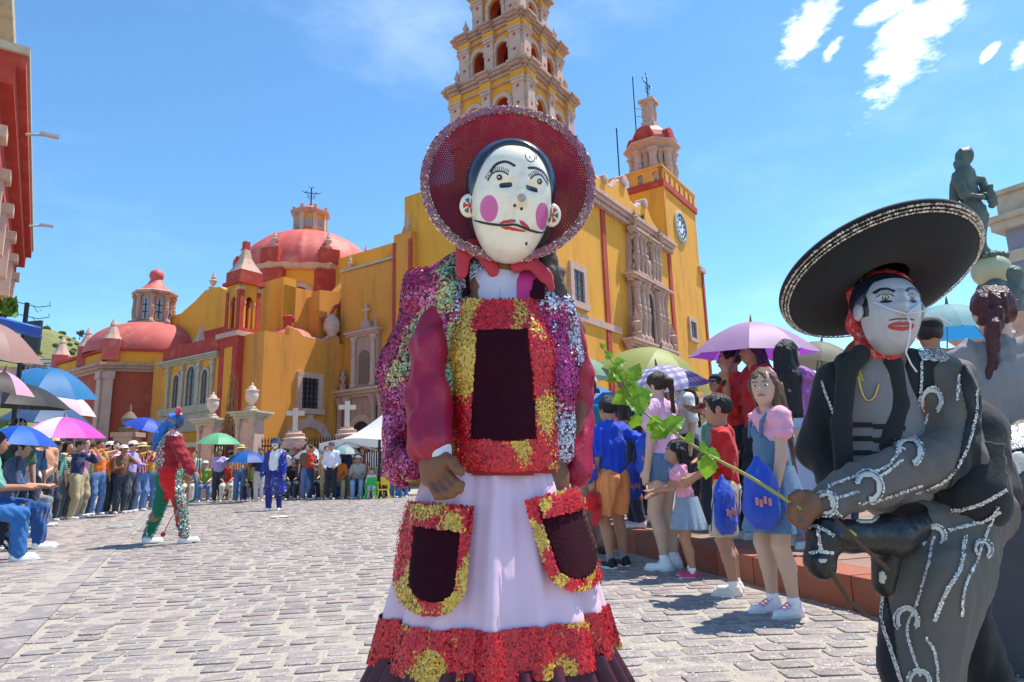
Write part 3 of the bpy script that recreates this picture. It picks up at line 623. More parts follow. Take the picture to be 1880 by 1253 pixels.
# --- great dome
DC=Matrix.Translation((3.5,22.4,-1.15))@Matrix.Diagonal((1.12,1.12,1,1))
b=MB(); octo(b,[(4.3,11.5),(4.3,15.9)],DC); drum=b.obj('drum',YEL,church)
for k in range(8):
    R_=DC@Matrix.Rotation(k*math.pi/4+UA*0+math.radians(10),4,'Z')
for k in range(8):
    a=math.pi/8+k*math.pi/4; R_=DC@Matrix.Rotation(a+math.pi/2,4,'Z')
    b=MB(); b.box(-.75,.75,-4.55,-3.9,11.5,15.85,R_); b.obj('red_pier',RED,drum)
    b=MB(); b.box(-.6,.6,-4.75,-3.7,16.25,17.3,R_); b.obj('pedestal',RED,drum)
    b=MB(); fin(b,0,-4.2,17.3,.75,R_); b.obj('finial',STONEP,drum)
    M_=DC@Matrix.Rotation(k*math.pi/4+math.pi/2,4,'Z')@Matrix.Translation((0,-4.3*math.cos(math.pi/8),0))
    window(drum,M_,-.55,.55,12.4,14.6,.32,True,STONEP,(3,5),depth=.14)
b=MB(); octo(b,[(4.5,15.85),(4.65,15.95),(4.8,16.2),(4.8,16.28),(4.3,16.3)],DC); b.obj('drum_cornice',STONEP,drum)
def ribbed(a,c):
    r=4.45*math.cos(c*1.36)**.92 if c<.999 else .9; th=a*2*math.pi; o=8*th-math.pi
    k=1+.012*(math.cos(8*(th-math.pi/8))**16)*2
    return (r*k*math.cos(th),r*k*math.sin(th),16.25+3.75*math.sin(c*1.36))
b=MB(); b.grid(ribbed,160,24,closed=True,M=DC); b.obj('dome',DOME,church,smooth='all')
DC=DC@Matrix.Translation((0,0,19.8*.34))@Matrix.Diagonal((.95,.95,.66,1))
b=MB(); octo(b,[(1.35,19.6),(1.3,20.0),(1.08,20.05),(1.08,22.3)],DC); lan=b.obj('lantern',YEL,church)
for k in range(8):
    a=math.pi/8+k*math.pi/4; R_=DC@Matrix.Rotation(a+math.pi/2,4,'Z')
    b=MB(); b.box(-.14,.14,-1.2,-.95,20.05,22.3,R_); b.obj('pilaster',STONEP,lan)
    b=MB(); fin(b,0,-1.2,22.75,.42,R_); b.obj('finial',STONEP,lan)
    M_=DC@Matrix.Rotation(k*math.pi/4+math.pi/2,4,'Z')@Matrix.Translation((0,-1.08*math.cos(math.pi/8),0)); window(lan,M_,-.17,.17,20.6,21.6,.08,True,STONEP,(1,1),depth=.06,pane=mat((.25,.30,.34),rough=.2,key='lp'))
b=MB(); octo(b,[(1.15,22.25),(1.3,22.4),(1.45,22.6),(1.45,22.75),(1.0,22.8)],DC); b.obj('lantern_cornice',STONE,lan)
b=MB(); b.lathe([(.95,22.8),(.9,23.1),(.65,23.4),(.3,23.55),(.1,23.7),(.12,24.0),(.03,24.1)],12,DC); b.obj('lantern_cap',DOME,lan,smooth=True)
b=MB(); iron_cross(b,DC@Matrix.Translation((0,0,24.0))@rotz(-.6),2.0); b.obj('iron_cross',IRON,lan)
# ================================================================ red chapel left of the church
A=D(194,664,42.); zt=A[2]; dl=np.array([-.80,.60]); dr=np.array([.93,.37])
chp=empty('chapel',(A[0],A[1],0),0,'low red chapel with a rounded dome and pink stone lantern','chapel')
def pz(py,px=266,Y=46.5): return D(px,py,Y)[2]
def M2(d,o=(0,0)):   # face frame: x along d, outward = right of d
    x=Vector((d[0],d[1],0)).normalized(); y=Vector((0,0,1)).cross(x); return Matrix(((x.x,y.x,0,o[0]),(x.y,y.y,0,o[1]),(0,0,1,0),(0,0,0,1)))
Bp=dl*9.2; Cp=dr*9.2; Dp=Bp+Cp
b=MB(); b.prism([(0,0),tuple(Cp),tuple(Dp),tuple(Bp)],0,zt-.3); b.obj('wall',REDW,chp)
MR=M2(dr); ML=M2(-dl,tuple(Bp))    # right-hand and left-hand walls
cornice(MB(),0,9.2,0,zt-.65,.55,.5,MR).obj('cornice',STONE,chp); cornice(MB(),0,9.2,0,zt-.66,.55,.5,ML).obj('cornice',STONE,chp)
b=MB(); b.prism([(.1,.15),tuple(Cp*.97+np.array([0,.1])),tuple(Dp*.97),tuple(Bp*.97+np.array([.05,.05]))],zt-.08,zt+.75); b.obj('attic_wall',YEL,chp)
b=MB(); b.box(-.1,9.3,-.1,.35,zt+.75,zt+.95,MR); b.box(-.1,9.1,-.1,.35,zt+.75,zt+.951,ML); b.obj('attic_coping',RED,chp)
b=MB(); b.box(.0,.55,-.22,0,1.5,zt-.65,MR); b.box(8.6,9.2,-.22,0,1.5,zt-.65,ML); b.box(-.05,.65,-.3,0,zt-1.15,zt-.66,MR); b.box(8.5,9.22,-.3,0,zt-1.15,zt-.67,ML); b.obj('pilaster',STONEP,chp)
b=MB(); b.box(0,9.2,-.3,0,0,1.5,MR); b.box(0,9.2,-.3,0,0,1.5,ML); b.obj('plinth',STONEG,chp)
def octwin(M_,x0,x1,z0,z1):
    c=.28*(x1-x0); f=.28; o=[(x0-f,z0-f),(x1+f,z0-f),(x1+f,z1-c+f*.4),(x1-c+f*.4,z1+f),(x0+c-f*.4,z1+f),(x0-f,z1-c+f*.4)]
    b=MB(); xz(b,o,-.14,.0,M_); w_=b.obj('window',STONEP,chp)
    b=MB(); xz(b,[(x0,z0),(x1,z0),(x1,z1-c),(x1-c,z1),(x0+c,z1),(x0,z1-c)],-.16,-.141,M_); b.obj('pane',DARK,w_)
    b=MB()
    for i in range(1,4): b.box(x0+(x1-x0)*i/4-.025,x0+(x1-x0)*i/4+.025,-.2,-.161,z0,z1,M_)
    for i in range(1,5): b.box(x0,x1,-.19,-.162,z0+(z1-z0)*i/5-.02,z0+(z1-z0)*i/5+.02,M_)
    b.obj('grille',IRON,w_)
octwin(MR,3.1,5.2,3.0,5.9); octwin(ML,4.0,5.6,3.0,5.9)
for (x,y) in ((0,0),tuple(Bp*.97),tuple(Cp*.6),tuple(Bp*.45)):
    b=MB(); b.box(-.5,.5,-.5,.5,zt+.1,zt+1.5,Matrix.Translation((x*.97+.1,y*.97+.35,0))@rotz(.45)); pd=b.obj('pinnacle_base',DOME,chp)
    b=MB(); b.lathe([(.62,zt+1.5),(.45,zt+1.8),(.2,zt+2.4),(.22,zt+2.5),(.05,zt+2.9)],8,Matrix.Translation((x*.97+.1,y*.97+.35,0))); b.obj('pinnacle',STONEP,pd)
cc_=(Dp/2); CC=Matrix.Translation((cc_[0]-.2,cc_[1],0)); cy=A[1]+cc_[1]
zl0=pz(603,266,cy); zl1=pz(545,266,cy); zb=pz(505,268,cy)
def cdome(a,c):
    th=a*2*math.pi; e=1+.02*abs(math.cos(4*th)); r=4.1*math.cos(c*1.25)**.8*e; return (r*math.cos(th),r*math.sin(th),zt+.9+(zl0-zt-.9)*1.04*math.sin(c*1.25)/math.sin(1.25))
b=MB(); b.grid(cdome,64,18,closed=True,M=CC); b.obj('dome',mat((.52,.10,.085),rough=.75,var=.2,scale=1.2,bump=.3,bscale=7,dirt=(.60,.26,.20),dscale=1.1,key='cd'),chp,smooth='all')
b=MB(); octo(b,[(1.5,zl0-.3),(1.5,zl0+.15),(1.2,zl0+.25),(1.15,zl1)],CC); lan=b.obj('lantern',STONEP,chp)
for k in range(8):
    R_=CC@Matrix.Rotation(k*math.pi/4+math.pi/8,4,'Z'); b=MB(); column(b,0,zl0+.1,zl1-.1,.17,-1.25,R_,8); b.obj('column',STONE,lan,smooth=True)
    M_=CC@Matrix.Rotation(k*math.pi/4,4,'Z')@Matrix.Translation((0,-1.17*math.cos(math.pi/8),0)); window(lan,M_,-.2,.2,zl0+.45,zl1-.35,.08,True,STONE,(2,3),depth=.08,pane=mat((.30,.36,.42),rough=.15,key='clp'),barm=IRON)
    b=MB(); b.ball((0,-1.45,zl0+.2),(.2,.25,.3),6,R_); b.obj('scroll',STONE,lan,smooth='all')
b=MB(); octo(b,[(1.2,zl1-.15),(1.5,zl1),(1.55,zl1+.15),(1.3,zl1+.3)],CC); b.obj('lantern_cornice',STONE,lan)
b=MB(); b.lathe([(1.3,zl1+.25),(.95,zl1+.5),(.55,zl1+.9),(.36,zl1+1.3),(.33,zb-.45)],12,CC); b.ball((0,0,zb-.1),.5,12,CC); b.obj('lantern_roof',DOME,lan,smooth=True)
# low wall with pillars before the chapel
lw=empty('churchyard_wall',(A[0]+2.0,A[1]-6,0),0,'low stone churchyard wall with capped pillars before the red chapel','wall')
b=MB(); b.box(-9,8.5,-.2,.2,0,2.35); b.obj('wall',REDW,lw)
b=MB(); b.box(-9,8.5,-.32,.32,2.35,2.6); b.obj('coping',STONEG,lw)
for x in (-6,-1.2,3.4):
    b=MB(); b.box(x-.5,x+.5,-.5,.5,0,3.0); b.box(x-.62,x+.62,-.62,.62,3.0,3.25); b.obj('pillar',STONE,lw)
    b=MB(); b.lathe([(.45,3.25),(.5,3.5),(.3,3.6),(.42,4.0),(.2,4.3),(.08,4.4),(.06,4.7),(.02,4.8)],10,Matrix.Translation((x,0,0))); b.obj('finial',mat((.16,.12,.09),key='lf',bscale=12,bump=.5),lw,smooth=True)
# ================================================================ churchyard railing, gate pillars, urns
def pillar(px,py_top,Y,label):
    p=D(px,py_top,Y); r=empty('gate_pillar',(p[0],p[1],0),math.radians(-12),label,'pillar','gate pillars with urns'); zt_=p[2]/.58; r.scale=(.58,.58,.58)
    b=MB(); b.box(-.62,.62,-.5,.5,0,zt_-.45); b.obj('shaft',STONEP,r)
    for x in (-.5,.5): b=MB(); column(b,x,.3,zt_-.45,.16,-.52,Matrix(),10,False); b.obj('column',STONEP,r,smooth=True)
    b=MB(); b.box(-.75,.75,-.7,.6,zt_-.45,zt_-.28); b.box(-.9,.9,-.85,.75,zt_-.28,zt_-.12); b.box(-1.05,1.05,-1.0,.9,zt_-.12,zt_); b.lathe([(.6,zt_),(.3,zt_+.25)],4,None,math.pi/4); b.obj('cap',STONEG,r)
    u_=MB(); u_.lathe([(.26,zt_+.2),(.3,zt_+.28),(.12,zt_+.42),(.14,zt_+.5),(.36,zt_+.75),(.40,zt_+1.1),(.34,zt_+1.25),(.42,zt_+1.3),(.42,zt_+1.36),(.25,zt_+1.42),(.22,zt_+1.55),(.08,zt_+1.65),(.06,zt_+1.8),(.01,zt_+1.85)],14); u_.obj('urn',mat((.60,.47,.40),rough=.9,var=.2,scale=3,bump=.4,bscale=18,key='urn'),r,smooth=True)
    return p
p1_=pillar(461,757,23.5,'stone gate pillar with urn beside the ironwork gate'); p2_=pillar(389,770,25.5,'stone gate pillar with urn before the arched windows')
fe=empty('iron_gate',(*(p1_+p2_)[:2]/2,0),math.atan2(p1_[1]-p2_[1],p1_[0]-p2_[0]),'dark iron gate with gilded leaf scrolls between urn pillars','gate'); hw=np.linalg.norm((p1_-p2_)[:2])/2-.45
for i in range(11):
    x=-hw+2*hw*i/10; b=MB(); b.tube([(x,0,0),(x,0,2.2+.5*math.cos(x/hw*1.5))],.028,5); b.obj('bar',IRON,fe)
b=MB(); b.box(-hw,hw,-.03,.03,1.9,2.0); b.box(-hw,hw,-.03,.03,.3,.38); b.obj('rail',IRON,fe)
b=MB(); rr=random.Random(5)
for i in range(60):
    x=rr.gauss(0,hw*.36); z0=2.3; top=2.5+2.6*math.exp(-(x/(hw*.42))**2)*rr.random()
    b.tube([(x,0,z0),(x+rr.uniform(-.2,.2),rr.uniform(-.1,.1),(z0+top)/2),(x*.7+rr.uniform(-.2,.2),0,top)],.014,4)
    for k in range(4):
        q=rr.random(); cx_=x*(1-.3*q)+rr.uniform(-.15,.15); cz_=z0+(top-z0)*q; a=rr.uniform(0,3.14); s_=rr.uniform(.05,.10)
        b.add([(cx_-s_*math.cos(a),rr.uniform(-.06,.06),cz_-s_*math.sin(a)),(cx_-s_*.4*math.sin(a),.02,cz_+s_*.4*math.cos(a)),(cx_+s_*math.cos(a),rr.uniform(-.06,.06),cz_+s_*math.sin(a)),(cx_+s_*.4*math.sin(a),-.02,cz_-s_*.4*math.cos(a))],[(0,1,2,3)])
b.obj('gilded_scrollwork',mat((.22,.12,.06),rough=.4,metal=.5,var=.4,key='gs'),fe)
# railing running from the gate pillar to the right
rail=empty('iron_railing',(0,0,0),0,'dark iron churchyard railing behind the seated crowd','railing')
ra=np.array(p1_[:2])+np.array([.45,0]); rb=np.array(D(720,800,24)[:2])
for i in range(46):
    q=ra+(rb-ra)*i/45; b=MB(); b.tube([(q[0],q[1],0),(q[0],q[1],1.95)],.02,4); b.lathe([(.035,1.95),(.001,2.12)],4,Matrix.Translation((q[0],q[1],0))); b.obj('bar',IRON,rail)
b=MB(); b.tube([(*ra,1.8),(*rb,1.8)],.025,4); b.tube([(*ra,.4),(*rb,.4)],.025,4); b.obj('rail',IRON,rail)
def cross_mon(px,ytop,ybase,Y,label):
    top=D(px,ytop,Y); bs=D(px,ybase,Y); SC=.68; z1=top[2]/SC; z0=bs[2]/SC; r=empty('stone_cross',(top[0],top[1],0),math.radians(18),label,'cross','stone crosses on pedestals'); r.scale=(SC,SC,SC)
    b=MB(); b.box(-.55,.55,-.55,.55,0,z0-.95); b.box(-.7,.7,-.7,.7,z0-.95,z0-.75); b.box(-.6,.6,-.6,.6,z0-.75,z0-.55); b.lathe([(.62,z0-.55),(.66,z0-.4),(.5,z0-.3),(.54,z0-.15),(.36,z0-.1),(.36,z0)],16); b.obj('pedestal',STONEP,r,smooth=True)
    b=MB(); h=z1-z0; b.box(-.13,.13,-.11,.11,z0,z1); b.box(-.46,-.13,-.10,.10,z0+h*.68,z0+h*.68+.25); b.box(.13,.46,-.10,.10,z0+h*.68,z0+h*.68+.25); b.obj('cross',mat((.62,.50,.43),rough=.9,var=.15,key='crs',bscale=18,bump=.4),r)
cross_mon(543,750,792,23.8,'pale stone cross on round pedestal beneath the barred window')
cross_mon(638,737,785,24.5,'pale stone cross on round pedestal before the side portal')
cross_mon(1295,722,752,33,'pale stone cross on pedestal beside the church facade corner')
# ================================================================ street building on the left edge
ca_=D(55,90,1); 
def onz(px,py,z):
    d=ray(px,py); return CP+d*((z-CH)/d[2])
q0=onz(56,95,11.5); q1=onz(62,455,11.5); bd=(q1-q0)[:2]/np.linalg.norm((q1-q0)[:2])
lb=empty('street_house',(q0[0],q0[1],0),math.atan2(bd[1],bd[0])+math.pi,'white town house with a red cornice and wrought iron balcony','house')
# local x runs back towards the camera, outward (street side) is -y after the frame below
Ln=float(np.linalg.norm((q1-q0)[:2])); HB=Matrix.Rotation(0,4,'Z')
WHT=mat((.74,.70,.62),rough=.92,var=.08,scale=1,bump=.15,bscale=10,dirt=(.55,.48,.40),dscale=1.2,streak=True,key='lw')
sg=-1.0   # street side in local y
def lbx(b,x0,x1,o0,o1,z0,z1): return b.box(-x1,-x0,min(-sg*-o0,-sg*-o1),max(-sg*-o0,-sg*-o1),z0,z1)
def yb(o): return o   # outward offset -> local y (street is +y here)
b=MB(); b.box(-Ln,4.0,-9,-.9,0,10.9); b.obj('wall',WHT,lb)
b=MB(); b.box(-Ln-.1,0.0,-.9,-.55,9.6,10.5); b.box(-Ln-.1,0,-.9,-.25,10.5,11.0); b.box(-Ln-.1,.0,-.9,-.05,11.0,11.35); b.obj('red_cornice',RED,lb)
b=MB(); b.box(-Ln-.2,0.1,-9,.0,11.35,11.55); b.obj('roof_edge',STONEG,lb)
for i in range(6):
    x=-.8-i*Ln/6
    b=MB(); b.box(x-.22,x+.22,-.9,-.45,7.9,9.6); b.box(x-.3,x+.3,-.9,-.3,9.3,9.6); b.obj('bracket',STONEP,lb)
    w0=MB(); w0.box(x-1.5,x-1.35,-.9,-.72,5.2,8.2); w0.box(x-.45,x-.3,-.9,-.72,5.2,8.2); w0.box(x-1.5,x-.3,-.9,-.7,8.2,8.45); wo=w0.obj('window',RED,lb); MB().box(x-1.35,x-.45,-.92,-.85,5.2,8.2).obj('pane',GLASS,wo)
    if i in (1,4):
        b=MB(); b.tube([(x,-.1,10.9),(x,.35,11.0),(x,.45,11.02)],.04,5); b.box(x-.08,x+.08,.25,.72,10.99,11.07); b.obj('street_light',mat((.55,.53,.5),metal=.3,key='stl'),lb)
xb=-Ln*.86
b=MB(); b.box(xb-1.6,xb+1.6,-.9,.15,5.0,5.3); b.prism([(-1.4,-.9),(1.4,-.9),(1.1,-.2),(-1.1,-.2)],4.4,5.0,Matrix.Translation((xb,0,0))); bal=b.obj('balcony',STONE,lb)
for i in range(14):
    x=xb-1.55+i*.238; b=MB(); b.tube([(x,.1,5.3),(x,.2,5.7),(x,.1,6.3)],.014,4); b.tube([(x,.12,5.6),(x+.1,.12,5.8),(x,.12,6.0)],.012,4); b.obj('baluster',IRON,bal)
b=MB(); b.tube([(xb-1.55,-.8,6.3),(xb-1.55,.1,6.3),(xb+1.55,.1,6.3),(xb+1.55,-.8,6.3)],.025,5); b.obj('hand_rail',IRON,bal)
for k in range(3):
    x=xb-1.2+k*1.2; b=MB(); b.tube([(x,-.6,7.6+k*.25),(x,.5,7.4+k*.25),(x+.1,.9,7.5+k*.25),(x+.05,.85,7.65+k*.25)],.018,4); b.tube([(x,.3,7.45+k*.25),(x+.15,.5,7.15+k*.25),(x,.6,7.3+k*.25)],.014,4); b.obj('lamp_bracket',IRON,lb)
b=MB()
for i in range(26):
    a=rr.uniform(0,6.28); b.add([(xb+2+rr.uniform(-.5,.5),-.5+rr.uniform(-.3,.4),7.6+rr.uniform(-.5,.5)) for _ in range(3)],[(0,1,2)])
b.obj('balcony_plant',mat((.10,.22,.03),key='bp'),lb)
# nearer stone house at the top left corner
c0=onz(52,-10,13.2); c1=onz(60,62,13.2)
nh=empty('stone_house',(c0[0],c0[1],0),math.atan2(bd[1],bd[0])+math.pi,'old stone house with a heavy carved cornice, nearest on the street','house')
b=MB(); b.box(-2.2,3,-5,-1.6,0,12.4); b.obj('wall',mat((.55,.50,.38),key='nhw',dirt=(.30,.25,.18),dscale=2),nh)
b=MB(); b.box(-2.5,3,-5,-.7,12.4,12.8); b.box(-2.7,3,-5,-.3,12.8,13.2); b.box(-2.3,3,-5,-1.1,11.7,12.4); b.obj('cornice',STONEG,nh)
# ================================================================ blue-grey building on the right edge
p=D(1836,375,26); q=D(1880,352,22)
rbld=empty('stone_building',(p[0],p[1],0),math.radians(-60),'blue-grey building with stone cornice behind the bronze statue','building')
zc=p[2]; b=MB(); b.box(0,14,0,8,0,zc-.4); b.obj('wall',mat((.23,.25,.33),rough=.9,var=.1,key='rbw',bscale=10),rbld)
b=MB(); b.box(-.35,14,-.35,8,zc-1.2,zc-.85); b.box(-.5,14,-.5,8,zc-.85,zc-.6); b.box(-.1,14,-.1,8,zc-.6,zc+.3); b.box(-.3,14,-.3,8,zc+.3,zc+.5); b.box(-.08,14,-.08,8,zc-2.6,zc-2.1); b.obj('cornice',mat((.52,.44,.34),rough=.9,var=.2,dirt=(.34,.22,.13),dscale=1.5,key='rbc',bscale=9,bump=.5),rbld)
for x in (1.6,5.0,8.4):
    b=MB(); xz(b,[(x-1.1,zc-4.0),(x+1.1,zc-4.0),(x+1.1,zc-3.8),(x,zc-3.1),(x-1.1,zc-3.8)],-.35,0,Matrix()); b.box(x-.9,x-.65,-.15,0,zc-7.5,zc-4.0); b.box(x+.65,x+.9,-.15,0,zc-7.5,zc-4.0); w_=b.obj('window',STONEG,rbld)
    MB().box(x-.65,x+.65,-.06,.01,zc-7.4,zc-4.05).obj('pane',GLASS,w_)
# ================================================================ white canopy tent
_f=D(696,900,20.2)[:2]; _l=D(582,900,22.0)[:2]; _e=(_l-_f)/np.linalg.norm(_l-_f)
tent=empty('canopy_tent',((_f+_l)[0]/2,(_f+_l)[1]/2,0),math.atan2(-_e[1],-_e[0]),'white pop-up canopy tent behind the seated crowd','tent')
tz0=D(582,815,22.0)[2]; tzt=D(700,768,22.2)[2]; TW=1.5
b=MB(); ap=(0,TW,tzt+.15)
cs=[(-TW,0,tz0),(TW,0,tz0),(TW,2*TW,tz0),(-TW,2*TW,tz0)]
def roofp(i):
    a,c=cs[i],cs[(i+1)%4]
    def fn(u_,v_):
        x=a[0]+(c[0]-a[0])*u_; y=a[1]+(c[1]-a[1])*u_; q=v_; s_=-.28*math.sin(math.pi*q)*(1-.0)
        return (x+(ap[0]-x)*q,y+(ap[1]-y)*q,tz0+(ap[2]-tz0)*q+s_*.8+.10*math.sin(math.pi*u_)*(1-q))
    return fn
TENT=mat((.80,.80,.80),rough=.75,var=.05,bump=.1,bscale=6,transl=.25,key='tent')
for i in range(4): b=MB(); b.grid(roofp(i),12,9); b.obj('roof_panel',TENT,tent,smooth='all')
for i in range(4):
    a,c=cs[i],cs[(i+1)%4]; b=MB(); b.grid(lambda u_,v_:(a[0]+(c[0]-a[0])*u_,a[1]+(c[1]-a[1])*u_,tz0+.10*math.sin(math.pi*u_)-.24*v_+.02*math.sin(u_*19)*v_),14,3); b.obj('valance',TENT,tent,smooth='all')
for a in cs: b=MB(); b.box(a[0]-.03,a[0]+.03,a[1]-.03,a[1]+.03,0,tz0); b.obj('leg',IRON,tent)
b=MB()
for i in range(4):
    a,c=Vector(cs[i]),Vector(cs[(i+1)%4]); m_=(a+c)/2; b.tube([a-Vector((0,0,.35)),m_-Vector((0,0,.02))],.015,4); b.tube([c-Vector((0,0,.35)),m_-Vector((0,0,.02))],.015,4)
b.obj('truss',mat((.5,.5,.52),metal=.6,key='tru'),tent)
# ================================================================ implicit-surface mesher (one continuous skin per body or garment)
class Fld:
    def __init__(s,k=.02): s.P=[]; s.k=k
    def cap(s,a,b,ra,rb,k=None,front=None,flat=1.,sub=False):
        s.P.append(('c',np.array(a,float),np.array(b,float),float(ra),float(rb),s.k if k is None else k,None if front is None else np.array(front,float)/np.linalg.norm(front),flat,sub)); return s
    def ell(s,c,r,R=None,k=None,sub=False):
        s.P.append(('e',np.array(c,float),np.array(r,float),np.eye(3) if R is None else np.array(R,float),s.k if k is None else k,sub)); return s
    def bounds(s):
        lo=np.full(3,9e9); hi=-lo
        for p in s.P:
            if p[-1]: continue
            if p[0]=='c':
                r=max(p[3],p[4])*max(1,p[7]); lo=np.minimum(lo,np.minimum(p[1],p[2])-r); hi=np.maximum(hi,np.maximum(p[1],p[2])+r)
            else:
                r=np.abs(p[3].T)@p[2]; lo=np.minimum(lo,p[1]-r); hi=np.maximum(hi,p[1]+r)
        return lo,hi
    def mesh(s,h,disp=None,cut=None,name='body'):
        lo,hi=s.bounds(); lo=lo-2.5*h; n=np.ceil((hi-lo+2.5*h)/h).astype(int)+1
        ax=[lo[i]+h*np.arange(n[i]) for i in range(3)]
        Dg=np.full(n,9.,np.float32)
        for p in s.P:
            if p[0]=='c': r=max(p[3],p[4])*max(1,p[7]); l=np.minimum(p[1],p[2])-r; u=np.maximum(p[1],p[2])+r; k=p[5]
            else: r=np.abs(p[3].T)@p[2]; l=p[1]-r; u=p[1]+r; k=p[4]
            m=k+2.2*h; i0=np.clip(np.floor((l-m-lo)/h).astype(int),0,n-1); i1=np.clip(np.ceil((u+m-lo)/h).astype(int)+1,1,n)
            if (i1<=i0).any(): continue
            X=ax[0][i0[0]:i1[0]][:,None,None]; Y=ax[1][i0[1]:i1[1]][None,:,None]; Z=ax[2][i0[2]:i1[2]][None,None,:]
            if p[0]=='c':
                a=p[1]; d=p[2]-a; L=max(d@d,1e-12); qx,qy,qz=X-a[0],Y-a[1],Z-a[2]
                t=np.clip((qx*d[0]+qy*d[1]+qz*d[2])/L,0,1); qx=qx-t*d[0]; qy=qy-t*d[1]; qz=qz-t*d[2]
                d2=qx*qx+qy*qy+qz*qz
                if p[6] is not None:
                    f=p[6]; g=qx*f[0]+qy*f[1]+qz*f[2]; d2=d2+g*g*(1/p[7]**2-1)
                v=np.sqrt(d2)-(p[3]+t*(p[4]-p[3]))
                if p[6] is not None and p[7]<1: v=v*(.5+.5*p[7])
            else:
                R=p[3]; q=[(X-p[1][0])*R[i][0]+(Y-p[1][1])*R[i][1]+(Z-p[1][2])*R[i][2] for i in range(3)]
                e=np.sqrt((q[0]/p[2][0])**2+(q[1]/p[2][1])**2+(q[2]/p[2][2])**2); g=np.sqrt((q[0]/p[2][0]**2)**2+(q[1]/p[2][1]**2)**2+(q[2]/p[2][2]**2)**2)+1e-6
                v=e*(e-1)/g
            S=Dg[i0[0]:i1[0],i0[1]:i1[1],i0[2]:i1[2]]
            if p[-1]:
                v=-v; q=np.clip(.5-.5*(v-S)/k,0,1) if k>0 else (v<S)*1.; S[:]=v+(S-v)*q+k*q*(1-q)
            else:
                q=np.clip(.5+.5*(S-v)/k,0,1) if k>0 else (v<S)*1.; S[:]=S+(v-S)*q-k*q*(1-q)
        if cut is not None:      # keep only where cut(x,y,z) > 0
            X,Y,Z=np.meshgrid(*ax,indexing='ij',sparse=True); Dg=np.maximum(Dg,-cut(X,Y,Z)).astype(np.float32)
        if disp is not None:
            X,Y,Z=np.meshgrid(*ax,indexing='ij',sparse=True); Dg=Dg+disp(X,Y,Z)
        V,Fq=nets(Dg,lo,h); return V,Fq
_co=[(0,0,0),(1,0,0),(0,1,0),(1,1,0),(0,0,1),(1,0,1),(0,1,1),(1,1,1)]
_ed=[(a,b) for a in range(8) for b in range(a+1,8) if bin(a^b).count('1')==1]
def nets(Dg,lo,h):
    nx,ny,nz=Dg.shape; ins=Dg<0
    cs=[ins[x:nx-1+x,y:ny-1+y,z:nz-1+z] for x,y,z in _co]
    anyi=cs[0].copy(); alli=cs[0].copy()
    for c in cs[1:]: anyi|=c; alli&=c
    I=np.argwhere(anyi&~alli); idx=np.full((nx-1,ny-1,nz-1),-1,np.int32); idx[I[:,0],I[:,1],I[:,2]]=np.arange(len(I))
    dv=[Dg[I[:,0]+x,I[:,1]+y,I[:,2]+z] for x,y,z in _co]; acc=np.zeros((len(I),3)); cnt=np.zeros(len(I))
    for a,b in _ed:
        m=(dv[a]<0)!=(dv[b]<0); t=np.where(m,dv[a]/np.where(m,dv[a]-dv[b],1),0)
        pa=np.array(_co[a],float); pb=np.array(_co[b],float); acc+=m[:,None]*(pa+t[:,None]*(pb-pa)); cnt+=m
    V=lo+h*(I+acc/cnt[:,None]); F_=[]
    for ax in range(3):
        o1,o2=[(1,2),(2,0),(0,1)][ax]
        sl0=[slice(None)]*3; sl1=[slice(None)]*3; sl0[ax]=slice(0,-1); sl1[ax]=slice(1,None)
        A=ins[tuple(sl0)]; B=ins[tuple(sl1)]; ch=np.argwhere(A!=B)
        n=np.array(Dg.shape); ok=(ch[:,o1]>0)&(ch[:,o2]>0)&(ch[:,o1]<n[o1]-1)&(ch[:,o2]<n[o2]-1); ch=ch[ok]
        if not len(ch): continue
        e1=np.zeros(3,int); e1[o1]=1; e2=np.zeros(3,int); e2[o2]=1
        q=[idx[tuple((ch-d).T)] for d in (0*e1,e1,e1+e2,e2)]
        f=np.stack(q,1); fl=A[tuple(ch.T)]
        f[~fl]=f[~fl][:,::-1]; F_.append(f)
    return V,np.concatenate(F_)
def wob(amp,freq,seed=0,stretch=(1,1,.6)):
    r=np.random.default_rng(seed); W_=[(r.normal(size=3)*np.array(stretch)*freq*q,r.uniform(0,6.28),1/q**.8) for q in (1,1,1.7,1.9,2.9,3.3)]
    def fn(X,Y,Z):
        t=0.
        for w_,ph,a in W_: t=t+a*np.sin(w_[0]*X+w_[1]*Y+w_[2]*Z+ph)
        return (amp/2.2*t).astype(np.float32)
    return fn
def fobj(f,name,h,m,parent,disp=None,cut=None):
    V,Fq=f.mesh(h,disp,cut); return mkobj(name,npmesh(name,V,Fq),m,parent)
def ik(a,t,l1,l2,hint):
    a=np.array(a,float); t=np.array(t,float); d=t-a; L=np.linalg.norm(d); 
    if L>(l1+l2)*.995: d=d*((l1+l2)*.995/L); t=a+d; L=np.linalg.norm(d)
    x=(l1*l1-l2*l2+L*L)/(2*L); hh=math.sqrt(max(l1*l1-x*x,1e-8)); u_=d/L; hint=np.array(hint,float); p=hint-u_*(hint@u_); p/=np.linalg.norm(p)+1e-9
    return a+u_*x+p*hh,t
SK={'a':(.56,.30,.19),'b':(.47,.235,.14),'c':(.37,.17,.10),'d':(.66,.42,.30),'e':(.27,.12,.07)}
HC={'k':(.012,.010,.010),'br':(.045,.022,.012),'lb':(.16,.085,.04),'gr':(.25,.24,.23),'rd':(.085,.016,.018),'pu':(.06,.02,.07)}
def rotm(yaw,pitch=0,roll=0):     # head axes (rows): right, forward, up
    R=Matrix.Rotation(yaw,3,'Z')@Matrix.Rotation(pitch,3,'X')@Matrix.Rotation(roll,3,'Y'); return np.array(R).T
def face_to(p,q): return math.atan2(q[1]-p[1],q[0]-p[0])
NP=0
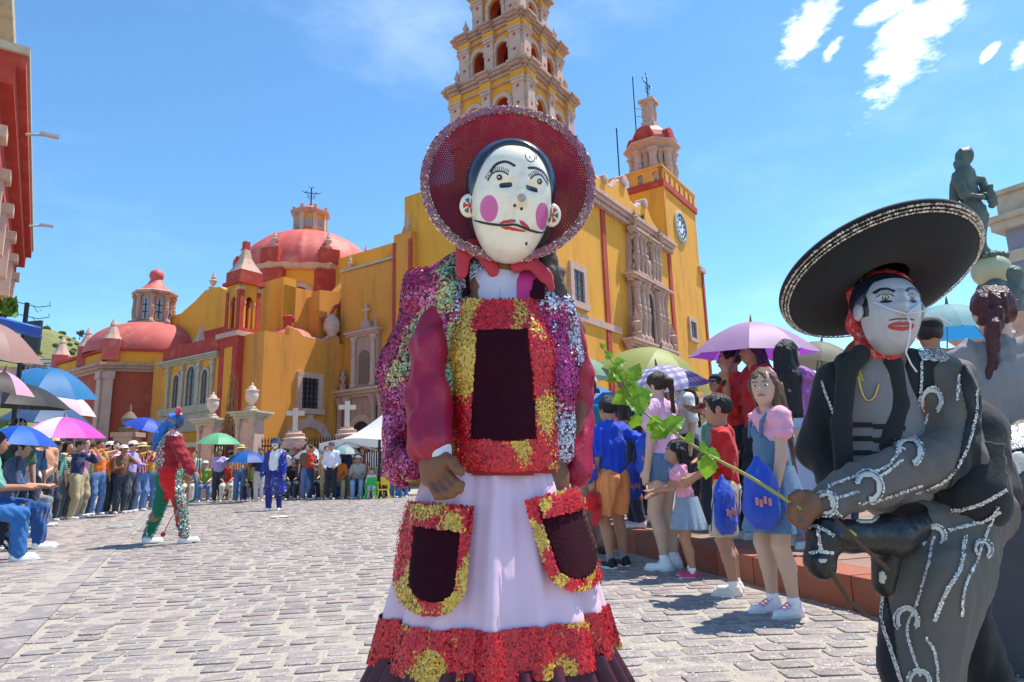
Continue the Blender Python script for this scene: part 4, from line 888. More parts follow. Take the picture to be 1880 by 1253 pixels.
def person(loc,face,h=1.7,label='',group=None,top='b03030',top_sl=.5,bot='283048',bot_len=1.,bot_kind='pants',hair='k',hair_st='short',hat=None,hatc='e0d0a0',shoe='d8d8d8',sk='b',
           det=1,sit=None,lean=(0,0),hl=None,hr=None,fl=None,fr=None,head=(0,0),fem=False,hs=1.,topmat=None,botmat=None,fat=1.,sock=None,cat='person',root=None,sleeve_r=1.,hem=0.,feat=True,ehint=None):
    """loc: ground/seat-foot point; face: world heading (radians). Local axes: +x right hand, +y forward."""
    global NP; NP+=1
    vx={0:.034,1:.024,2:.015,3:.010,4:.0075}[det]
    r=root or empty('person',loc,face-math.pi/2,label,cat,group)
    X=np.array([1.,0,0]); sk_=SK[sk]
    zp=.532*h if sit is None else sit+.075*h
    py=0. if sit is None else -.24*h*.9
    P=np.array([0,py,zp]); d=np.array([lean[0],lean[1],1.]); d/=np.linalg.norm(d); fwd=np.array([0,1,0.])-d*d[1]; fwd/=np.linalg.norm(fwd)
    nb=P+d*.30*h; ch=P+d*.19*h; sw=(.088 if fem else .102)*h*fat**.3; st=nb-d*.022*h
    sh={1:st+X*sw,-1:st-X*sw}; hipw=.052*h
    hy,hp=head; Rh=rotm(hy,hp); hu=Rh[2]; hf=Rh[1]; hx=Rh[0]
    hc=nb+d*.045*h+hu*(.062*h*hs)+hf*.014*h*hs
    H=.066*h*hs
    # limbs
    hands={}; elb={}
    for s_,tg in ((1,hr),(-1,hl)):
        if tg is None: tg=sh[s_]+np.array([s_*.045*h,.03*h,-.325*h]) if sit is None else np.array([s_*.07*h,py+.20*h,zp+.06*h])
        else: tg=np.array(tg,float)*h
        eh=(s_*.55,-.8,-.35) if ehint is None else (s_*ehint[0],ehint[1],ehint[2])
        elb[s_],hands[s_]=ik(sh[s_],tg,.165*h,.150*h,eh)
    feet={}; kne={}; hip={}
    for s_,tg in ((1,fr),(-1,fl)):
        if tg is None: tg=np.array([s_*.055*h,0,.045*h]) if sit is None else np.array([s_*.075*h,.03*h,.045*h])
        else: tg=np.array(tg,float)*h
        hip[s_]=P+X*s_*hipw-np.array([0,0,.01*h]); kne[s_],feet[s_]=ik(hip[s_],tg,.242*h,.242*h,(s_*.12,1,.25))
    # --- skin
    f=Fld(.018*h/1.7)
    def RR(v): return v*h
    f.ell(hc+hu*.012*h*hs-hf*.006*h*hs,(.046*h*hs,.056*h*hs,.058*h*hs),Rh)
    f.ell(hc-hu*.030*h*hs+hf*.014*h*hs,(.034*h*hs,.040*h*hs,.042*h*hs),Rh,k=.02*h*hs)
    if det>=1:
        f.cap(hc+hf*.050*h*hs+hu*.004*h*hs,hc+hf*.061*h*hs-hu*.013*h*hs,.006*h*hs,.0095*h*hs,k=.006*h)
        for s_ in (1,-1):
            f.ell(hc+hx*s_*.046*h*hs-hu*.006*h*hs-hf*.006*h*hs,(.006*h*hs,.012*h*hs,.018*h*hs),Rh,k=.004*h)
            if det>=2: f.ell(hc+hx*s_*.021*h*hs+hf*.056*h*hs+hu*.004*h*hs,(.012*h*hs,.010*h*hs,.008*h*hs),Rh,k=.008*h,sub=True)
        if det>=2: f.ell(hc+hf*.050*h*hs-hu*.034*h*hs,(.015*h*hs,.008*h*hs,.006*h*hs),Rh,k=.006*h)
    f.cap(nb-d*.03*h,hc-hu*.03*h*hs-hf*.01*h*hs,.034*h,.031*h*hs**.5,k=.015*h)
    f.cap(P+d*.03*h,ch,.074*h*fat,.076*h*fat,front=fwd,flat=.70); f.cap(ch,st-d*.01*h,.076*h*fat,.058*h,front=fwd,flat=.64)
    f.cap(st-X*sw*.75,st+X*sw*.75,.027*h,.027*h,k=.02*h)
    for s_ in (1,-1):
        f.cap(sh[s_]-np.array([0,0,.006*h]),elb[s_],.028*h*fat**.5,.0245*h); f.cap(elb[s_],hands[s_],.0245*h,.0165*h)
        hd=(hands[s_]-elb[s_]); hd/=np.linalg.norm(hd); pn=np.cross(hd,np.array([0,0,1.])); pn=pn/ (np.linalg.norm(pn)+1e-6) if np.linalg.norm(pn)>.2 else X
        side=fwd-hd*(fwd@hd); side=side/(np.linalg.norm(side)+1e-6); nrm=np.cross(hd,side)
        palm=hands[s_]+hd*.028*h
        if det<=2: f.cap(hands[s_],palm+hd*.038*h,.017*h,.014*h,front=nrm,flat=.6,k=.01*h); f.cap(hands[s_]+hd*.012*h,palm+side*.024*h+hd*.008*h,.009*h,.007*h,k=.006*h)
        else:
            f.cap(hands[s_],palm+hd*.012*h,.019*h,.022*h,front=nrm,flat=.5,k=.012*h)
            for q in range(4):
                o=side*((q-1.5)*-.0105*h); b0=palm+hd*.014*h+o; l=(.040,.045,.042,.033)[q]*h; cu=nrm*(-s_)*.35
                b1=b0+hd*l*.5+cu*l*.12; b2=b1+(hd*.8+cu)*l*.5
                f.cap(b0,b1,.0056*h,.0052*h,k=.002*h); f.cap(b1,b2,.0052*h,.0044*h,k=.002*h)
            t0=hands[s_]+hd*.008*h+side*.010*h; t1=t0+side*.016*h+hd*.018*h; f.cap(t0,t1,.0085*h,.0065*h,k=.004*h); f.cap(t1,t1+hd*.020*h+side*.004*h,.0062*h,.005*h,k=.003*h)
        f.cap(hip[s_],kne[s_],.054*h*fat**.5,.036*h,k=.02*h); mid=kne[s_]*.62+feet[s_]*.38; bk=np.array([0,-.010*h,0]); f.cap(kne[s_],mid+bk,.034*h,.035*h); f.cap(mid+bk,feet[s_],.034*h,.020*h)
        if not shoe: f.cap(feet[s_],feet[s_]+np.array([0,.08*h,-.025*h]),.020*h,.016*h)
    fobj(f,'body',vx,skin(sk_),r)
    # --- face
    if det>=1 and feat:
        EY=mat((.85,.83,.80),rough=.3,var=0,bump=0,key='eye'); IR=mat((.02,.012,.008),rough=.2,var=0,bump=0,key='iris')
        T_=Matrix(((hx[0],hf[0],hu[0],hc[0]),(hx[1],hf[1],hu[1],hc[1]),(hx[2],hf[2],hu[2],hc[2]),(0,0,0,1)))
        e=h*hs
        for s_ in (1,-1):
            q=MB(); q.m=0; q.ball((s_*.0195*e,.0445*e,.003*e),(.0085*e,.006*e,.0042*e),8); q.m=1; q.ball((s_*.0195*e,.0478*e,.003*e),(.0044*e,.0036*e,.0042*e),8); q.obj('eye',[EY,IR],r,smooth='all',mw=T_)
            q=MB(); q.tube([(s_*.009*e,.0535*e,.016*e),(s_*.020*e,.0530*e,.0195*e),(s_*.031*e,.0465*e,.016*e)],[.0022*e,.0027*e,.0016*e],5); q.obj('eyebrow',mat(HC[hair] if hair!='gr' else (.1,.09,.08),bump=0,key='hb'),r,smooth='all',mw=T_)
        q=MB(); q.tube([(-.015*e,.0500*e,-.034*e),(-.006*e,.0575*e,-.0325*e),(.006*e,.0575*e,-.0325*e),(.015*e,.0500*e,-.034*e)],[.0015*e,.0040*e,.0040*e,.0015*e],6); q.obj('mouth',mat((.42,.13,.11),rough=.5,bump=0,key='lip'),r,smooth='all',mw=T_)
    # --- garments
    cth=lambda c,m_: m_ or cloth(c)
    wd=wob((.0095 if det>=3 else .0075)*h if det>=1 else 0,(46 if det>=3 else 34)/h,NP)
    if top:
        g=Fld(.025*h); o=.007*h if det<3 else .012*h
        g.cap(P+d*(.0-hem)*h,ch,(.086+.03*hem)*h*fat+o*.6,.086*h*fat+o,front=fwd,flat=.76); g.cap(ch,st-d*.01*h,.086*h*fat+o,.070*h+o*.5,front=fwd,flat=.72); g.cap(st-X*sw*.85,st+X*sw*.85,.031*h+o,.031*h+o,k=.03*h)
        if fem and det>=1 and h>1.4:
            for s_ in (1,-1): g.ell(ch+d*.03*h+fwd*.062*h+X*s_*.035*h,(.035*h,.03*h,.035*h),k=.03*h)
        for s_ in (1,-1):
            if top_sl>0:
                e1=sh[s_]+(elb[s_]-sh[s_])*min(1,top_sl*2); g.cap(sh[s_]-np.array([0,0,.004*h]),e1,.031*h*sleeve_r+o,.029*h*sleeve_r+o,k=.02*h)
                if top_sl>.5: g.cap(elb[s_],elb[s_]+(hands[s_]-elb[s_])*min(.97,(top_sl-.5)*2),.030*h*sleeve_r+o*.8,.021*h*sleeve_r+o*.8,k=.012*h)
        # neckline
        g.ell(nb+d*.024*h+fwd*.026*h,(.030*h,.034*h,.032*h),k=.006*h,sub=True)
        fobj(g,'shirt',vx,cth(top,topmat),r,wd)
    if bot_kind in('pants','shorts'):
        g=Fld(.02*h); o=.010*h
        g.cap(P-np.array([0,0,.01*h])-X*.02*h,P-np.array([0,0,.01*h])+X*.02*h,.075*h*fat+o,.075*h*fat+o,front=(0,1,0),flat=.85); g.cap(P,P+d*.06*h,.078*h*fat+o*.5,.078*h*fat+o*.4,front=fwd,flat=.76)
        for s_ in (1,-1):
            if bot_kind=='pants':
                g.cap(hip[s_],kne[s_],.055*h*fat**.5+o*.8,.037*h+o*.7); g.cap(kne[s_],feet[s_]+(kne[s_]-feet[s_])*.06,.037*h+o*.7,.030*h+o*.8)
            else: g.cap(hip[s_],hip[s_]+(kne[s_]-hip[s_])*(bot_len+.25),.058*h*fat**.5+o*.8,.048*h*fat**.5+o*1.3)
        hz=hip[1][2]+(kne[1][2]-hip[1][2])*bot_len
        fobj(g,'trousers' if bot_kind=='pants' else 'shorts',vx,cth(bot,botmat),r,wd,(lambda X_,Y_,Z_:(Z_-hz)+0*X_+0*Y_) if bot_kind=='shorts' and sit is None else None)
    elif bot_kind=='skirt':
        q=MB(); n=48 if det>=2 else 24; L_=bot_len*h; kk=9+NP%4
        def sk_fn(a,c):
            th=a*2*math.pi; w0=.082*h*fat+.012*h; rr_=w0+(.075*h*c+.01*h)*(1+.16*c*math.sin(kk*th+1.3*math.sin(2*th)))
            return (rr_*math.cos(th)+P[0],rr_*.86*math.sin(th)+P[1],zp+.075*h-L_*c)
        q.grid(sk_fn,n,10,closed=True); q.obj('skirt',cth(bot,botmat),r,smooth='all')
    # --- shoes
    if shoe:
        for s_ in (1,-1):
            a=feet[s_]; dirf=np.array([s_*.12,1,0]); dirf/=np.linalg.norm(dirf); g=Fld(.012*h)
            base=a.copy(); base[2]=max(a[2]-.025*h,.02*h)
            g.cap(a+np.array([0,-.006*h,-.004*h]),base-dirf*.012*h,.026*h,.027*h); g.cap(base-dirf*.012*h,base+dirf*.085*h-np.array([0,0,.004*h]),.025*h,.023*h,front=(0,0,1),flat=.80)
            zb=base[2]-.02*h
            o=fobj(g,'shoe',min(vx,.014) if det>=2 else vx*.8,mat(shoe,rough=.6,var=.06,bump=.1,key='shoe'),r,cut=lambda X_,Y_,Z_:(Z_-zb)+0*X_+0*Y_)
            if det>=3:
                q=MB(); q.lathe([(1,0),(1.03,.5),(1.0,1)],20); Tm=Matrix.Translation((*(base+dirf*.036*h)[:2],zb-.002))@Matrix.Rotation(math.atan2(dirf[1],dirf[0]),4,'Z')@Matrix.Diagonal((.080*h,.031*h,.014*h,1)); q.obj('sole',mat((.78,.76,.72),key='sole'),o,smooth=True,mw=Tm)
            if sock and det>=2:
                q=MB(); q.tube([a+np.array([0,0,-.01*h]),a+(kne[s_]-a)*.14],.025*h,12); q.obj('sock',cloth(sock),r,smooth=True)
    # --- hair
    HM=mat(HC[hair],rough=.42,var=.4,scale=60,bump=.8,bscale=140,key='hair',spec=.4)
    e=h*hs
    if hair_st!='bald':
        g=Fld(.012*e); g.ell(hc+hu*.016*e-hf*.010*e,(.052*e,.060*e,.060*e),Rh)
        g.ell(hc-hu*.018*e+hf*.045*e,(.044*e,.045*e,.050*e),Rh,k=.010*e,sub=True); g.ell(hc-hu*.075*e+hf*.0*e,(.07*e,.09*e,.045*e),Rh,k=.008*e,sub=True)
        if hair_st in('long','longest'):
            L_=.20*h if hair_st=='long' else .36*h
            b0=hc-hf*.040*e; 
            for s_ in (-1,0,1):
                p1=hc+hx*s_*.036*e-hf*(.030+.010*(s_==0))*e+hu*.0*e; p2=nb+X*s_*.035*h-fwd*.055*h-d*.02*h; p3=p2-d*L_*.9+X*s_*.004*h-fwd*.02*h
                g.cap(p1,p2,.024*e,.026*h,k=.02*h); g.cap(p2,p3,.026*h,.014*h,k=.02*h)
            if hair_st=='longest' or fem:
                for s_ in (-1,1): g.cap(hc+hx*s_*.044*e+hu*.01*e,nb+X*s_*.055*h-fwd*.01*h-d*.02*h,.013*e,.012*h,k=.01*h)
        if hair_st=='pony':
            p1=hc-hf*.062*e+hu*.02*e; g.cap(p1,p1-hf*.02*e-hu*.01*e,.018*e,.018*e); g.cap(p1-hf*.024*e-hu*.01*e,p1-hf*.03*e-np.array([0,0,.17*h]),.017*e,.008*e)
        if hair_st=='bun': g.ell(hc-hf*.058*e+hu*.034*e,(.026*e,.024*e,.026*e))
        fobj(g,'hair',min(vx,.014) if det>=2 else vx*.75,HM,r,wob(.004*e,90/e,NP+5,(1,1,.25)))
    # --- hats
    if hat:
        T_=Matrix(((hx[0],hf[0],hu[0],hc[0]),(hx[1],hf[1],hu[1],hc[1]),(hx[2],hf[2],hu[2],hc[2]),(0,0,0,1)))@Matrix.Translation((0,-.006*e,.026*e))@Matrix.Rotation(math.radians(6),4,'X')
        hm=cloth(hatc) if hat in('cap','bucket') else mat(hatc,rough=.8,var=.15,scale=40,bump=.5,bscale=160,key='straw')
        q=MB()
        if hat=='cap':
            q.lathe([(.056*e,0),(.0575*e,.012*e),(.054*e,.030*e),(.040*e,.044*e),(.018*e,.050*e),(.001,.051*e)],18,Matrix.Diagonal((1,1.12,1,1)))
            n_=10; vs=[];
            for lay in (0,-.003*e):
                for i in range(n_+1):
                    a=math.pi*(.12+.76*i/n_); vs.append((.054*e*math.cos(a),.060*e*math.sin(a),.004*e+lay))
                for i in range(n_+1):
                    a=math.pi*(.12+.76*i/n_); vs.append((.056*e*math.cos(a),.06*e*math.sin(a)+.046*e*math.sin(a)**.7,-.006*e+lay))
            m2=2*(n_+1); fs=[(i,i+1,n_+1+i+1,n_+1+i) for i in range(n_)]+[(m2+i,m2+n_+1+i,m2+n_+2+i,m2+i+1) for i in range(n_)]+[(n_+1+i,n_+2+i,m2+n_+2+i,m2+n_+1+i) for i in range(n_)]
            q.add(vs,fs)
        else:
            br=.105*e if hat=='straw' else .082*e; dr_=-.012*e if hat=='straw' else -.022*e
            q.lathe([(br,dr_),(br*.99,dr_+.003*e),(.075*e,.003*e),(.060*e,.008*e),(.058*e,.030*e),(.050*e,.056*e),(.030*e,.062*e),(.001,.060*e)],26,Matrix.Diagonal((1,1.1,1,1)))
            q.lathe([(.060*e,.004*e),(br*.985,dr_-.0005)],26,Matrix.Diagonal((1,1.1,1,1)))
        ho=q.obj('hat',hm,r,smooth=True,mw=T_)
        if hat=='straw': 
            q=MB(); q.lathe([(.0602*e,.010*e),(.0605*e,.020*e)],26,Matrix.Diagonal((1,1.1,1,1))); q.obj('hat_band',cloth((.05,.03,.03)),ho,smooth=True)
    r['_h']=h
    return dict(root=r,hc=hc,hands=hands,nb=nb,P=P,elb=elb,sh=sh,feet=feet,kne=kne,d=d,fwd=fwd,M=Matrix.Translation(Vector(loc))@Matrix.Rotation(face-math.pi/2,4,'Z'),H=H,hx=hx,hf=hf,hu=hu)
def wpt(p,key,i=None): 
    q=p[key] if i is None else p[key][i]; return p['M']@Vector(q)
# ================================================================ umbrellas
GORE={}
def umbrella(apex,hand,R,cols,label,tilt=None,depth=.32,back=None,name='umbrella',tr=.35,group=None,tip=None,pattern=None):
    """apex: world point of the canopy top; hand: world point of the handle"""
    apex=Vector(apex); hand=Vector(hand); ax=Vector(tilt).normalized() if tilt is not None else Vector((.05,-.05,1)).normalized()
    r=empty(name,(0,0,0),0,label,'umbrella',group); r.matrix_world=frame(hand,apex-hand)
    inv=r.matrix_world.inverted(); T_=inv@frame(apex,ax)
    key=(round(R,3),depth)
    if key not in GORE:
        b=MB(); n=6
        def fn(u_,v_):
            a=(u_-.5)*math.pi/4; rr_=R*v_; edge=1-.075*(1-(2*u_-1)**2)*v_**2
            sag=math.cos((u_-.5)*math.pi/4)/1.0
            k=math.cos(math.pi/8)/math.cos(a); k=k*.6+.4*1   # taut gore between two ribs
            return (rr_*k*edge*math.cos(a),rr_*k*edge*math.sin(a),-depth*R*2*(1-math.cos(v_*1.15))/(1-math.cos(1.15))*.82)
        b.grid(fn,9,9); GORE[key]=b
    gb=GORE[key]; ms={}
    for i in range(8):
        c=cols[i%len(cols)]; kk=str(c)
        if kk not in ms:
            me=gb.mesh('panel','all'); 
            # outward side up
            m_=pattern if (pattern is not None and i%len(cols)==0) else mat(c,rough=.55,var=.06,scale=4,bump=.12,bscale=9,transl=tr,back=back,key='umb')
            me.materials.append(m_); ms[kk]=me
        mkobj('panel',ms[kk],None,r,T_@Matrix.Rotation(i*math.pi/4,4,'Z'))
    rm=MB()
    dz=lambda v_: -depth*R*2*(1-math.cos(v_*1.15))/(1-math.cos(1.15))*.82
    for i in range(8):
        a=i*math.pi/4+math.pi/8; b=MB(); kq=(math.cos(math.pi/8)/math.cos(math.pi/8))*.6+.4; b.tube([(R*v_*kq*math.cos(a),R*v_*kq*math.sin(a),dz(v_)-.006) for v_ in (0,.25,.5,.75,1)],.0035,4); b.tube([(R*.5*kq*math.cos(a),R*.5*kq*math.sin(a),dz(.5)-.006),(0,0,-depth*R*1.15)],.003,4); b.obj('rib',IRON,r,mw=T_)
    q=inv@apex; b=MB(); b.tube([Vector((0,0,0)),Vector((0,0,.12)),q],[.012,.007,.006],6); b.obj('shaft',mat((.25,.25,.26),rough=.35,metal=.7,key='shaft'),r)
    b=MB(); b.tube([(0,0,-.08),(0,0,.06)],.015,8); b.obj('handle',mat((.03,.03,.03),key='hdl'),r)
    b=MB(); b.lathe([(.018,-.004),(.012,.01),(.007,.05),(.003,.07)],8); b.obj('tip',mat(tip or (.1,.1,.1),key='tip'),r,mw=T_)
    return r
# ================================================================ surfaces hit from pixel directions, sequins
from mathutils.bvhtree import BVHTree
class Surf:
    def __init__(s,parts):
        V=[];F_=[];n=0
        for v,f in parts:
            V.append(np.asarray(v)); F_+=[[int(i)+n for i in q] for q in f]; n+=len(v)
        s.t=BVHTree.FromPolygons(np.concatenate(V).tolist(),F_); 
    def hit(s,px,py,off=0.):
        d=Vector(ray(px,py)).normalized(); p,n,i,t=s.t.ray_cast(Vector(CP),d)
        if p is None: return None
        if n.dot(d)>0: n=-n
        return p+n*off,n
def inpoly(P,poly):
    x,y=P[:,0],P[:,1]; r=np.zeros(len(P),bool); n=len(poly); j=n-1
    for i in range(n):
        xi,yi=poly[i]; xj,yj=poly[j]
        c=((yi>y)!=(yj>y)); r^=c&(x<(xj-xi)*(y-yi)/((yj-yi) if yj!=yi else 1e-9)+xi); j=i
    return r
def smoothpoly(pts,n=6,closed=True):
    P=np.array(pts,float); out=[]; m=len(P)
    for i in range(m if closed else m-1):
        p0=P[(i-1)%m] if closed or i>0 else P[i]; p1=P[i]; p2=P[(i+1)%m]; p3=P[(i+2)%m] if closed or i+2<m else p2
        for k in range(n):
            t=k/n; out.append(.5*((2*p1)+(-p0+p2)*t+(2*p0-5*p1+4*p2-p3)*t*t+(-p0+3*p1-3*p2+p3)*t**3))
    if not closed: out.append(P[-1])
    return np.array(out)
def patch(surf,poly,off,step,name,m,parent,mw,holes=()):
    poly=np.array(poly); x0,y0=poly.min(0)-step; x1,y1=poly.max(0)+step
    nx=int((x1-x0)/step)+1; ny=int((y1-y0)/step)+1
    gx,gy=np.meshgrid(x0+step*np.arange(nx),y0+step*np.arange(ny)); P=np.stack([gx.ravel(),gy.ravel()],1)
    ins=inpoly(P,poly)
    for h in holes: ins&=~inpoly(P,np.array(h))
    ins=ins.reshape(ny,nx); V=[];F_=[];ix={}
    # pull boundary nodes onto the outline
    def vid(i,j):
        if (i,j) in ix: return ix[(i,j)]
        h=surf.hit(gx[j,i],gy[j,i],off)
        if h is None: return None
        ix[(i,j)]=len(V); V.append(tuple(h[0])); return ix[(i,j)]
    for j in range(ny-1):
        for i in range(nx-1):
            if ins[j,i] and ins[j,i+1] and ins[j+1,i] and ins[j+1,i+1]:
                q=[vid(i,j),vid(i,j+1),vid(i+1,j+1),vid(i+1,j)]
                if None not in q: F_.append(q)
    if not F_: return None
    me=bpy.data.meshes.new(name); me.from_pydata(V,[],F_); me.polygons.foreach_set('use_smooth',[True]*len(F_)); me.update()
    o=mkobj(name,me,m,parent,mw); sd=o.modifiers.new('thick','SOLIDIFY'); sd.thickness=.003; sd.offset=-1; return o
_nz=[(RNG.normal(size=3),RNG.uniform(0,6.28)) for _ in range(24)]
def fnoise(P,f,seed=0):
    P=np.asarray(P); t=np.zeros(len(P)); r=np.random.default_rng(seed)
    for i in range(14):
        w_=r.normal(size=3)*f*(1+.6*(i%4)); t+=np.sin(P@w_+r.uniform(0,6.28))/(1+.5*(i%4))
    return t/4.
def discs(P,N,size,cols,tilt=.35,lift=.0015,seed=1,nseg=6):
    r=np.random.default_rng(seed); P=np.asarray(P,float); N=np.asarray(N,float); n=len(P)
    N=N+r.normal(size=(n,3))*tilt; N/=np.linalg.norm(N,axis=1)[:,None]
    a=np.cross(N,np.array([.3,.9,.31])); a/=np.linalg.norm(a,axis=1)[:,None]; b=np.cross(N,a)
    s_=size*(1+.15*r.normal(size=n))[:,None]; C_=P+N*lift; V=np.zeros((n,nseg,3))
    for k in range(nseg):
        q=2*math.pi*k/nseg; V[:,k]=C_+s_*(a*math.cos(q)+b*math.sin(q))
    F_=np.arange(n*nseg).reshape(n,nseg); col=np.repeat(np.asarray(cols),nseg,0)
    return V.reshape(-1,3),F_,col
SEQ=mat((1,1,1),rough=.34,var=0,bump=0,metal=.25,vcol=True,key='seq',coat=.25)
def seq_obj(name,parts,parent,mw):
    V=[];F_=[];C_=[];n=0
    for v,f,c in parts: V.append(v); F_.append(f+n); C_.append(c); n+=len(v)
    o=mkobj(name,npmesh(name,np.concatenate(V),np.concatenate(F_),False,np.concatenate(C_)),SEQ,parent,mw); o['kind']='stuff'; return o
def seq_poly(surf,poly,spacing,size,colfn,off=.004,holes=(),seed=0,tilt=.16):
    """sequins over the part of a surface seen inside a pixel outline; spacing in metres on the surface"""
    poly=np.array(poly,float); x0,y0=poly.min(0); x1,y1=poly.max(0); c=surf.hit(*poly.mean(0)) or surf.hit(*poly[0])
    Yd=(c[0]-Vector(CP)).dot(Vector(FW)) if c else 1.6; st=spacing/Yd*F
    r=np.random.default_rng(seed); gx,gy=np.meshgrid(np.arange(x0,x1,st),np.arange(y0,y1,st*.87)); gx=gx+(np.arange(gx.shape[0])%2)[:,None]*st/2
    P=np.stack([gx.ravel(),gy.ravel()],1)+r.normal(size=(gx.size,2))*st*.16; P=P[inpoly(P,poly)]
    for h in holes: P=P[~inpoly(P,np.array(h,float))]
    A=[];B=[]
    for q in P:
        h=surf.hit(q[0],q[1],off)
        if h: A.append(tuple(h[0])); B.append(tuple(h[1]))
    if not A: return None
    A=np.array(A); return discs(A,np.array(B),size,colfn(A),tilt,seed=seed)
def seq_mesh(V,Fq,n,size,colfn,seed=0,tilt=.3,keep=None):
    r=np.random.default_rng(seed); V=np.asarray(V); T=V[np.asarray(Fq)]; a,b,c,d=T[:,0],T[:,1],T[:,2],T[:,3]
    nr=np.cross(c-a,d-b); ar=np.linalg.norm(nr,axis=1); nr/=ar[:,None]+1e-12; i=r.choice(len(T),n,p=ar/ar.sum()); u_,v_=r.random((2,n,1))
    P=(a[i]*(1-u_)+b[i]*u_)*(1-v_)+(d[i]*(1-u_)+c[i]*u_)*v_; N=nr[i]
    if keep is not None: k=keep(P); P=P[k]; N=N[k]
    return discs(P,N,size,colfn(P),tilt,seed=seed)
def pick(P,f,thr,ca,cb,seed,jit=.25):
    r=np.random.default_rng(seed+9); t=fnoise(P,f,seed)+r.normal(size=len(P))*.12; m=(t>thr)[:,None]
    c=np.where(m,np.array(lin(cb)),np.array(lin(ca))); return np.clip(c*(1+jit*r.normal(size=(len(P),1))),0,1)
def redgold(seed,thr=.35): return lambda P: pick(P,26,thr,(.60,.010,.018),(.66,.38,.05),seed)
def trail(surf,pts,off,dens=1.,smooth=5):
    q=smoothpoly(pts,smooth,False); out=[]
    for x,y in q:
        h=surf.hit(x,y,off)
        if h: out.append(h)
    return out
def ribbon_seq(surf,pts,w_px,sp,size,colfn,off=.003,seed=0):
    """a sequin trim line: sequins laid along a pixel line on a surface, w_px wide"""
    q=smoothpoly(pts,10,False); seg=np.linalg.norm(np.diff(q,axis=0),axis=1); L=seg.sum(); c=surf.hit(*q[len(q)//2]) or surf.hit(*q[0])
    if c is None: return None
    Yd=(c[0]-Vector(CP)).dot(Vector(FW)); st=sp/Yd*F; n=max(2,int(L/st)); cum=np.concatenate([[0],np.cumsum(seg)]); rows=max(1,int(round(w_px/st))); A=[];B=[]
    r=np.random.default_rng(seed)
    for i in range(n):
        s_=L*(i+.5)/n; k=min(np.searchsorted(cum,s_)-1,len(seg)-1); k=max(k,0); p=q[k]+(q[k+1]-q[k])*((s_-cum[k])/(seg[k]+1e-9)); t=(q[k+1]-q[k])/(seg[k]+1e-9); nn=np.array([-t[1],t[0]])
        for j in range(rows):
            pp=p+nn*((j+.5)/rows-.5)*w_px+r.normal(size=2)*st*.12; h=surf.hit(pp[0],pp[1],off)
            if h: A.append(tuple(h[0])); B.append(tuple(h[1]))
    if not A: return None
    A=np.array(A); return discs(A,np.array(B),size,colfn(A),.3,seed=seed)
# ================================================================ painted masks
def segdist(A,B_,P):
    d=B_-A; t=np.clip(((P-A)@d)/(d@d+1e-9),0,1); return np.linalg.norm(P-A-t[:,None]*d,axis=1)
def polydist(pts,P):
    pts=np.array(pts,float); return np.min([segdist(pts[i],pts[i+1],P) for i in range(len(pts)-1)],axis=0)
def mask(parent,mw,a,bt,bb,paint,zf,name='mask',m=None,nose=1.):
    """mw: frame with x = viewer's right, y = up, z = out of the face"""
    NT_,NR=400,120; V=[];
    th=np.linspace(0,2*math.pi,NT_,endpoint=False); ro=np.linspace(0,1,NR); Rr,Tt=np.meshgrid(ro,th,indexing='ij')
    cs=np.cos(Tt); sn=np.sin(Tt); x=Rr*a*np.sign(cs)*np.abs(cs)**.80; yn=Rr*np.sign(sn)*np.abs(sn)**.92; y=np.where(yn>0,yn*bt,yn*bb); x=x*(1-.17*np.clip(-yn,0,1)**1.7-.08*np.clip(yn,0,1)**2)
    z=zf(x,y,Rr); V=np.stack([x,y,z],-1).reshape(-1,3); F_=[]
    i=np.arange(NR-1)[:,None]*NT_; j=np.arange(NT_)[None]; q=np.stack([i+j,i+NT_+j,i+NT_+(j+1)%NT_,i+(j+1)%NT_],-1).reshape(-1,4)
    # rim turned back
    col=paint(np.stack([V[:,0],V[:,1]],1)); 
    return mkobj(name,npmesh(name,V,q,True,col),m or mat((1,1,1),rough=.28,var=.03,scale=20,bump=.03,bscale=30,vcol=True,coat=.4,key='maskp'),parent,mw)
# ================================================================ dancer in the middle: white painted mask, sequined jacket and apron
HY=1.68; hl_=D(925,860,HY); hero_loc=Vector((hl_[0],HY,0))
hero=empty('person',hero_loc,0,'dancer in white painted mask, red straw hat and sequined apron costume','person')
HW=Matrix.Translation(-hero_loc)
def h3(px,py,Y): return np.array(D(px,py,Y))
# --- body: one skin, mostly under the costume
f=Fld(.012); neck=h3(915,492,HY-.02); hc=h3(940,385,HY-.06)
f.ell(hc,(.075,.085,.105)); f.cap(neck-np.array([0,0,.05]),hc-np.array([0,0,.03]),.052,.05)
pel=np.array([hl_[0],HY,.80]); chs=np.array([hl_[0],HY,1.08]); f.cap(pel,chs,.13,.14,front=(0,1,0),flat=.7); f.cap(chs,neck-np.array([0,0,.07]),.14,.09,front=(0,1,0),flat=.7)
shl=h3(802,562,HY-.0); shr=h3(1048,605,HY+.06); f.cap(shl+np.array([.03,.04,0]),shr,.04,.04,k=.03)
el=h3(784,725,HY-.11); wl=h3(797,822,HY-.16); er=h3(1065,735,HY+.08); wr=h3(1059,872,HY+.03)
f.cap(shl,el,.022,.028); f.cap(el,wl,.030,.026); f.cap(shr,er,.024,.024); f.cap(er,wr,.024,.022)
for s_ in (-1,1):
    f.cap(pel+np.array([s_*.085,0,0]),np.array([pel[0]+s_*.09,HY-.02,.43]),.08,.05); f.cap(np.array([pel[0]+s_*.09,HY-.02,.43]),np.array([pel[0]+s_*.09,HY+.02,.07]),.05,.035); f.cap(np.array([pel[0]+s_*.09,HY+.02,.05]),np.array([pel[0]+s_*.11,HY-.13,.035]),.035,.03)
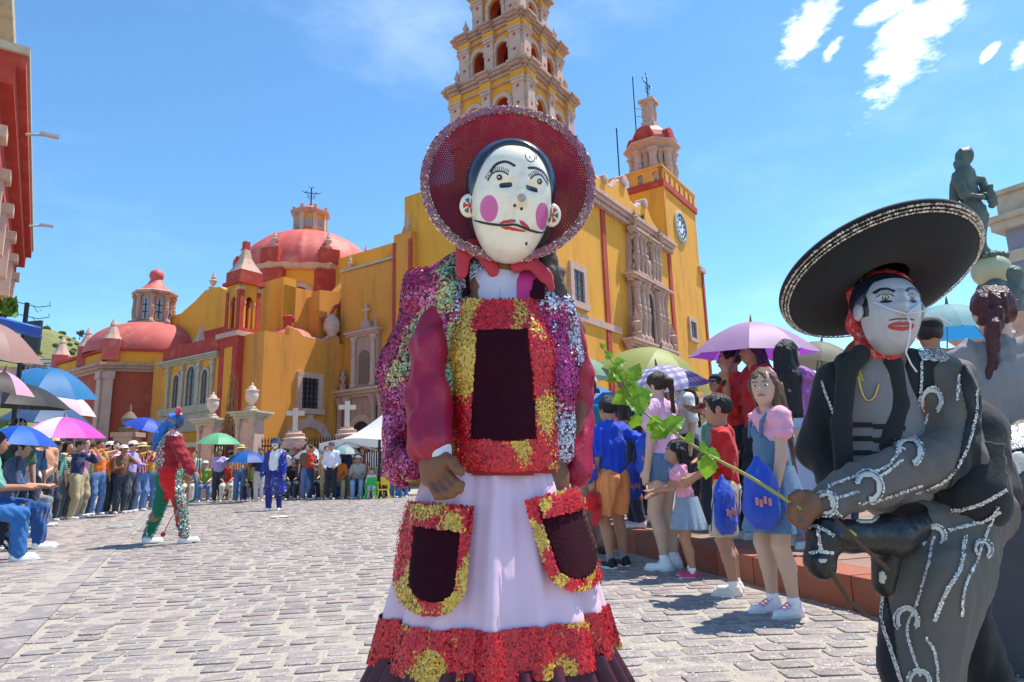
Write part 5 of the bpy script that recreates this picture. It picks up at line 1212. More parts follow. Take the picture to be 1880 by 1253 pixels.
# her right hand, relaxed, fingers curling towards the viewer's right
HYh=HY-.19
f.cap(wl,h3(800,855,HYh),.026,.032,front=(.5,.85,0),flat=.6,k=.012); f.cap(h3(790,855,HYh),h3(790,876,HYh),.030,.024,front=(.4,.9,0),flat=.62,k=.012)
for pts,r0 in (([(822,868),(840,888),(848,890),(828,894)],.0098),([(812,878),(832,897),(845,900),(826,906)],.0100),([(800,885),(818,906),(832,909),(815,913)],.0096),([(788,886),(800,908),(812,913),(800,914)],.0086)):
    q=[h3(x,y,HYh-(.005,.03,.02,-.002)[i]) for i,(x,y) in enumerate(pts)]
    for i in range(3): f.cap(q[i],q[i+1],r0*(1-.08*i),r0*(1-.08*(i+1)),k=.0015)
q=[h3(x,y,HYh-d_) for x,y,d_ in ((812,838,.0),(830,848,.025),(840,862,.035),(847,868,.035))]
for i in range(3): f.cap(q[i],q[i+1],.0145-.002*i,.0125-.002*i,k=.005)
V,Fq=f.mesh(.0042); mkobj('body',npmesh('body',V,Fq),skin((.22,.088,.046)),hero,HW)
# --- shirt front
f=Fld(.02); f.cap(chs,neck-np.array([0,.01,.055]),.125,.075,front=(0,1,0),flat=.75); V,Fq=f.mesh(.008); mkobj('undershirt',npmesh('undershirt',V,Fq),cloth((.55,.52,.66)),hero,HW)
# --- satin sleeves
SATR=mat((.34,.005,.040),rough=.42,var=.2,scale=5,bump=.4,bscale=18,sheen=0,key='satr')
wr1=wob(.0072,34,31,(1.6,1.6,.75))
for pts,rs,nm in (([h3(800,560,HY-.03),h3(790,640,HY-.095),h3(782,730,HY-.12),h3(790,812,HY-.17)],(.030,.043,.053,.047),'sleeve'),([h3(1044,600,HY+.03),h3(1064,690,HY+.08),h3(1066,770,HY+.08),h3(1058,868,HY+.03)],(.034,.036,.036,.034),'sleeve')):
    f=Fld(.02); 
    for i in range(3): f.cap(pts[i],pts[i+1],rs[i],rs[i+1])
    V,Fq=f.mesh(.006,wr1); mkobj(nm,npmesh(nm,V,Fq),SATR,hero,HW)
f=Fld(.004); f.cap(h3(796,815,HY-.17),h3(800,828,HY-.175),.040,.037); V,Fq=f.mesh(.006); mkobj('cuff',npmesh('cuff',V,Fq),cloth((.70,.66,.74)),hero,HW)
# --- jacket
f=Fld(.035)
f.cap(np.array([hl_[0]-.01,HY+.01,.86]),chs+np.array([0,.0,.02]),.150,.158,front=(0,1,0),flat=.72); f.cap(chs+np.array([0,0,.02]),neck-np.array([0,-.02,.07]),.158,.105,front=(0,1,0),flat=.72)
f.cap(h3(846,508,HY),h3(778,538,HY),.060,.052); f.cap(h3(778,538,HY),h3(742,690,HY+.03),.054,.060); f.cap(h3(738,690,HY+.03),h3(735,860,HY-.0),.060,.042)
f.cap(h3(808,540,HY-.035),h3(815,700,HY-.05),.055,.05); f.cap(h3(815,700,HY-.05),h3(822,840,HY-.06),.05,.04); f.cap(h3(735,850,HY-.06),h3(762,855,HY-.12),.035,.032)
f.cap(h3(1000,560,HY-.03),h3(1022,700,HY-.02),.050,.045); f.cap(h3(1022,700,HY-.02),h3(1024,830,HY-.01),.045,.035); f.cap(h3(980,540,HY),h3(1022,580,HY),.052,.048); f.cap(h3(1022,580,HY),h3(1050,660,HY+.05),.048,.044)
jV,jF=f.mesh(.0085,wob(.008,24,8)); JB=cloth((.12,.008,.05)); mkobj('jacket',npmesh('jacket',jV,jF),JB,hero,HW)
jS=Surf([(jV,jF)])
def jackcol(P):
    r=np.random.default_rng(4); n=len(P); t1=fnoise(P,17,1)+.15*r.normal(size=n); t2=fnoise(P,14,2)+.15*r.normal(size=n)
    x=(P[:,0]-hl_[0]); c=np.tile((.42,.012,.10),(n,1)); c[t1>.25]=(.66,.14,.32); g=(t2>.25)&(x<-.10); c[g]=(.52,.46,.17); g2=(t2>.55)&(x<-.10); c[g2]=(.25,.42,.26)
    sv=(np.abs(x+.075)<.035)|(x>.065); c[sv&(t1>-.05)]=(.62,.64,.80); c[sv&(t1<-.35)]=(.45,.03,.22)
    k=r.random(n)<.12; c[k]=c[k]*.3; return np.clip(c*(1+.3*r.normal(size=(n,1))),0,1)
seq_obj('jacket_sequins',[seq_mesh(jV,jF,46000,.0035,jackcol,3,.26,keep=lambda P:P[:,1]<HY+.06)],hero,HW)
# collar and lining
for pts,nm,c in (([(848,498),(852,462),(872,452),(896,480),(905,498)],'collar',(.50,.010,.03)),([(950,486),(972,478),(1004,508),(1012,530)],'collar',(.45,.010,.03))):
    f=Fld(.01); q=[h3(x,y,HY-.085) for x,y in pts]
    for i in range(len(q)-1): f.cap(q[i],q[i+1],.017,.016,front=(0,1,0),flat=.35)
    V,Fq=f.mesh(.0055,wob(.004,50,2)); mkobj(nm,npmesh(nm,V,Fq),mat(c,rough=.45,var=.1,bump=.1,key='coll',sheen=.3),hero,HW)
uS=Surf([(jV,jF)])
patch(jS,[(944,490),(985,505),(992,545),(972,560),(946,556)],.012,3,'lining',mat((.62,.03,.22),rough=.5,var=.08,bump=.1,key='lin'),hero,HW)
patch(jS,[(917,486),(954,492),(956,560),(915,560)],.008,3,'shirt_front',cloth((.52,.50,.66)),hero,HW)
# --- skirt: gathered pale pink apron over a maroon ruffle
cx,cyy=D(906,860,HY)[0],HY
def skirt(th,t,base=0.):
    # th: angle, 0 = towards camera; t 0 waist .. 1 hem
    rx=.158+.118*t**.80; ry=.125+.105*t**.80; fo=.007+.013*t
    k=1+ (fo/rx)*(math.sin(9*th+1.1+.6*math.sin(3*th))*.7+.6*math.sin(15*th+.5+1.5*t)+.5*(1-.5*t)*math.sin(27*th+2*t+math.sin(4*th)))
    return (cx+(rx*k+base)*math.sin(th)-.008*t,cyy-.0-(ry*k+base)*math.cos(th),.835-.435*t)
def grid_np(fn,nu,nv):
    V=np.array([fn(i/nu*2*math.pi,j/(nv-1)) for j in range(nv) for i in range(nu)]); j=np.arange(nv-1)[:,None]*nu; i=np.arange(nu)[None]
    return V,np.stack([j+i,j+(i+1)%nu,j+nu+(i+1)%nu,j+nu+i],-1).reshape(-1,4)[:,::-1]
sV,sF=grid_np(skirt,160,40)
PINK=mat((.76,.52,.65),rough=.5,var=.07,scale=4,bump=.12,bscale=14,sheen=.25,dirt=(.68,.47,.56),dscale=5,key='pinksatin')
mkobj('apron_skirt',npmesh('apron_skirt',sV,sF),PINK,hero,HW)
def skirt_flat(th,t):
    rx=.158+.118*t**.80; ry=.125+.105*t**.80; k=1+(.004+.008*t)/rx*(math.sin(9*th+1.1+.6*math.sin(3*th))*.6)
    return (cx+(rx*k+.008)*math.sin(th)-.008*t,cyy-(ry*k+.008)*math.cos(th),.835-.435*t)
pV,pF=grid_np(skirt_flat,120,30); sS=Surf([(pV,pF)])
def ruffle(th,t):
    rx=.270+.045*t; ry=.224+.04*t; k=1+(.014+.030*t)/rx*math.sin(26*th+1.2*math.sin(5*th)+.4*t)
    return (cx-.006+rx*k*math.sin(th),cyy-ry*k*math.cos(th),.412-.135*t)
rV,rF=grid_np(ruffle,420,9); mkobj('ruffle',npmesh('ruffle',rV,rF),mat((.075,.005,.020),rough=.5,var=.15,bump=.12,bscale=30,sheen=0,key='ruf'),hero,HW)
for s_ in (-1,1):
    f=Fld(.02); f.cap(np.array([pel[0]+s_*.09,HY-.02,.43]),np.array([pel[0]+s_*.09,HY+.02,.06]),.075,.06); V,Fq=f.mesh(.012,wob(.006,30,4)); mkobj('trouser_leg',npmesh('trouser_leg',V,Fq),cloth((.25,.02,.09)),hero,HW)
    if s_<0: seq_obj('trouser_sequins',[seq_mesh(V,Fq,1600,.005,lambda P:pick(P,20,.1,(.45,.03,.15),(.55,.45,.50),7),5)],hero,HW)
    f=Fld(.015); f.cap(np.array([pel[0]+s_*.09,HY+.04,.05]),np.array([pel[0]+s_*.11,HY-.14,.04]),.046,.042); V,Fq=f.mesh(.012); mkobj('shoe',npmesh('shoe',V,Fq),mat((.02,.02,.02),rough=.5,key='hsh'),hero,HW)
RB=cloth((.30,.008,.015)); VEL=mat((.030,.003,.009),rough=.95,var=.25,scale=30,bump=.2,bscale=150,sheen=0,spec=.15,key='velvet')
def band(th,t): return skirt(th,.785+.222*t,.006)
bV,bF=grid_np(band,200,10); o=mkobj('hem_band',npmesh('hem_band',bV,bF),RB,hero,HW)
seqs=[seq_mesh(bV,bF,14500,.0036,redgold(11,.42),1,.15,keep=lambda P:P[:,1]<HY+.06)]
# pockets
def U(c,w_,h_,r_,rot,n=10):
    pts=[(-w_,-h_),(w_,-h_),(w_,h_-r_)]+[(w_*math.cos(a),h_-r_+r_*math.sin(a)) for a in np.linspace(0,math.pi,n)]+[(-w_,h_-r_)]
    ca,sa=math.cos(rot),math.sin(rot); return [(c[0]+x*ca-y*sa,c[1]+x*sa+y*ca) for x,y in pts]
for k,(c,rot,w_,h_) in enumerate(((( 800,1030),.10,64,104),((1042,996),-.30,58,94))):
    out=U(c,w_,h_,w_,rot); inn=U((c[0]+(4 if k==0 else -2),c[1]+2),w_*.62,h_*.74,w_*.6,rot)
    po=patch(sS,out,.012,3.2,'pocket',RB,hero,HW); patch(sS,inn,.017,3.2,'pocket_panel',VEL,hero,HW)
    ca,sa=math.cos(rot),math.sin(rot); fl=[(c[0]+x*ca-y*sa,c[1]+x*sa+y*ca) for x,y in ((-w_*.66,-h_*.93),(w_*.92,-h_*.93),(w_*.86,-h_*.52),(-w_*.62,-h_*.56))]
    patch(sS,fl,.021,3.2,'pocket_flap',RB,hero,HW)
    seqs+= [seq_poly(sS,out,.0040,.0034,redgold(21+k,.25),.0155,holes=(inn,),seed=2+k),seq_poly(sS,fl,.0040,.0034,redgold(31+k,.05 if k==0 else .6),.0245,seed=5+k)]
# --- apron bib over the jacket: its own shell in front
f=Fld(.03); f.cap(np.array([hl_[0]-.002,HY-.035,.85]),np.array([hl_[0]+.0,HY-.04,1.10]),.135,.130,front=(0,1,0),flat=.82); f.cap(np.array([hl_[0],HY-.04,1.10]),np.array([hl_[0],HY-.03,1.26]),.130,.10,front=(0,1,0),flat=.8)
fV,fF=f.mesh(.008,wob(.003,18,5)); bS=Surf([(fV,fF)])
bib=[(836,552),(1004,552),(1016,640),(1022,760),(1032,858),(925,866),(812,858),(818,760),(828,640)]; pan=[(878,610),(966,606),(976,700),(982,808),(925,812),(866,806),(872,700)]
patch(bS,bib,.004,4,'bib',RB,hero,HW); patch(bS,pan,.012,4,'bib_panel',VEL,hero,HW)
seqs.append(seq_poly(bS,bib,.0040,.0034,lambda P:pick(P,19,.12,(.60,.010,.018),(.66,.38,.05),41),.0095,holes=(pan,),seed=9))
for pts in ([(838,556),(868,556),(872,470),(848,474)],[(975,556),(1002,556),(1000,512),(984,504)]): patch(jS,pts,.022,3,'bib_strap',VEL,hero,HW)
patch(bS,[(812,852),(1034,852),(1036,868),(925,876),(810,868)],.008,4,'waistband',RB,hero,HW)
seq_obj('costume_sequins',[s_ for s_ in seqs if s_],hero,HW)
# --- head: scarf, mask, hat
MF=frame((0,0,0),(0,0,1)); mc=h3(938,372,HY-.14)
def facefr(c,yaw,pitch,roll):
    # z out of the face (towards the camera when yaw=pitch=0), x viewer's right, y up
    z=Vector((math.sin(yaw)*math.cos(pitch),-math.cos(yaw)*math.cos(pitch),math.sin(pitch))); x=Vector((0,0,1)).cross(z)*1.0; x.normalize(); y=z.cross(x)
    q=Matrix.Rotation(-roll,3,z); x=q@x; y=q@y
    return Matrix(((x.x,y.x,z.x,c[0]),(x.y,y.y,z.y,c[1]),(x.z,y.z,z.z,c[2]),(0,0,0,1)))
fm=facefr(mc,math.radians(6),math.radians(-19),math.radians(4.5)); fm=Matrix.Translation(-hero_loc)@fm
K=.000318; R6=math.radians(6)
def z2f(a,b): dx=a-430; dy=-(b-700); return ((dx*math.cos(R6)-dy*math.sin(R6))*K,(dx*math.sin(R6)+dy*math.cos(R6))*K*1.02)
def f2z(P):
    x=P[:,0]/K; y=P[:,1]/K/1.02; return np.stack([430+x*math.cos(R6)+y*math.sin(R6),700-(-x*math.sin(R6)+y*math.cos(R6))],1)
def bump(x,y,cx_,cy_,sx,sy): return np.exp(-((x-cx_)/sx)**2-((y-cy_)/sy)**2)
def zf1(x,y,r):
    z=.080*np.sqrt(np.clip(1-r**3.6,0,1))+.010*(1-r)
    n0=z2f(478,690); z=z+.020*np.exp(-((x-n0[0])/.013)**2)*np.clip(1-np.abs((y-n0[1]-.018)/.042),0,1)**.8+.012*bump(x,y,n0[0],n0[1]-.004,.014,.012)
    for e in ((368,585),(570,612)): q=z2f(*e); z=z-.010*bump(x,y,q[0],q[1],.024,.014)
    q=z2f(430,885); z=z+.006*bump(x,y,q[0],q[1],.03,.014); q=z2f(415,1080); z=z+.006*bump(x,y,q[0],q[1],.03,.03); return z
WH=np.array(lin('f0e4d0'))
def paint1(P):
    Z=f2z(P); n=len(P); c=np.tile(WH,(n,1)); BK=np.array((.012,.012,.014)); RD=np.array((.55,.015,.015)); PK=np.array((.62,.11,.33)); RDK=np.array((.16,.10,.06))
    c*= (1-.10*np.clip(fnoise(np.c_[P,P[:,:1]],60,3),0,1))[:,None]
    el=lambda cx_,cy_,rx,ry: ((Z[:,0]-cx_)/rx)**2+((Z[:,1]-cy_)/ry)**2<1
    c[el(240,757,66,97)]=PK; c[el(648,818,58,100)]=PK
    for ex,ey in ((368,592),(563,620)): 
        c[((Z[:,0]-ex)/48)**4+((Z[:,1]-ey-(.25*(Z[:,0]-ex) if ex>500 else -.06*(Z[:,0]-ex)))/19)**4<1]=(.01,.008,.006)
    for pts,w0 in (([(262,490),(290,450),(330,428),(380,424),(435,452)],13),([(545,470),(600,470),(650,488),(685,520),(702,552)],13)):
        c[polydist(smoothpoly(pts,4,False),Z)<w0*.8]=(.03,.018,.015)
    for pts in ([(238,555),(262,515),(300,494),(345,496),(386,518)],[(556,550),(590,522),(630,518),(665,545),(698,590)]):
        q=smoothpoly(pts,4,False); c[polydist(q,Z)<5.5]=BK
        for i in range(1,len(q)-1):
            p=q[i]; o=np.array([-(q[min(i+1,len(q)-1)]-q[i-1])[1]*-1,-(q[i+1]-q[i-1])[0]]); o/=np.linalg.norm(o)+1e-6; c[segdist(p,p+o*32*np.array([1,1]),Z)<3.2]=BK
    for ex,ey in ((322,536),(627,567)): c[el(ex,ey,22,22)]=BK; c[el(ex-4,ey-2,6,6)]=(.8,.8,.78)
    for ex,ey in ((428,742),(480,766)): c[el(ex,ey,12,12)]=(.02,.012,.01)
    c[el(478,690,34,30)]=(.42,.35,.28)
    up=np.array([(310,866),(340,848),(400,838),(432,842),(436,862),(380,868),(315,872)]); up2=np.array([(460,846),(490,852),(530,885),(550,915),(515,908),(470,876)]); lo=np.array([(316,892),(380,890),(440,905),(520,925),(500,935),(420,924),(350,910)])
    for q in (up,up2,lo): c[inpoly(Z,q)]=RD
    c[el(521,1019,11,14)]=BK
    sp=[(610+(20+34*(1-t))*0,0) for t in (0,)]
    q=[(570+ (8+36*t)*math.cos(2.2+t*7.6)*1.05,384+(8+38*t)*math.sin(2.2+t*7.6)*1.1) for t in np.linspace(0,1,26)]; q.append((610,262)); c[polydist(q[:-1],Z)<4.5]=BK; c[polydist([(610,399),(618,372),(604,342),(576,312)],Z)<4.5]=BK
    return c
mk=mask(hero,fm,.100,.138,.153,paint1,zf1)
def zat(a,b,off=.004):
    x,y=z2f(a,b); yn=y/.138 if y>0 else y/.153; xs=x/(.100*(1-.17*max(-yn,0)**1.7-.08*max(yn,0)**2)); r=min(1,math.hypot(xs,yn)); return (x,y,float(zf1(np.array([x]),np.array([y]),np.array([r]))[0])+off)
b=MB(); b.tube([zat(a,b_) for a,b_ in [tuple(q) for q in smoothpoly([(112,822),(200,860),(330,882),(430,880),(540,920),(640,938),(690,915)],4,False)]],.0028,6); b.obj('mask_string',mat((.02,.02,.02),rough=.6,key='mstr'),mk,smooth='all')
HBL=mat((.010,.014,.028),rough=.2,var=.3,scale=8,bump=.1,bscale=40,coat=.5,key='mhair')
f=Fld(.02); f.ell((0,.040,-.026),(.117,.120,.095)); f.ell((0,.030,.07),(.095,.146,.078),sub=True,k=.008); f.ell((0,-.135,0),(.17,.115,.17),sub=True,k=.01); V,Fq=f.mesh(.006); mkobj('mask_hair',npmesh('mask_hair',V,Fq),HBL,mk,Matrix())
mk.children[-1].matrix_local=Matrix()
for ex,ey,s_ in ((98,722,-1),(752,805,1)):
    q=z2f(ex,ey); n=24; V=[];
    pts=[(q[0]+.023*r_*math.cos(t),q[1]+.029*r_*math.sin(t),.012*math.sqrt(max(0,1-r_*r_))+.008) for r_ in np.linspace(0,1,14) for t in np.linspace(0,2*math.pi,n*2,endpoint=False)]
    V=np.array(pts); m2=n*2; i=np.arange(13)[:,None]*m2; j=np.arange(m2)[None]; Fq=np.stack([i+j,i+m2+j,i+m2+(j+1)%m2,i+(j+1)%m2],-1).reshape(-1,4)
    dx=(V[:,0]-q[0]-s_*-.002)/.017; dy=(V[:,1]-q[1])/.020; an=np.arctan2(dy,dx); rr_=np.hypot(dx,dy); c=np.tile(WH,(len(V),1)); k=np.floor((an+math.pi)/(math.pi/3)+.5).astype(int)%6; ph=np.abs(((an+math.pi)/(math.pi/3)+.5)%1-.5)
    pet=(rr_<1)&(ph<.36); c[pet&(k%2==0)]=(.50,.02,.02); c[pet&(k%2==1)]=(.02,.16,.09); c[rr_<.22]=(.5,.02,.02)
    mkobj('mask_ear',npmesh('mask_ear',V,Fq,True,c),mk.data.materials[0],mk,Matrix())
# scarf hanging behind the mask
f=Fld(.015); sc_=[h3(870,400,HY-.03),h3(868,450,HY-.02),h3(850,478,HY-.03)]; f.cap(sc_[0],sc_[1],.03,.03); f.cap(sc_[1],sc_[2],.03,.02)
q=[h3(985,400,HY-.03),h3(992,455,HY-.04),h3(1012,500,HY-.05),h3(1024,535,HY-.05)]
for i in range(3): f.cap(q[i],q[i+1],.036-.005*i,.034-.006*i)
f.cap(h3(935,345,HY-.0),h3(935,400,HY+.0),.085,.09); f.cap(h3(935,400,HY-.01),h3(925,470,HY),.085,.06)
V,Fq=f.mesh(.007,wob(.007,60,6,(1.5,1.5,.5))); mkobj('head_scarf',npmesh('head_scarf',V,Fq),cloth((.085,.062,.055)),hero,HW)
# hat
hat_c=h3(932,346,HY-.045); hd=Vector((.06,-1,.10)).normalized(); HF=Matrix.Translation(-hero_loc)@frame(hat_c,hd,(1,0,0))
hat=empty('straw_hat',hero_loc,0,'wide red woven straw hat with sequined rim, tipped behind the white mask','hat')
R0=.216; prof=[]
for i in range(181):
    t=i/180; r_=.088+(R0-.088)*t; prof.append((r_,-.012+.050*t**2.4+.0010*math.sin(t*math.pi*2*30)))
V=np.array([(r_*math.cos(a),r_*math.sin(a),z) for r_,z in prof for a in np.linspace(0,2*math.pi,180,endpoint=False)]); i=np.arange(180)[:,None]*180; j=np.arange(180)[None]; Fq=np.stack([i+j,i+180+j,i+180+(j+1)%180,i+(j+1)%180],-1).reshape(-1,4)
m=bpy.data.materials.new('surface'); m.use_nodes=True; t=NT(m.node_tree)
g=t.n('ShaderNodeTexCoord').outputs['Object']; sp=t.n('ShaderNodeSeparateXYZ',i_Vector=g); rad=t.math('SQRT',t.math('ADD',t.math('POWER',sp.outputs[0],2.),t.math('POWER',sp.outputs[1],2.))); an=t.math('ARCTAN2',sp.outputs[1],sp.outputs[0])
s1=t.math('SINE',t.math('MULTIPLY',rad,2*math.pi*30/(R0-.088))); s2=t.math('SINE',t.math('ADD',t.math('MULTIPLY',an,150.),t.math('MULTIPLY',t.math('FLOOR',t.math('MULTIPLY',rad,30/(R0-.088))),2.4)))
nz=t.n('ShaderNodeTexNoise',i_Vector=g,i_Scale=7.,i_Detail=2.); hole=t.math('MULTIPLY',t.ramp(s1,.5,.95),t.ramp(s2,.35,.9)); hole=t.math('MULTIPLY',hole,t.ramp(nz.outputs[0],.42,.6))
bs=t.n('ShaderNodeBsdfPrincipled',i_Roughness=.55); bs.inputs['Base Color'].default_value=(.20,.012,.028,1)
n2=t.n('ShaderNodeTexNoise',i_Vector=g,i_Scale=160.,i_Detail=2.); bs_c=t.mix(n2.outputs[0],(.13,.006,.018),(.26,.015,.038)); t.link(bs_c,bs.inputs['Base Color'])
tl=t.n('ShaderNodeBsdfTranslucent',i_Color=(.42,.02,.05,1)); mx=t.n('ShaderNodeMixShader',i_0=.16,i_1=bs.outputs[0],i_2=tl.outputs[0]); tr=t.n('ShaderNodeBsdfTransparent')
mx2=t.n('ShaderNodeMixShader',i_0=hole,i_1=mx.outputs[0],i_2=tr.outputs[0]); t.link(mx2.outputs[0],t.n('ShaderNodeOutputMaterial').inputs[0])
mkobj('brim',npmesh('brim',V,Fq),m,hat,HF)
b=MB(); b.lathe([(.089,-.012),(.094,-.05),(.090,-.11),(.06,-.135),(.001,-.14)],48); b.obj('crown',m,hat,smooth='all',mw=HF)
# rim roll with sequins
n1,n2_=150,14; V=np.array([((R0+.002-.011*math.cos(q))*math.cos(a),(R0+.002-.011*math.cos(q))*math.sin(a),.038+.007*math.sin(q)) for a in np.linspace(0,2*math.pi,n1,endpoint=False) for q in np.linspace(0,2*math.pi,n2_,endpoint=False)])
i=np.arange(n1)[:,None]; j=np.arange(n2_)[None]; Fq=np.stack([i*n2_+j,((i+1)%n1)*n2_+j,((i+1)%n1)*n2_+(j+1)%n2_,i*n2_+(j+1)%n2_],-1).reshape(-1,4)
mkobj('rim',npmesh('rim',V,Fq),cloth((.30,.10,.14)),hat,HF)
def rimcol(P):
    r=np.random.default_rng(2); n=len(P); c=np.tile((.58,.28,.34),(n,1)); t1=fnoise(P,16,5)+.2*r.normal(size=n); c[t1>.0]=(.78,.58,.56); c[t1>.35]=(.88,.78,.55); c[t1<-.55]=(.50,.40,.62); k=r.random(n)<.15; c[k]*=.35; return np.clip(c*(1+.25*r.normal(size=(n,1))),0,1)
o=seq_obj('rim_sequins',[seq_mesh(V,Fq,6500,.0038,rimcol,6,.4)],hat,HF)
# ================================================================ charro dancer on the right: silver mask, black sombrero, hobby horse
QY=2.0; ql=D(1740,900,QY); c_loc=Vector((ql[0],QY,0))
cha=empty('person',c_loc,0,'dancer in silver mask and black sombrero, grey charro suit with silver horseshoes','person'); QW=Matrix.Translation(-c_loc)
def c3(px,py,d=0.): return np.array(D(px,py,QY+d))
BLK=cloth((.012,.012,.014),sheen=.08,bump=.2,bscale=30); GRY=cloth((.125,.110,.098),bump=.55,bscale=11,sheen=.05)
# body skin
f=Fld(.014); hc=c3(1625,575,.02); nk=c3(1605,672,.05); f.ell(hc,(.08,.09,.11)); f.cap(hc-np.array([0,0,.06]),nk,.055,.058); hp=c3(1770,905,.12); f.cap(nk,hp,.10,.14,front=(0,1,0),flat=.8)
shn=c3(1712,690,.04); eln=c3(1742,835,-.02); wrn=c3(1505,928,-.20); shf=c3(1535,700,.10); elf=c3(1500,830,.12); wrf=c3(1545,900,.0)
f.cap(shn,shf,.05,.05); f.cap(shn,eln,.045,.04); f.cap(eln,wrn,.04,.027); f.cap(shf,elf,.045,.04); f.cap(elf,wrf,.04,.026)
kn=c3(1700,1110,-.06); an=c3(1720,1420,.08); kf=c3(1690,1110,.16); af=c3(1850,1400,.30); an[2]=max(an[2],.06); af[2]=max(af[2],.06)
f.cap(hp,kn,.09,.06); f.cap(kn,an,.06,.04); f.cap(hp,kf,.09,.06); f.cap(kf,af,.06,.04)
# gripping hand
hh=-.23
f.cap(wrn,c3(1478,932,hh),.028,.034,k=.015); f.cap(c3(1482,920,hh),c3(1472,950,hh),.030,.028,k=.012)
for i,(a_,b_,c_) in enumerate((((1462,918),(1452,932),(1462,945)),((1458,930),(1450,945),(1462,955)),((1462,943),(1456,956),(1468,963)),((1470,952),(1467,964),(1478,968)))):
    q=[c3(*a_,hh-.012),c3(*b_,hh-.03),c3(*c_,hh-.018)]; f.cap(c3(1474,930+8*i,hh),q[0],.013,.0115,k=.004); f.cap(q[0],q[1],.0115,.0105,k=.003); f.cap(q[1],q[2],.0105,.0095,k=.003)
f.cap(c3(1480,915,hh),c3(1466,906,hh-.015),.013,.0115,k=.005); f.cap(c3(1466,906,hh-.015),c3(1452,914,hh-.03),.0115,.0095,k=.004)
V,Fq=f.mesh(.0058); mkobj('body',npmesh('body',V,Fq),skin((.19,.08,.042)),cha,QW)
# grey striped T-shirt
f=Fld(.03); tp=c3(1602,700,.03); f.cap(tp,c3(1640,880,.05),.105,.125,front=(0,1,0),flat=.8); tV,tF=f.mesh(.009,wob(.005,26,2)); mkobj('t_shirt',npmesh('t_shirt',tV,tF),cloth((.20,.185,.19)),cha,QW); tS=Surf([(tV,tF)])
for y in (775,800,826): patch(tS,[(1556,y-2),(1662,y+5),(1664,y+17),(1558,y+10)],.004,3,'shirt_stripe',BLK,cha,QW)
patch(tS,[(1570,648),(1588,700),(1580,705),(1566,670)],.004,2.5,'yellow_collar',cloth((.42,.38,.06)),cha,QW)
# jacket (black) with grey sleeve panel
f=Fld(.03); f.cap(c3(1560,672,.05),c3(1532,720,.10),.045,.05); f.cap(c3(1532,720,.10),c3(1545,880,.10),.060,.075); f.cap(c3(1660,680,.06),c3(1700,700,.06),.075,.085)
f.cap(c3(1690,730,.10),c3(1775,900,.14),.145,.150,front=(0,1,0),flat=.85); f.cap(c3(1660,690,.01),c3(1655,860,.03),.040,.045); f.cap(c3(1655,860,.03),c3(1700,905,.03),.05,.05); f.cap(c3(1765,900,.06),c3(1805,880,.12),.12,.09); f.cap(c3(1778,790,.06),c3(1775,905,.0),.105,.11)
jV,jF=f.mesh(.009,wob(.007,20,9)); mkobj('jacket',npmesh('jacket',jV,jF),BLK,cha,QW); cjS=Surf([(jV,jF)])
# arm in sleeve (grey face, black back)
f=Fld(.025); f.cap(c3(1728,700,.04),c3(1748,825,-.0),.094,.092); f.cap(c3(1748,825,-.0),c3(1610,885,-.13),.088,.064); f.cap(c3(1610,885,-.13),c3(1516,925,-.195),.064,.050)
aV,aF=f.mesh(.008,wob(.010,26,12,(1,1,1))); mkobj('sleeve',npmesh('sleeve',aV,aF),GRY,cha,QW); aS=Surf([(aV,aF)])
f=Fld(.025); f.cap(shf,elf,.062,.058); f.cap(elf,wrf,.055,.042); V,Fq=f.mesh(.009,wob(.005,22,13)); mkobj('sleeve',npmesh('sleeve',V,Fq),BLK,cha,QW)
# black edge of the jacket outside the grey sleeve panel
patch(aS,[(1770,665),(1800,720),(1800,900),(1735,905),(1760,840),(1775,760),(1760,690)],.004,2.4,'sleeve_back',BLK,cha,QW)
# trousers
f=Fld(.03); f.cap(c3(1765,925,.08),c3(1715,1075,-.04),.135,.115); f.cap(c3(1715,1075,-.04),c3(1690,1230,-.02),.110,.100); f.cap(c3(1690,1230,-.02),an,.10,.075); f.cap(c3(1765,940,.10),c3(1690,960,.0),.10,.075)
lV,lF=f.mesh(.0095,wob(.011,20,15,(1,1,.7))); mkobj('trousers',npmesh('trousers',lV,lF),GRY,cha,QW); lS=Surf([(lV,lF)])
f=Fld(.03); f.cap(c3(1765,930,.14),c3(1735,1100,.20),.12,.10); f.cap(c3(1735,1100,.20),af,.10,.08); V,Fq=f.mesh(.0095,wob(.011,20,16,(1,1,.7))); mkobj('trousers',npmesh('trousers',V,Fq),BLK,cha,QW)
patch(lS,[(1590,1085),(1622,1060),(1640,1140),(1655,1253),(1660,1300),(1580,1300),(1592,1160)],.004,2.2,'trouser_back',BLK,cha,QW)

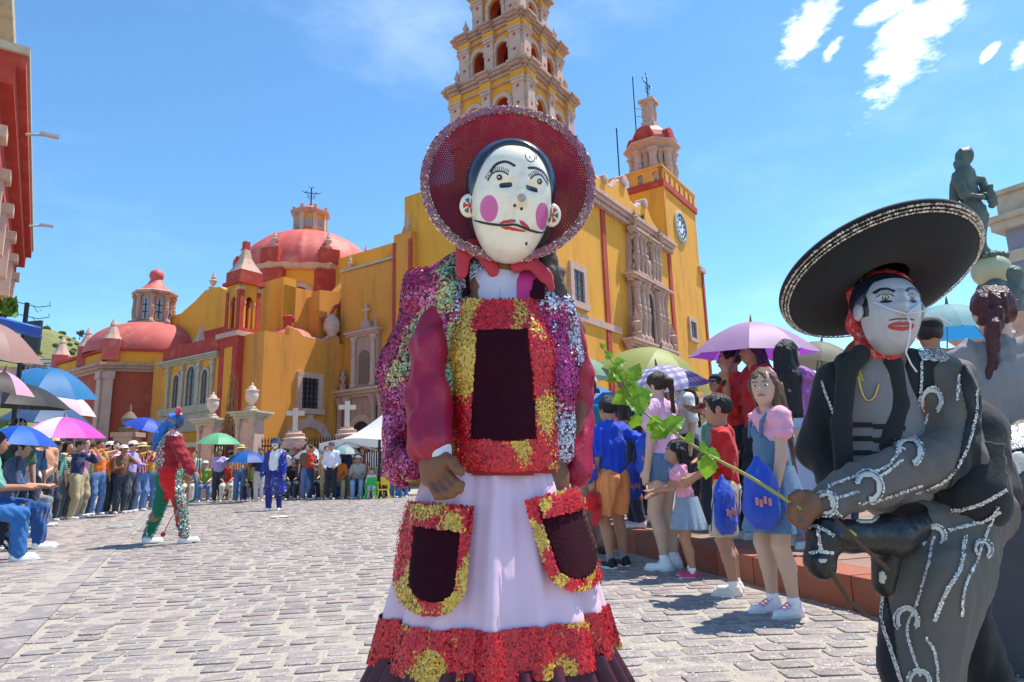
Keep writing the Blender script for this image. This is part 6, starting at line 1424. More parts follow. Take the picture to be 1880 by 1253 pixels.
# jacket skirt over the hip
patch(cjS,[(1738,800),(1842,815),(1850,900),(1748,960),(1700,880)],.006,3,'jacket_tail',BLK,cha,QW)
SIL=lambda P: np.clip(np.tile((.62,.60,.56),(len(P),1))*(1+.3*np.random.default_rng(3).normal(size=(len(P),1))),.05,1)
sv=[]
allS=Surf([(jV,jF),(aV,aF),(lV,lF)])
for pts,w_ in (([(1690,665),(1688,720),(1678,770)],7),([(1682,770),(1655,790),(1640,815),(1660,828)],6),([(1790,715),(1788,770),(1770,830),(1735,880),(1680,905)],7),([(1760,690),(1758,735)],6),([(1705,760),(1695,790),(1670,815)],6),([(1655,845),(1630,865),(1610,880)],6),([(1575,903),(1555,910),(1530,916)],6),([(1520,895),(1560,880),(1620,862),(1650,830)],6),([(1575,925),(1620,915),(1690,890)],6),([(1520,895),(1528,930),(1550,955)],8),([(1486,905),(1492,940),(1515,958)],7),
        ([(1655,975),(1632,1060),(1622,1130),(1640,1200),(1660,1260)],9),([(1713,985),(1705,1040),(1685,1110),(1668,1160),(1690,1240)],6),([(1770,985),(1762,1040),(1735,1090),(1715,1140)],9),([(1830,930),(1805,990),(1790,1030),(1768,1080),(1764,1130)],6),([(1745,940),(1800,925),(1845,900)],8),([(1740,975),(1795,960),(1835,938)],8),([(1700,1170),(1716,1200),(1722,1260)],6),([(1665,955),(1690,975)],7),([(1510,700),(1530,760)],6)):
    q=ribbon_seq(allS,pts,w_*.7,.0034,.0026,SIL,.005,seed=len(sv));  sv.append(q)
def shoe_px(c,r,rot,w_=.42):
    a=np.linspace(-2.35,2.35,16)+rot; o=[(c[0]+r*math.sin(t),c[1]-r*1.12*math.cos(t)) for t in a]; i=[(c[0]+r*(1-w_)*math.sin(t),c[1]-r*1.12*(1-w_)*math.cos(t)) for t in a[::-1]]; return o+i
HSM=mat((.62,.60,.57),rough=.5,var=.1,scale=30,bump=.3,bscale=120,key='hsm')
for k,(c,r_,rot) in enumerate((((1709,738),24,.1),((1668,830),25,.6),((1592,895),25,.9),((1516,925),18,1.3),((1712,988),22,.0),((1668,1138),23,.0),((1800,1010),16,.2),((1688,1250),20,.0))):
    p=shoe_px(c,r_,rot); patch(allS,p,.0075,2.2,'horseshoe_patch',HSM,cha,QW); sv.append(ribbon_seq(allS,p[:16],3,.0036,.0026,SIL,.010,seed=40+k))
# shoulder fringe of sequins
sv.append(seq_poly(allS,[(1675,620),(1715,628),(1742,662),(1736,668),(1690,664)],.0042,.0030,SIL,.006,seed=77))
seq_obj('silver_trim',[q for q in sv if q],cha,QW)
# lapels
f=Fld(.01); 
for pts in ([(1580,650),(1555,680),(1545,780),(1550,880)],[(1640,668),(1650,740),(1632,820)]):
    q=[c3(x,y,-.05) for x,y in pts]
    for i in range(len(q)-1): f.cap(q[i],q[i+1],.030,.028,front=(.2,1,0),flat=.45)
V,Fq=f.mesh(.0075); mkobj('lapel',npmesh('lapel',V,Fq),BLK,cha,QW)
# chain and cross
ch_=[h for h in (tS.hit(x,y,.008) for x,y in smoothpoly([(1576,690),(1582,715),(1592,735),(1604,730),(1612,705)],6,False)) if h]
b=MB(); GOLD=mat((.62,.42,.12),rough=.3,metal=.9,var=.1,bump=0,key='gold')
b.tube([tuple(h[0]) for h in ch_],.003,6); nec=b.obj('necklace',GOLD,cha,smooth='all',mw=QW)
h_=tS.hit(1596,745,.012); b=MB(); b.cbox((0,0,0),(.011,.006,.052)); b.cbox((0,0,.009),(.034,.005,.010)); b.obj('cross_pendant',GOLD,nec,mw=nec.matrix_local.inverted()@QW@Matrix.Translation(h_[0]))
# bandana, mask
f=Fld(.012); bc=c3(1612,590,.0); f.cap(c3(1570,540,.03),c3(1575,600,.03),.025,.028); f.cap(c3(1575,600,.03),c3(1595,645,-.01),.03,.03); f.cap(c3(1595,645,-.01),c3(1640,655,-.05),.026,.018); f.ell(c3(1625,560,.07),(.10,.085,.12))
V,Fq=f.mesh(.007,wob(.005,50,3)); mkobj('bandana',npmesh('bandana',V,Fq),mat((.55,.02,.02),rough=.8,var=.1,bump=.2,bscale=60,dirt=(.75,.55,.52),dscale=55,key='band'),cha,QW)
mc=c3(1632,572,-.07); fm=QW@facefr(mc,math.radians(-9),math.radians(-6),math.radians(3)); A2=.083; BT,BB=.108,.135
GS=np.array((.42,.42,.44))
def zf2(x,y,r):
    z=.085*np.sqrt(np.clip(1-r**2.4,0,1))+.010*(1-r); z=z+.026*np.exp(-(x/.014)**2)*np.clip(1-np.abs((y-.012)/.045),0,1)**.8+.012*bump(x,y,0,-.014,.016,.012)
    for s_ in (-1,1): z=z-.012*bump(x,y,s_*.036,.026,.022,.014)+.006*bump(x,y,s_*.05,-.015,.025,.03)
    return z+.007*bump(x,y,0,-.050,.030,.014)+.008*bump(x,y,0,-.10,.028,.025)
def paint2(P):
    n=len(P); c=np.tile(GS,(n,1))*(1-.08*np.clip(fnoise(np.c_[P,P[:,:1]],50,4),0,1))[:,None]; BK=np.array((.010,.010,.012)); RD=np.array((.50,.012,.012)); ax=np.abs(P[:,0]); Q=np.c_[ax,P[:,1]]; mm=lambda *p:[(a/1000,b/1000) for a,b in p]
    el=lambda cx_,cy_,rx,ry:((ax-cx_)/rx)**2+((P[:,1]-cy_)/ry)**2<1
    c[polydist(mm((17,50),(30,58),(46,58),(58,50)),Q)<.0042]=BK
    for i in range(9): 
        t=i/8; x=.020+.034*t; y=.036+.006*math.sin(math.pi*t); c[segdist(np.array((x,y)),np.array((x+.002*(t-.3),y+.010)),Q)<.0009]=BK
    c[polydist(mm((18,34),(28,41),(44,42),(56,35)),Q)<.0014]=BK
    c[el(.036,.032,.0085,.0075)]=BK; c[el(.036,.033,.0050,.0045)]=(.7,.7,.7); c[el(.036,.032,.0032,.0032)]=BK
    c[el(.036,.020,.014,.0045)]=BK
    c[polydist(mm((2,-34),(15,-33),(32,-36)),Q)<.0022]=BK
    c[el(0,-.0535,.036,.0135)]=RD; c[el(0,-.0535,.030,.0042)]=(.05,.01,.01); c[el(0,-.0535,.026,.0022)]=(.3,.28,.27); c[(ax<.004)&(P[:,1]>-.043)&(P[:,1]<-.038)]=GS
    c[(P[:,1]>.084-.9*(ax-.05).clip(0,1)+.010*np.cos(ax*30))]=BK; c[(ax>.073)&(P[:,1]>-.02)]=BK
    return c
mk2=mask(cha,fm,A2,BT,BB,paint2,zf2)
f=Fld(.02); f.ell((0,.030,-.03),(.098,.092,.09)); f.ell((0,.01,.06),(.076,.092,.06),sub=True,k=.01); f.ell((0,-.12,0),(.15,.12,.15),sub=True,k=.01); V,Fq=f.mesh(.006); mkobj('mask_hair',npmesh('mask_hair',V,Fq),HBL,mk2,Matrix())
for s_ in (-1,1):
    b=MB(); b.ball((s_*.085,-.002,-.004),(.012,.028,.034),12); b.obj('mask_ear',mat(tuple(GS),rough=.3,var=.05,bump=0,coat=.4,key='ear2'),mk2,smooth='all',mw=Matrix())
def z2at(x,y,o=.004):
    yn=y/BT if y>0 else y/BB; r=min(1,math.hypot(x/(A2*(1-.17*max(-yn,0)**1.7-.08*max(yn,0)**2)),yn)); return Vector((x,y,float(zf2(np.array([x]),np.array([y]),np.array([r]))[0])+o))
b=MB(); kx=z2at(.0,-.022,.012)
b.tube([z2at(-.082,.022,-.03),z2at(-.06,.018),z2at(-.03,-.006),kx],.0022,6); b.tube([kx,z2at(.035,.0,.006),z2at(.07,.018,.004),z2at(.083,.03,-.03)],.0022,6); b.tube([kx,kx+Vector((.004,-.03,.012)),kx+Vector((.002,-.075,.004)),kx+Vector((-.004,-.11,-.006)),kx+Vector((.010,-.142,-.01)),kx+Vector((.02,-.165,.0))],.0024,6)
b.tube([kx,kx+Vector((.04,.006,.01)),kx+Vector((.08,-.012,.012)),kx+Vector((.115,-.032,.0))],.0022,6)
b.obj('tie_string',mat((.72,.68,.74),rough=.6,key='str2'),mk2,smooth='all',mw=Matrix())
# sombrero
def proj(p):
    q=np.array(p)-CP; w_=q@FW; return np.array((940+F*(q@CR)/w_,626.5-F*(q@CU)/w_))
best=None
tgt=((1425,575),(1803,450),(1640,388),(1560,612),(1700,590),(1500,465),(1770,398))
for rad in (.31,.33,.35,.37):
  for ax_ in np.linspace(-.6,.6,13):
    for ay_ in np.linspace(-.7,.5,13):
      for dd in (-.05,.03):
        n_=np.array((ax_,ay_,1.)); n_/=np.linalg.norm(n_); c_=c3(1612,508,dd)
        if n_@(CP-c_)>0: continue
        e1=np.cross(n_,(0,1,0)); e1/=np.linalg.norm(e1); e2=np.cross(n_,e1)
        P=np.array([proj(c_+rad*(e1*math.cos(a)+e2*math.sin(a))) for a in np.linspace(0,6.283,28)]); e=sum(np.min(np.linalg.norm(P-np.array(t_),axis=1)) for t_ in tgt)
        if best is None or e<best[0]: best=(e,rad,n_,c_)
print('sombrero fit',best)
_,SR,sn,scn=best; SF=QW@frame(scn,sn)
som=empty('sombrero',c_loc,0,'wide black sombrero with a silver sequin rim on the silver-masked dancer','hat')
prof=[(.085,.02),(.12,.006),(.20,-.002),(SR*.86,.012),(SR*.97,.035),(SR,.048),(SR*.995,.056),(SR*.96,.046),(SR*.85,.024),(.20,.010),(.115,.022),(.098,.05),(.090,.13),(.06,.165),(.001,.17)]
FELT=mat((.010,.010,.013),rough=.95,var=.2,scale=12,bump=.08,bscale=160,sheen=.08,key='felt')
prof=[(r_,z-.042) for r_,z in prof]
V=np.array([(r_*math.cos(a),r_*math.sin(a),z) for r_,z in prof for a in np.linspace(0,2*math.pi,96,endpoint=False)]); i=np.arange(len(prof)-1)[:,None]*96; j=np.arange(96)[None]; Fq=np.stack([i+j,i+(j+1)%96,i+96+(j+1)%96,i+96+j],-1).reshape(-1,4)[:,::-1]
mkobj('felt',npmesh('felt',V,Fq),FELT,som,SF)
tr=[]
for rr_,z,nr,sz in ((SR*.985,.040,300,.0036),(SR*.96,.032,290,.0032),(SR*.935,.0265,280,.0032)):
    a=np.linspace(0,2*math.pi,int(nr*2.2),endpoint=False); P=np.stack([rr_*np.cos(a),rr_*np.sin(a),np.full(len(a),z-.046)],1); N=np.tile((0,0,-1.),(len(a),1)); tr.append(discs(P,N,sz,np.clip(np.tile((.66,.60,.52),(len(a),1))*(1+.3*RNG.normal(size=(len(a),1))),.05,1),.35))
seq_obj('rim_sequins',tr,som,SF)
# ---------------- hobby horse round the dancer's waist
hob=empty('hobby_horse',c_loc,0,'black carved hobby horse with silver bridle worn at the dancer\'s waist','hobby horse')
HB_=mat((.010,.010,.011),rough=.35,var=.3,scale=8,bump=.3,bscale=40,key='hob')
f=Fld(.02); hd_=[c3(1640,985,-.13),c3(1560,985,-.19),c3(1515,985,-.22)]
f.cap(c3(1700,945,.02),hd_[0],.055,.052); f.cap(hd_[0],hd_[1],.050,.040); f.cap(hd_[1],hd_[2],.040,.044); f.cap(hd_[2],c3(1504,1032,-.23),.044,.034); f.cap(c3(1504,1032,-.23),c3(1508,1040,-.235),.036,.034); f.cap(c3(1632,975,-.12),c3(1622,1075,-.10),.045,.03)
f.cap(c3(1700,940,.12),c3(1840,880,.30),.08,.10); f.cap(c3(1840,870,.32),c3(1890,835,.36),.13,.13)
for x,y in ((1500,968),(1516,962)): f.cap(c3(x,y,-.21),c3(x+2,y-10,-.20),.012,.005)
hV,hF=f.mesh(.008); mkobj('horse_body',npmesh('horse_body',hV,hF),HB_,hob,QW); hS=Surf([(hV,hF)])
WSP=mat((.55,.52,.46),rough=.5,var=.15,key='wsp',scale=20)
for k,(c,rx,ry) in enumerate((((1590,948),26,15),((1868,850),18,22),((1510,1030),10,6),((1620,1060),8,14))): patch(hS,[(c[0]+rx*math.cos(t),c[1]+ry*math.sin(t)) for t in np.linspace(0,6.28,16)],.003,2.5,'white_spot',WSP,hob,QW)
hs_=[]
for pts in ([(1478,975),(1500,968),(1530,985)],[(1488,1018),(1508,1014),(1528,1016)],[(1503,970),(1508,1015)],[(1846,800),(1862,790),(1880,800)]):
    hs_.append(ribbon_seq(hS,pts,6,.0038,.0028,SIL,.005,seed=len(hs_)))
hs_.append(seq_poly(hS,[(1842,792),(1880,780),(1880,822),(1850,830)],.0045,.0032,SIL,.005,seed=8))
seq_obj('bridle_sequins',[q for q in hs_ if q],hob,QW)
b=MB(); b.tube([c3(1515,1035,-.27),c3(1535,1065,-.26),c3(1560,1105,-.25),c3(1595,1132,-.2)],.006,6); b.tube([c3(1535,955,-.30),c3(1580,1000,-.28),c3(1630,1045,-.22)],.006,6); b.obj('rein',mat((.10,.055,.03),rough=.8,bump=.5,bscale=200,key='rope'),hob,smooth='all',mw=QW)
b=MB(); b.tube([c3(1560,975,-.25),c3(1590,1000,-.2),c3(1612,1000,-.18)],.005,6); b.obj('yellow_cord',mat((.5,.42,.08),key='yc'),hob,mw=QW)
# ---------------- leafy green branch held in the hand
br=empty('leafy_branch',c_loc,0,'long green leafy branch held out by the silver-masked dancer','branch')
pts=[(1470,935,-.255),(1380,878,-.26),(1300,835,-.24),(1230,790,-.2),(1172,748,-.17),(1140,690,-.15),(1118,655,-.14),(1108,640,-.14)]
q=[c3(*p) for p in pts]; b=MB(); b.tube([tuple(p) for p in smoothpoly(q,4,False)],[.0052-.0038*i/28 for i in range(29)],7); b.obj('stem',mat((.28,.30,.06),rough=.6,var=.2,key='stem'),br,smooth='all',mw=QW)
LEAF=mat((.19,.38,.02),rough=.45,var=.45,scale=18,bump=.25,bscale=50,transl=.35,key='leaf')
def leaf(px,py,d_,L_,ang,nrm,name='leaf'):
    c=Vector(c3(px,py,d_)); ax=Vector(CR)*math.cos(ang)-Vector(CU)*math.sin(ang); n_=(Vector(FW)*-1+Vector(CR)*nrm[0]+Vector(CU)*nrm[1]); n_=(n_-ax*n_.dot(ax)).normalized(); sd=n_.cross(ax)
    b=MB()
    def fn(u_,v_):
        wv=.42*math.sin(math.pi*min(1,v_**.62))*(1+.10*math.sin(v_*26)*abs(2*u_-1)); s_=(2*u_-1)*wv
        return c+ax*(L_*v_-.08*L_*(1-abs(2*u_-1))*0)+sd*(L_*s_)+n_*(L_*(.20*abs(2*u_-1)*wv*2-.28*v_*v_+.02*math.sin(v_*17)*abs(s_)*4))
    L_*=.52; b.grid(fn,9,14); b.obj(name,LEAF,br,smooth='all',mw=QW)
for a in ((1185,755,-.18,.125,-2.5,(.4,.2)),(1160,700,-.15,.11,-1.2,(-.3,.3)),(1150,705,-.15,.125,1.4,(.3,.5)),(1225,790,-.2,.10,2.75,(.1,.6)),(1225,785,-.2,.11,-.5,(.2,.5)),(1140,690,-.15,.09,2.9,(.2,.6)),(1120,660,-.14,.06,-2.0,(.1,.3)),(1300,835,-.24,.075,2.0,(.3,.3)),(1302,840,-.24,.12,1.75,(-.4,.3)),(1290,830,-.24,.06,-1.5,(.2,.4)),(1128,668,-.14,.07,-.25,(.2,.4)),(1110,640,-.14,.04,-2.3,(0,.2)),(1170,760,-.17,.10,1.9,(.5,.1)),(1175,745,-.17,.09,-.9,(.1,.1)),(1205,772,-.19,.08,2.3,(.5,.4)),(1132,672,-.15,.07,2.2,(.1,.7)),(1148,700,-.15,.08,.3,(.6,.3)),(1262,812,-.22,.06,-1.2,(.2,.2)),(1195,765,-.18,.11,1.2,(.6,-.2)),(1155,722,-.16,.11,2.6,(.4,.5)),(1162,730,-.16,.12,-.3,(-.4,.4)),(1145,700,-.15,.10,-2.2,(.5,.2)),(1210,780,-.2,.10,.4,(.2,.7)),(1298,832,-.24,.08,.2,(.3,.6))): leaf(*a)
# ================================================================ onlookers, right side
PV=.18
def R(px,py,z=0.): g=G(px,py,z); return (g[0],g[1],z)
def at(px,py,Y,z): p=D(px,py,Y); return (p[0],Y,z)
def ang(dx,dy): return math.atan2(dy,dx)
DEN=cloth((.13,.24,.40),bscale=140); DENL=cloth((.30,.40,.52),bscale=140)
# girl in denim pinafore
g1=person(R(1447,1128),ang(-.95,-.22),1.31,'girl in denim pinafore and pink frilled shirt with very long hair','children lined up at the kerb'.replace('children','people'),top='f0a8c0',top_sl=.18,bot_kind='skirt',bot_len=.27,botmat=DEN,hair='lb',hair_st='longest',sk='d',shoe='f4eeee',sock='ffffff',det=4,fem=True,hs=1.17,head=(.72,-.03),hl=(-.10,.08,.46),hr=(.11,.0,.47),fl=(-.05,.0,.045),fr=(.05,.03,.045),fat=.84)
r=g1['root']
for s_ in (-1,1):
    b=MB(); b.tube([(s_*.062,-.06,1.06),(s_*.06,.02,1.115),(s_*.055,.085,1.04),(s_*.052,.098,.96)],.012,6); b.obj('pinafore_strap',DEN,r,smooth='all')
f=Fld(.01); f.cap((0,0,.76),(0,.004,.90),.114,.110,front=(0,1,0),flat=.84); f.cap((-.040,.075,.93),(.040,.075,.99),.040,.036,front=(0,1,0),flat=.6); V,Fq=f.mesh(.010); mkobj('pinafore_bib',npmesh('pinafore_bib',V,Fq),DEN,r)
for s_ in (-1,1):
    f=Fld(.01)
    for k in range(5): a=k*.6; f.ell((s_*(.095+.02*math.sin(a)),.045*math.cos(a)-.01,1.085+.008*(k%2)),(.032,.03,.016))
    V,Fq=f.mesh(.009); mkobj('frill',npmesh('frill',V,Fq),cloth('f0b0c8'),r)
hcw=g1['hc']; b=MB(); b.tube([hcw+np.array([-.075,-.02,.06]),hcw+np.array([0,-.04,.105]),hcw+np.array([.078,-.03,.05]),hcw+np.array([.085,-.07,-.02]),hcw+np.array([.09,-.09,-.12])],[.016,.016,.016,.014,.022],7); b.obj('hair_scarf',cloth('f09ab0'),r,smooth='all')
for s_ in (-1,1):
    a=g1['feet'][s_]; b=MB(); 
    for k in range(4): b.tube([a+np.array([-.026,.022+.018*k,.012-.010*k]),a+np.array([0,.030+.018*k,.026-.010*k]),a+np.array([.026,.022+.018*k,.012-.010*k])],.004,5)
    b.obj('shoelace',mat('f090b8',key='lace'),r,smooth='all')
# boy in red
b1=person(R(1352,1093),ang(-.8,.35),1.23,'boy in red T-shirt and cream shorts holding a blue bag','people lined up at the kerb',top='c81818',top_sl=.42,bot='c8b898',bot_kind='shorts',bot_len=.95,hair='k',sk='b',shoe='e8e0d0',sock='f0f0f0',det=4,hs=1.18,hl=(-.08,.17,.58),hr=(.09,.17,.60),head=(.1,0),fat=.88)
# toddler
t1=person(R(1272,1060),ang(-.95,.1),.95,'toddler in pink top and short denim skirt hugging a woman\'s leg','people lined up at the kerb',top='f0a0b8',top_sl=.2,bot_kind='skirt',bot_len=.24,botmat=DENL,hair='k',hair_st='long',sk='b',shoe='e84878',sock='ffffff',det=4,fem=True,hs=1.34,hl=(-.06,.26,.66),hr=(.08,.26,.62),lean=(0,.12),fat=.9)
# woman in pink crop top
w1=person(R(1232,1046),ang(-.75,.62),1.56,'woman in pink top and denim shorts with a blonde-tipped ponytail','people lined up at the kerb',top='f0b8d0',top_sl=.25,bot_kind='shorts',bot_len=.34,botmat=DEN,hair='br',hair_st='pony',sk='d',shoe='f4f4f4',sock='ffffff',det=3,fem=True)
# boy in blue
b2=person(R(1135,1042),ang(-.55,.80),1.37,'boy in blue T-shirt and orange shorts holding a red cap','people lined up at the kerb',top='1848c8',top_sl=.42,bot='f09858',bot_kind='shorts',bot_len=.9,hair='k',sk='b',shoe='181818',sock='909090',det=4,hs=1.1,hr=(.22,-.05,.60),hl=(-.13,.05,.47),fat=.88)
hw=wpt(b2,'hands',-1); rc=empty('red_cap',(hw.x-.01,hw.y-.03,hw.z-.16),.4,'red baseball cap hanging from the hand of the boy in blue','cap')
b=MB(); b.lathe([(.085,0),(.088,.02),(.078,.05),(.05,.072),(.015,.08),(.001,.081)],20,Matrix.Rotation(math.radians(-60),4,'Y')); b.obj('cap_dome',cloth('d01820'),rc,smooth=True)
b=MB(); b.lathe([(.001,-.002),(.075,0),(.085,.004),(.001,.006)],16,Matrix.Translation((.02,-.02,-.10))@Matrix.Rotation(math.radians(-75),4,'Y')@Matrix.Diagonal((1.1,.9,1,1))); b.obj('visor',cloth('c01018'),rc,smooth=True)
def dbag(p,label,sz=1.,rz=0.,name='drawstring_bag',strap=None):
    r=empty(name,p,rz,label,'bag','blue drawstring bags')
    f=Fld(.02); f.cap((0,0,-.10*sz),(0,0,.05*sz),.090*sz,.078*sz,front=(0,1,0),flat=.5); f.cap((0,0,.05*sz),(0,0,.16*sz),.075*sz,.018*sz,front=(0,1,0),flat=.6)
    V,Fq=f.mesh(.010,wob(.006,50,int(p[0]*99)%50,(1,1,.5))); mkobj('pouch',npmesh('pouch',V,Fq),mat((.012,.07,.52),rough=.5,var=.1,bump=.25,bscale=30,sheen=.2,key='bag'),r)
    for s_ in (-1,1):
        b=MB(); b.tube([(s_*.015,0,.13*sz),(s_*.10*sz,.0,.0),(s_*.12*sz,.01,-.16*sz)] if strap is None else [(s_*.015,0,.13*sz),(s_*.02,0,.2*sz),tuple(strap)],.0035,5); b.obj('cord',cloth((.02,.05,.40)),r)
    # small printed mark
    b=MB()
    for k,(x,z,c) in enumerate(((-.03,-.05,0),(-.01,-.06,0),(.012,-.045,0),(.035,-.055,0))): b.box(x-.008,x+.008,-.0515*sz-.004,-.047*sz,z-.02,z+.02)
    b.obj('printed_logo',mat((.62,.25,.30),bump=0,key='logo'),r)
    return r
def bagat(px,py,Y,label,**k): dbag(tuple(D(px,py,Y)),label,**k)
bagat(1330,925,4.15,'blue drawstring bag held by the boy in red',sz=1.0,rz=.5)
bagat(1396,902,3.62,'blue drawstring bag at the hip of the girl in denim',sz=1.05,rz=-.2)
bagat(1078,845,5.5,'blue drawstring bag on the back of the person in teal',rz=.3)
bagat(1162,882,5.9,'blue drawstring bag behind the boy in blue',sz=.9,rz=.2)
bagat(1188,830,5.5,'blue drawstring bag worn by the woman in pink',sz=1.1,rz=-.3)
# behind, on the raised pavement
person(at(1092,1000,6.4,0),ang(-.6,.75),1.62,'person in grey hat and teal shirt beside the boy in blue','people lined up at the kerb',top='2888a0',top_sl=.9,bot='b09078',hair='k',hat='bucket',hatc='404448',sk='b',det=2,shoe='504038')
person(at(1165,900,7.0,PV),ang(-.7,-.2),1.62,'woman in dark top under the plaid umbrella','onlookers on the raised pavement',top='303038',hair='k',hair_st='bun',sk='b',det=2,fem=True,hl=(-.05,.16,.66))
person(at(1365,900,5.9,PV),ang(-.85,.1),1.66,'dark-haired woman in red jacket under the purple umbrella','onlookers on the raised pavement',top='c02820',top_sl=.9,bot='202028',hair='k',hair_st='bun',sk='b',det=3,fem=True,hl=(-.02,.18,.66),hr=(.04,.2,.68))
pw=person(at(1408,900,5.6,PV),ang(-.85,-.2),1.68,'purple-haired woman in red top holding the purple umbrella','onlookers on the raised pavement',top='b02028',top_sl=.6,bot='202430',hair='pu',hair_st='long',sk='b',det=3,fem=True,hr=(.02,.16,.80))
person(at(1470,900,5.2,PV),ang(.35,.6),1.58,'girl with long black hair in purple floral blouse','onlookers on the raised pavement',topmat=mat((.32,.10,.38),rough=.8,var=.2,bump=.2,dirt=(.72,.35,.5),dscale=28,key='floral'),top_sl=.9,bot_kind='skirt',bot_len=.5,bot='a8b8d0',hair='k',hair_st='longest',sk='b',det=3,fem=True,head=(-.8,0),hr=(.1,.2,.55))
person(at(1518,930,5.0,PV),ang(-.75,-.5),1.55,'seated brown-haired woman in beige with pink trousers','onlookers on the raised pavement',top='c8a070',top_sl=.6,bot='e0a0b0',hair='br',hair_st='short',sk='d',det=3,fem=True,sit=.45,hr=(.05,.22,.50),hl=(-.05,.25,.5))
person(at(1290,880,6.6,PV),ang(-.9,-.3),1.6,'seated onlooker in pale teal shirt behind the toddler','onlookers on the raised pavement',top='78b0a8',top_sl=.6,bot='303848',hair='k',sk='b',det=2,sit=.45,lean=(0,.3))
person(at(1215,870,7.4,PV),ang(-.8,-.2),1.6,'woman in tan top under the olive umbrella','onlookers on the raised pavement',top='a07858',bot='302828',hair='br',hair_st='long',sk='b',det=2,fem=True)
person(at(1560,900,6.2,PV),ang(-.8,.2),1.62,'onlooker in white shirt behind the seated woman in beige','onlookers on the raised pavement',top='d8d8d8',bot='304060',hair='k',sk='b',det=2,sit=.45)
cp=person(at(1745,860,4.6,PV),ang(.3,.9),1.60,'person in black cap beside the woman in grey T-shirt','onlookers on the raised pavement',top='282828',bot='202020',hair='k',hat='cap',hatc='101012',sk='c',det=3)
for px,Y,c,lab,rz in ((1320,6.9,'383030','folding stool','a'),): pass
# umbrellas over the right-hand onlookers
umbrella(D(1378,592,5.75),wpt(pw,'hands',1),.56,['9848b8','8a3cae'],'large purple umbrella with an orange tip over the right-hand crowd',back='c8a0c8',tip='c85020',tr=.45,tilt=(.02,-.06,1))
umbrella(D(1212,640,6.6),at(1212,760,6.6,1.35),.62,['b4bcc0','ccd0c8','8c9498','c0c4b8'],'grey and olive umbrella above the plaid one',back='a0a450',tr=.35,tilt=(.28,-.22,1))
PLD=None
def plaid():
    m=bpy.data.materials.new('surface'); m.use_nodes=True; t=NT(m.node_tree); g=t.n('ShaderNodeTexCoord').outputs['Object']; sp=t.n('ShaderNodeSeparateXYZ',i_Vector=g)
    b=t.n('ShaderNodeBsdfPrincipled',i_Roughness=.6); c=None
    a1=t.math('FRACT',t.math('MULTIPLY',sp.outputs[0],13.)); a2=t.math('FRACT',t.math('MULTIPLY',sp.outputs[1],13.))
    c=t.mix(t.math('MULTIPLY',t.math('LESS_THAN',a1,.42),.7),(.72,.74,.85),(.09,.13,.48)); c=t.mix(t.math('MULTIPLY',t.math('LESS_THAN',a2,.42),.6),c,(.12,.14,.5)); c=t.mix(t.math('MULTIPLY',t.math('GREATER_THAN',a1,.9),.7),c,(.55,.15,.3)); c=t.mix(t.math('MULTIPLY',t.math('GREATER_THAN',a2,.9),.7),c,(.55,.2,.3))
    t.link(c,b.inputs['Base Color']); tr=t.n('ShaderNodeBsdfTranslucent',i_Color=c); mx=t.n('ShaderNodeMixShader',i_0=.35,i_1=b.outputs[0],i_2=tr.outputs[0]); t.link(mx.outputs[0],t.n('ShaderNodeOutputMaterial').inputs[0]); return m
umbrella(D(1205,672,6.1),at(1205,800,6.1,1.30),.47,['6070b0'],'blue and white plaid umbrella among the right-hand crowd',pattern=plaid(),tr=.35,tilt=(-.15,-.1,1))
umbrella(D(1062,655,6.6),at(1070,800,6.6,1.35),.42,['d8e0d8','b8c8b8'],'pale grey-green umbrella partly behind the masked dancer',back='78a080',tr=.4)
umbrella(D(1085,708,7.2),at(1085,800,7.2,1.4),.42,['1878d0'],'bright blue umbrella low behind the boy in blue',tr=.4)
umbrella(D(1508,628,6.2),at(1515,760,6.2,1.45),.45,['787868','686c58'],'dark olive umbrella behind the sombrero',back='505038',tr=.25,tilt=(.2,-.1,1))
umbrella(D(1738,560,5.2),at(1740,700,5.2,1.4),.46,['d8e4ec','2888c8','d8e4ec','3090c8'],'white and blue umbrella behind the silver-masked dancer',tr=.4,back='60a0a8')
# woman with her back turned, nearest on the right
wr=person((D(1866,800,2.75)[0],2.75,0),ang(.30,.95),1.52,'woman seen from behind in grey ribbed T-shirt and long grey skirt','people lined up at the kerb',topmat=mat((.34,.32,.33),rough=.9,var=.06,bump=.5,bscale=20,weave=90,key='rib'),top_sl=.30,bot_kind='skirt',bot_len=.60,bot='505054',hair='rd',hair_st='bald',sk='d',det=4,fem=True,shoe='e8e4e0',hl=(-.16,.12,.52))
f=Fld(.015); hc=wr['hc']; e=1.52; f.ell(hc+np.array([0,-.012,.022]),(.082,.098,.098)); f.cap(hc+np.array([-.02,-.09,-.02]),hc+np.array([-.045,-.115,-.09]),.035,.024); f.cap(hc+np.array([-.05,-.115,-.09]),hc+np.array([-.085,-.10,-.30]),.026,.016); f.cap(hc+np.array([-.05,-.115,-.095]),hc+np.array([-.045,-.12,-.075]),.030,.030)
V,Fq=f.mesh(.0075,wob(.006,110,4,(1,1,.25))); mkobj('hair',npmesh('hair',V,Fq),mat((.075,.012,.016),rough=.35,var=.3,scale=45,bump=.6,bscale=120,key='rhair'),wr['root'])
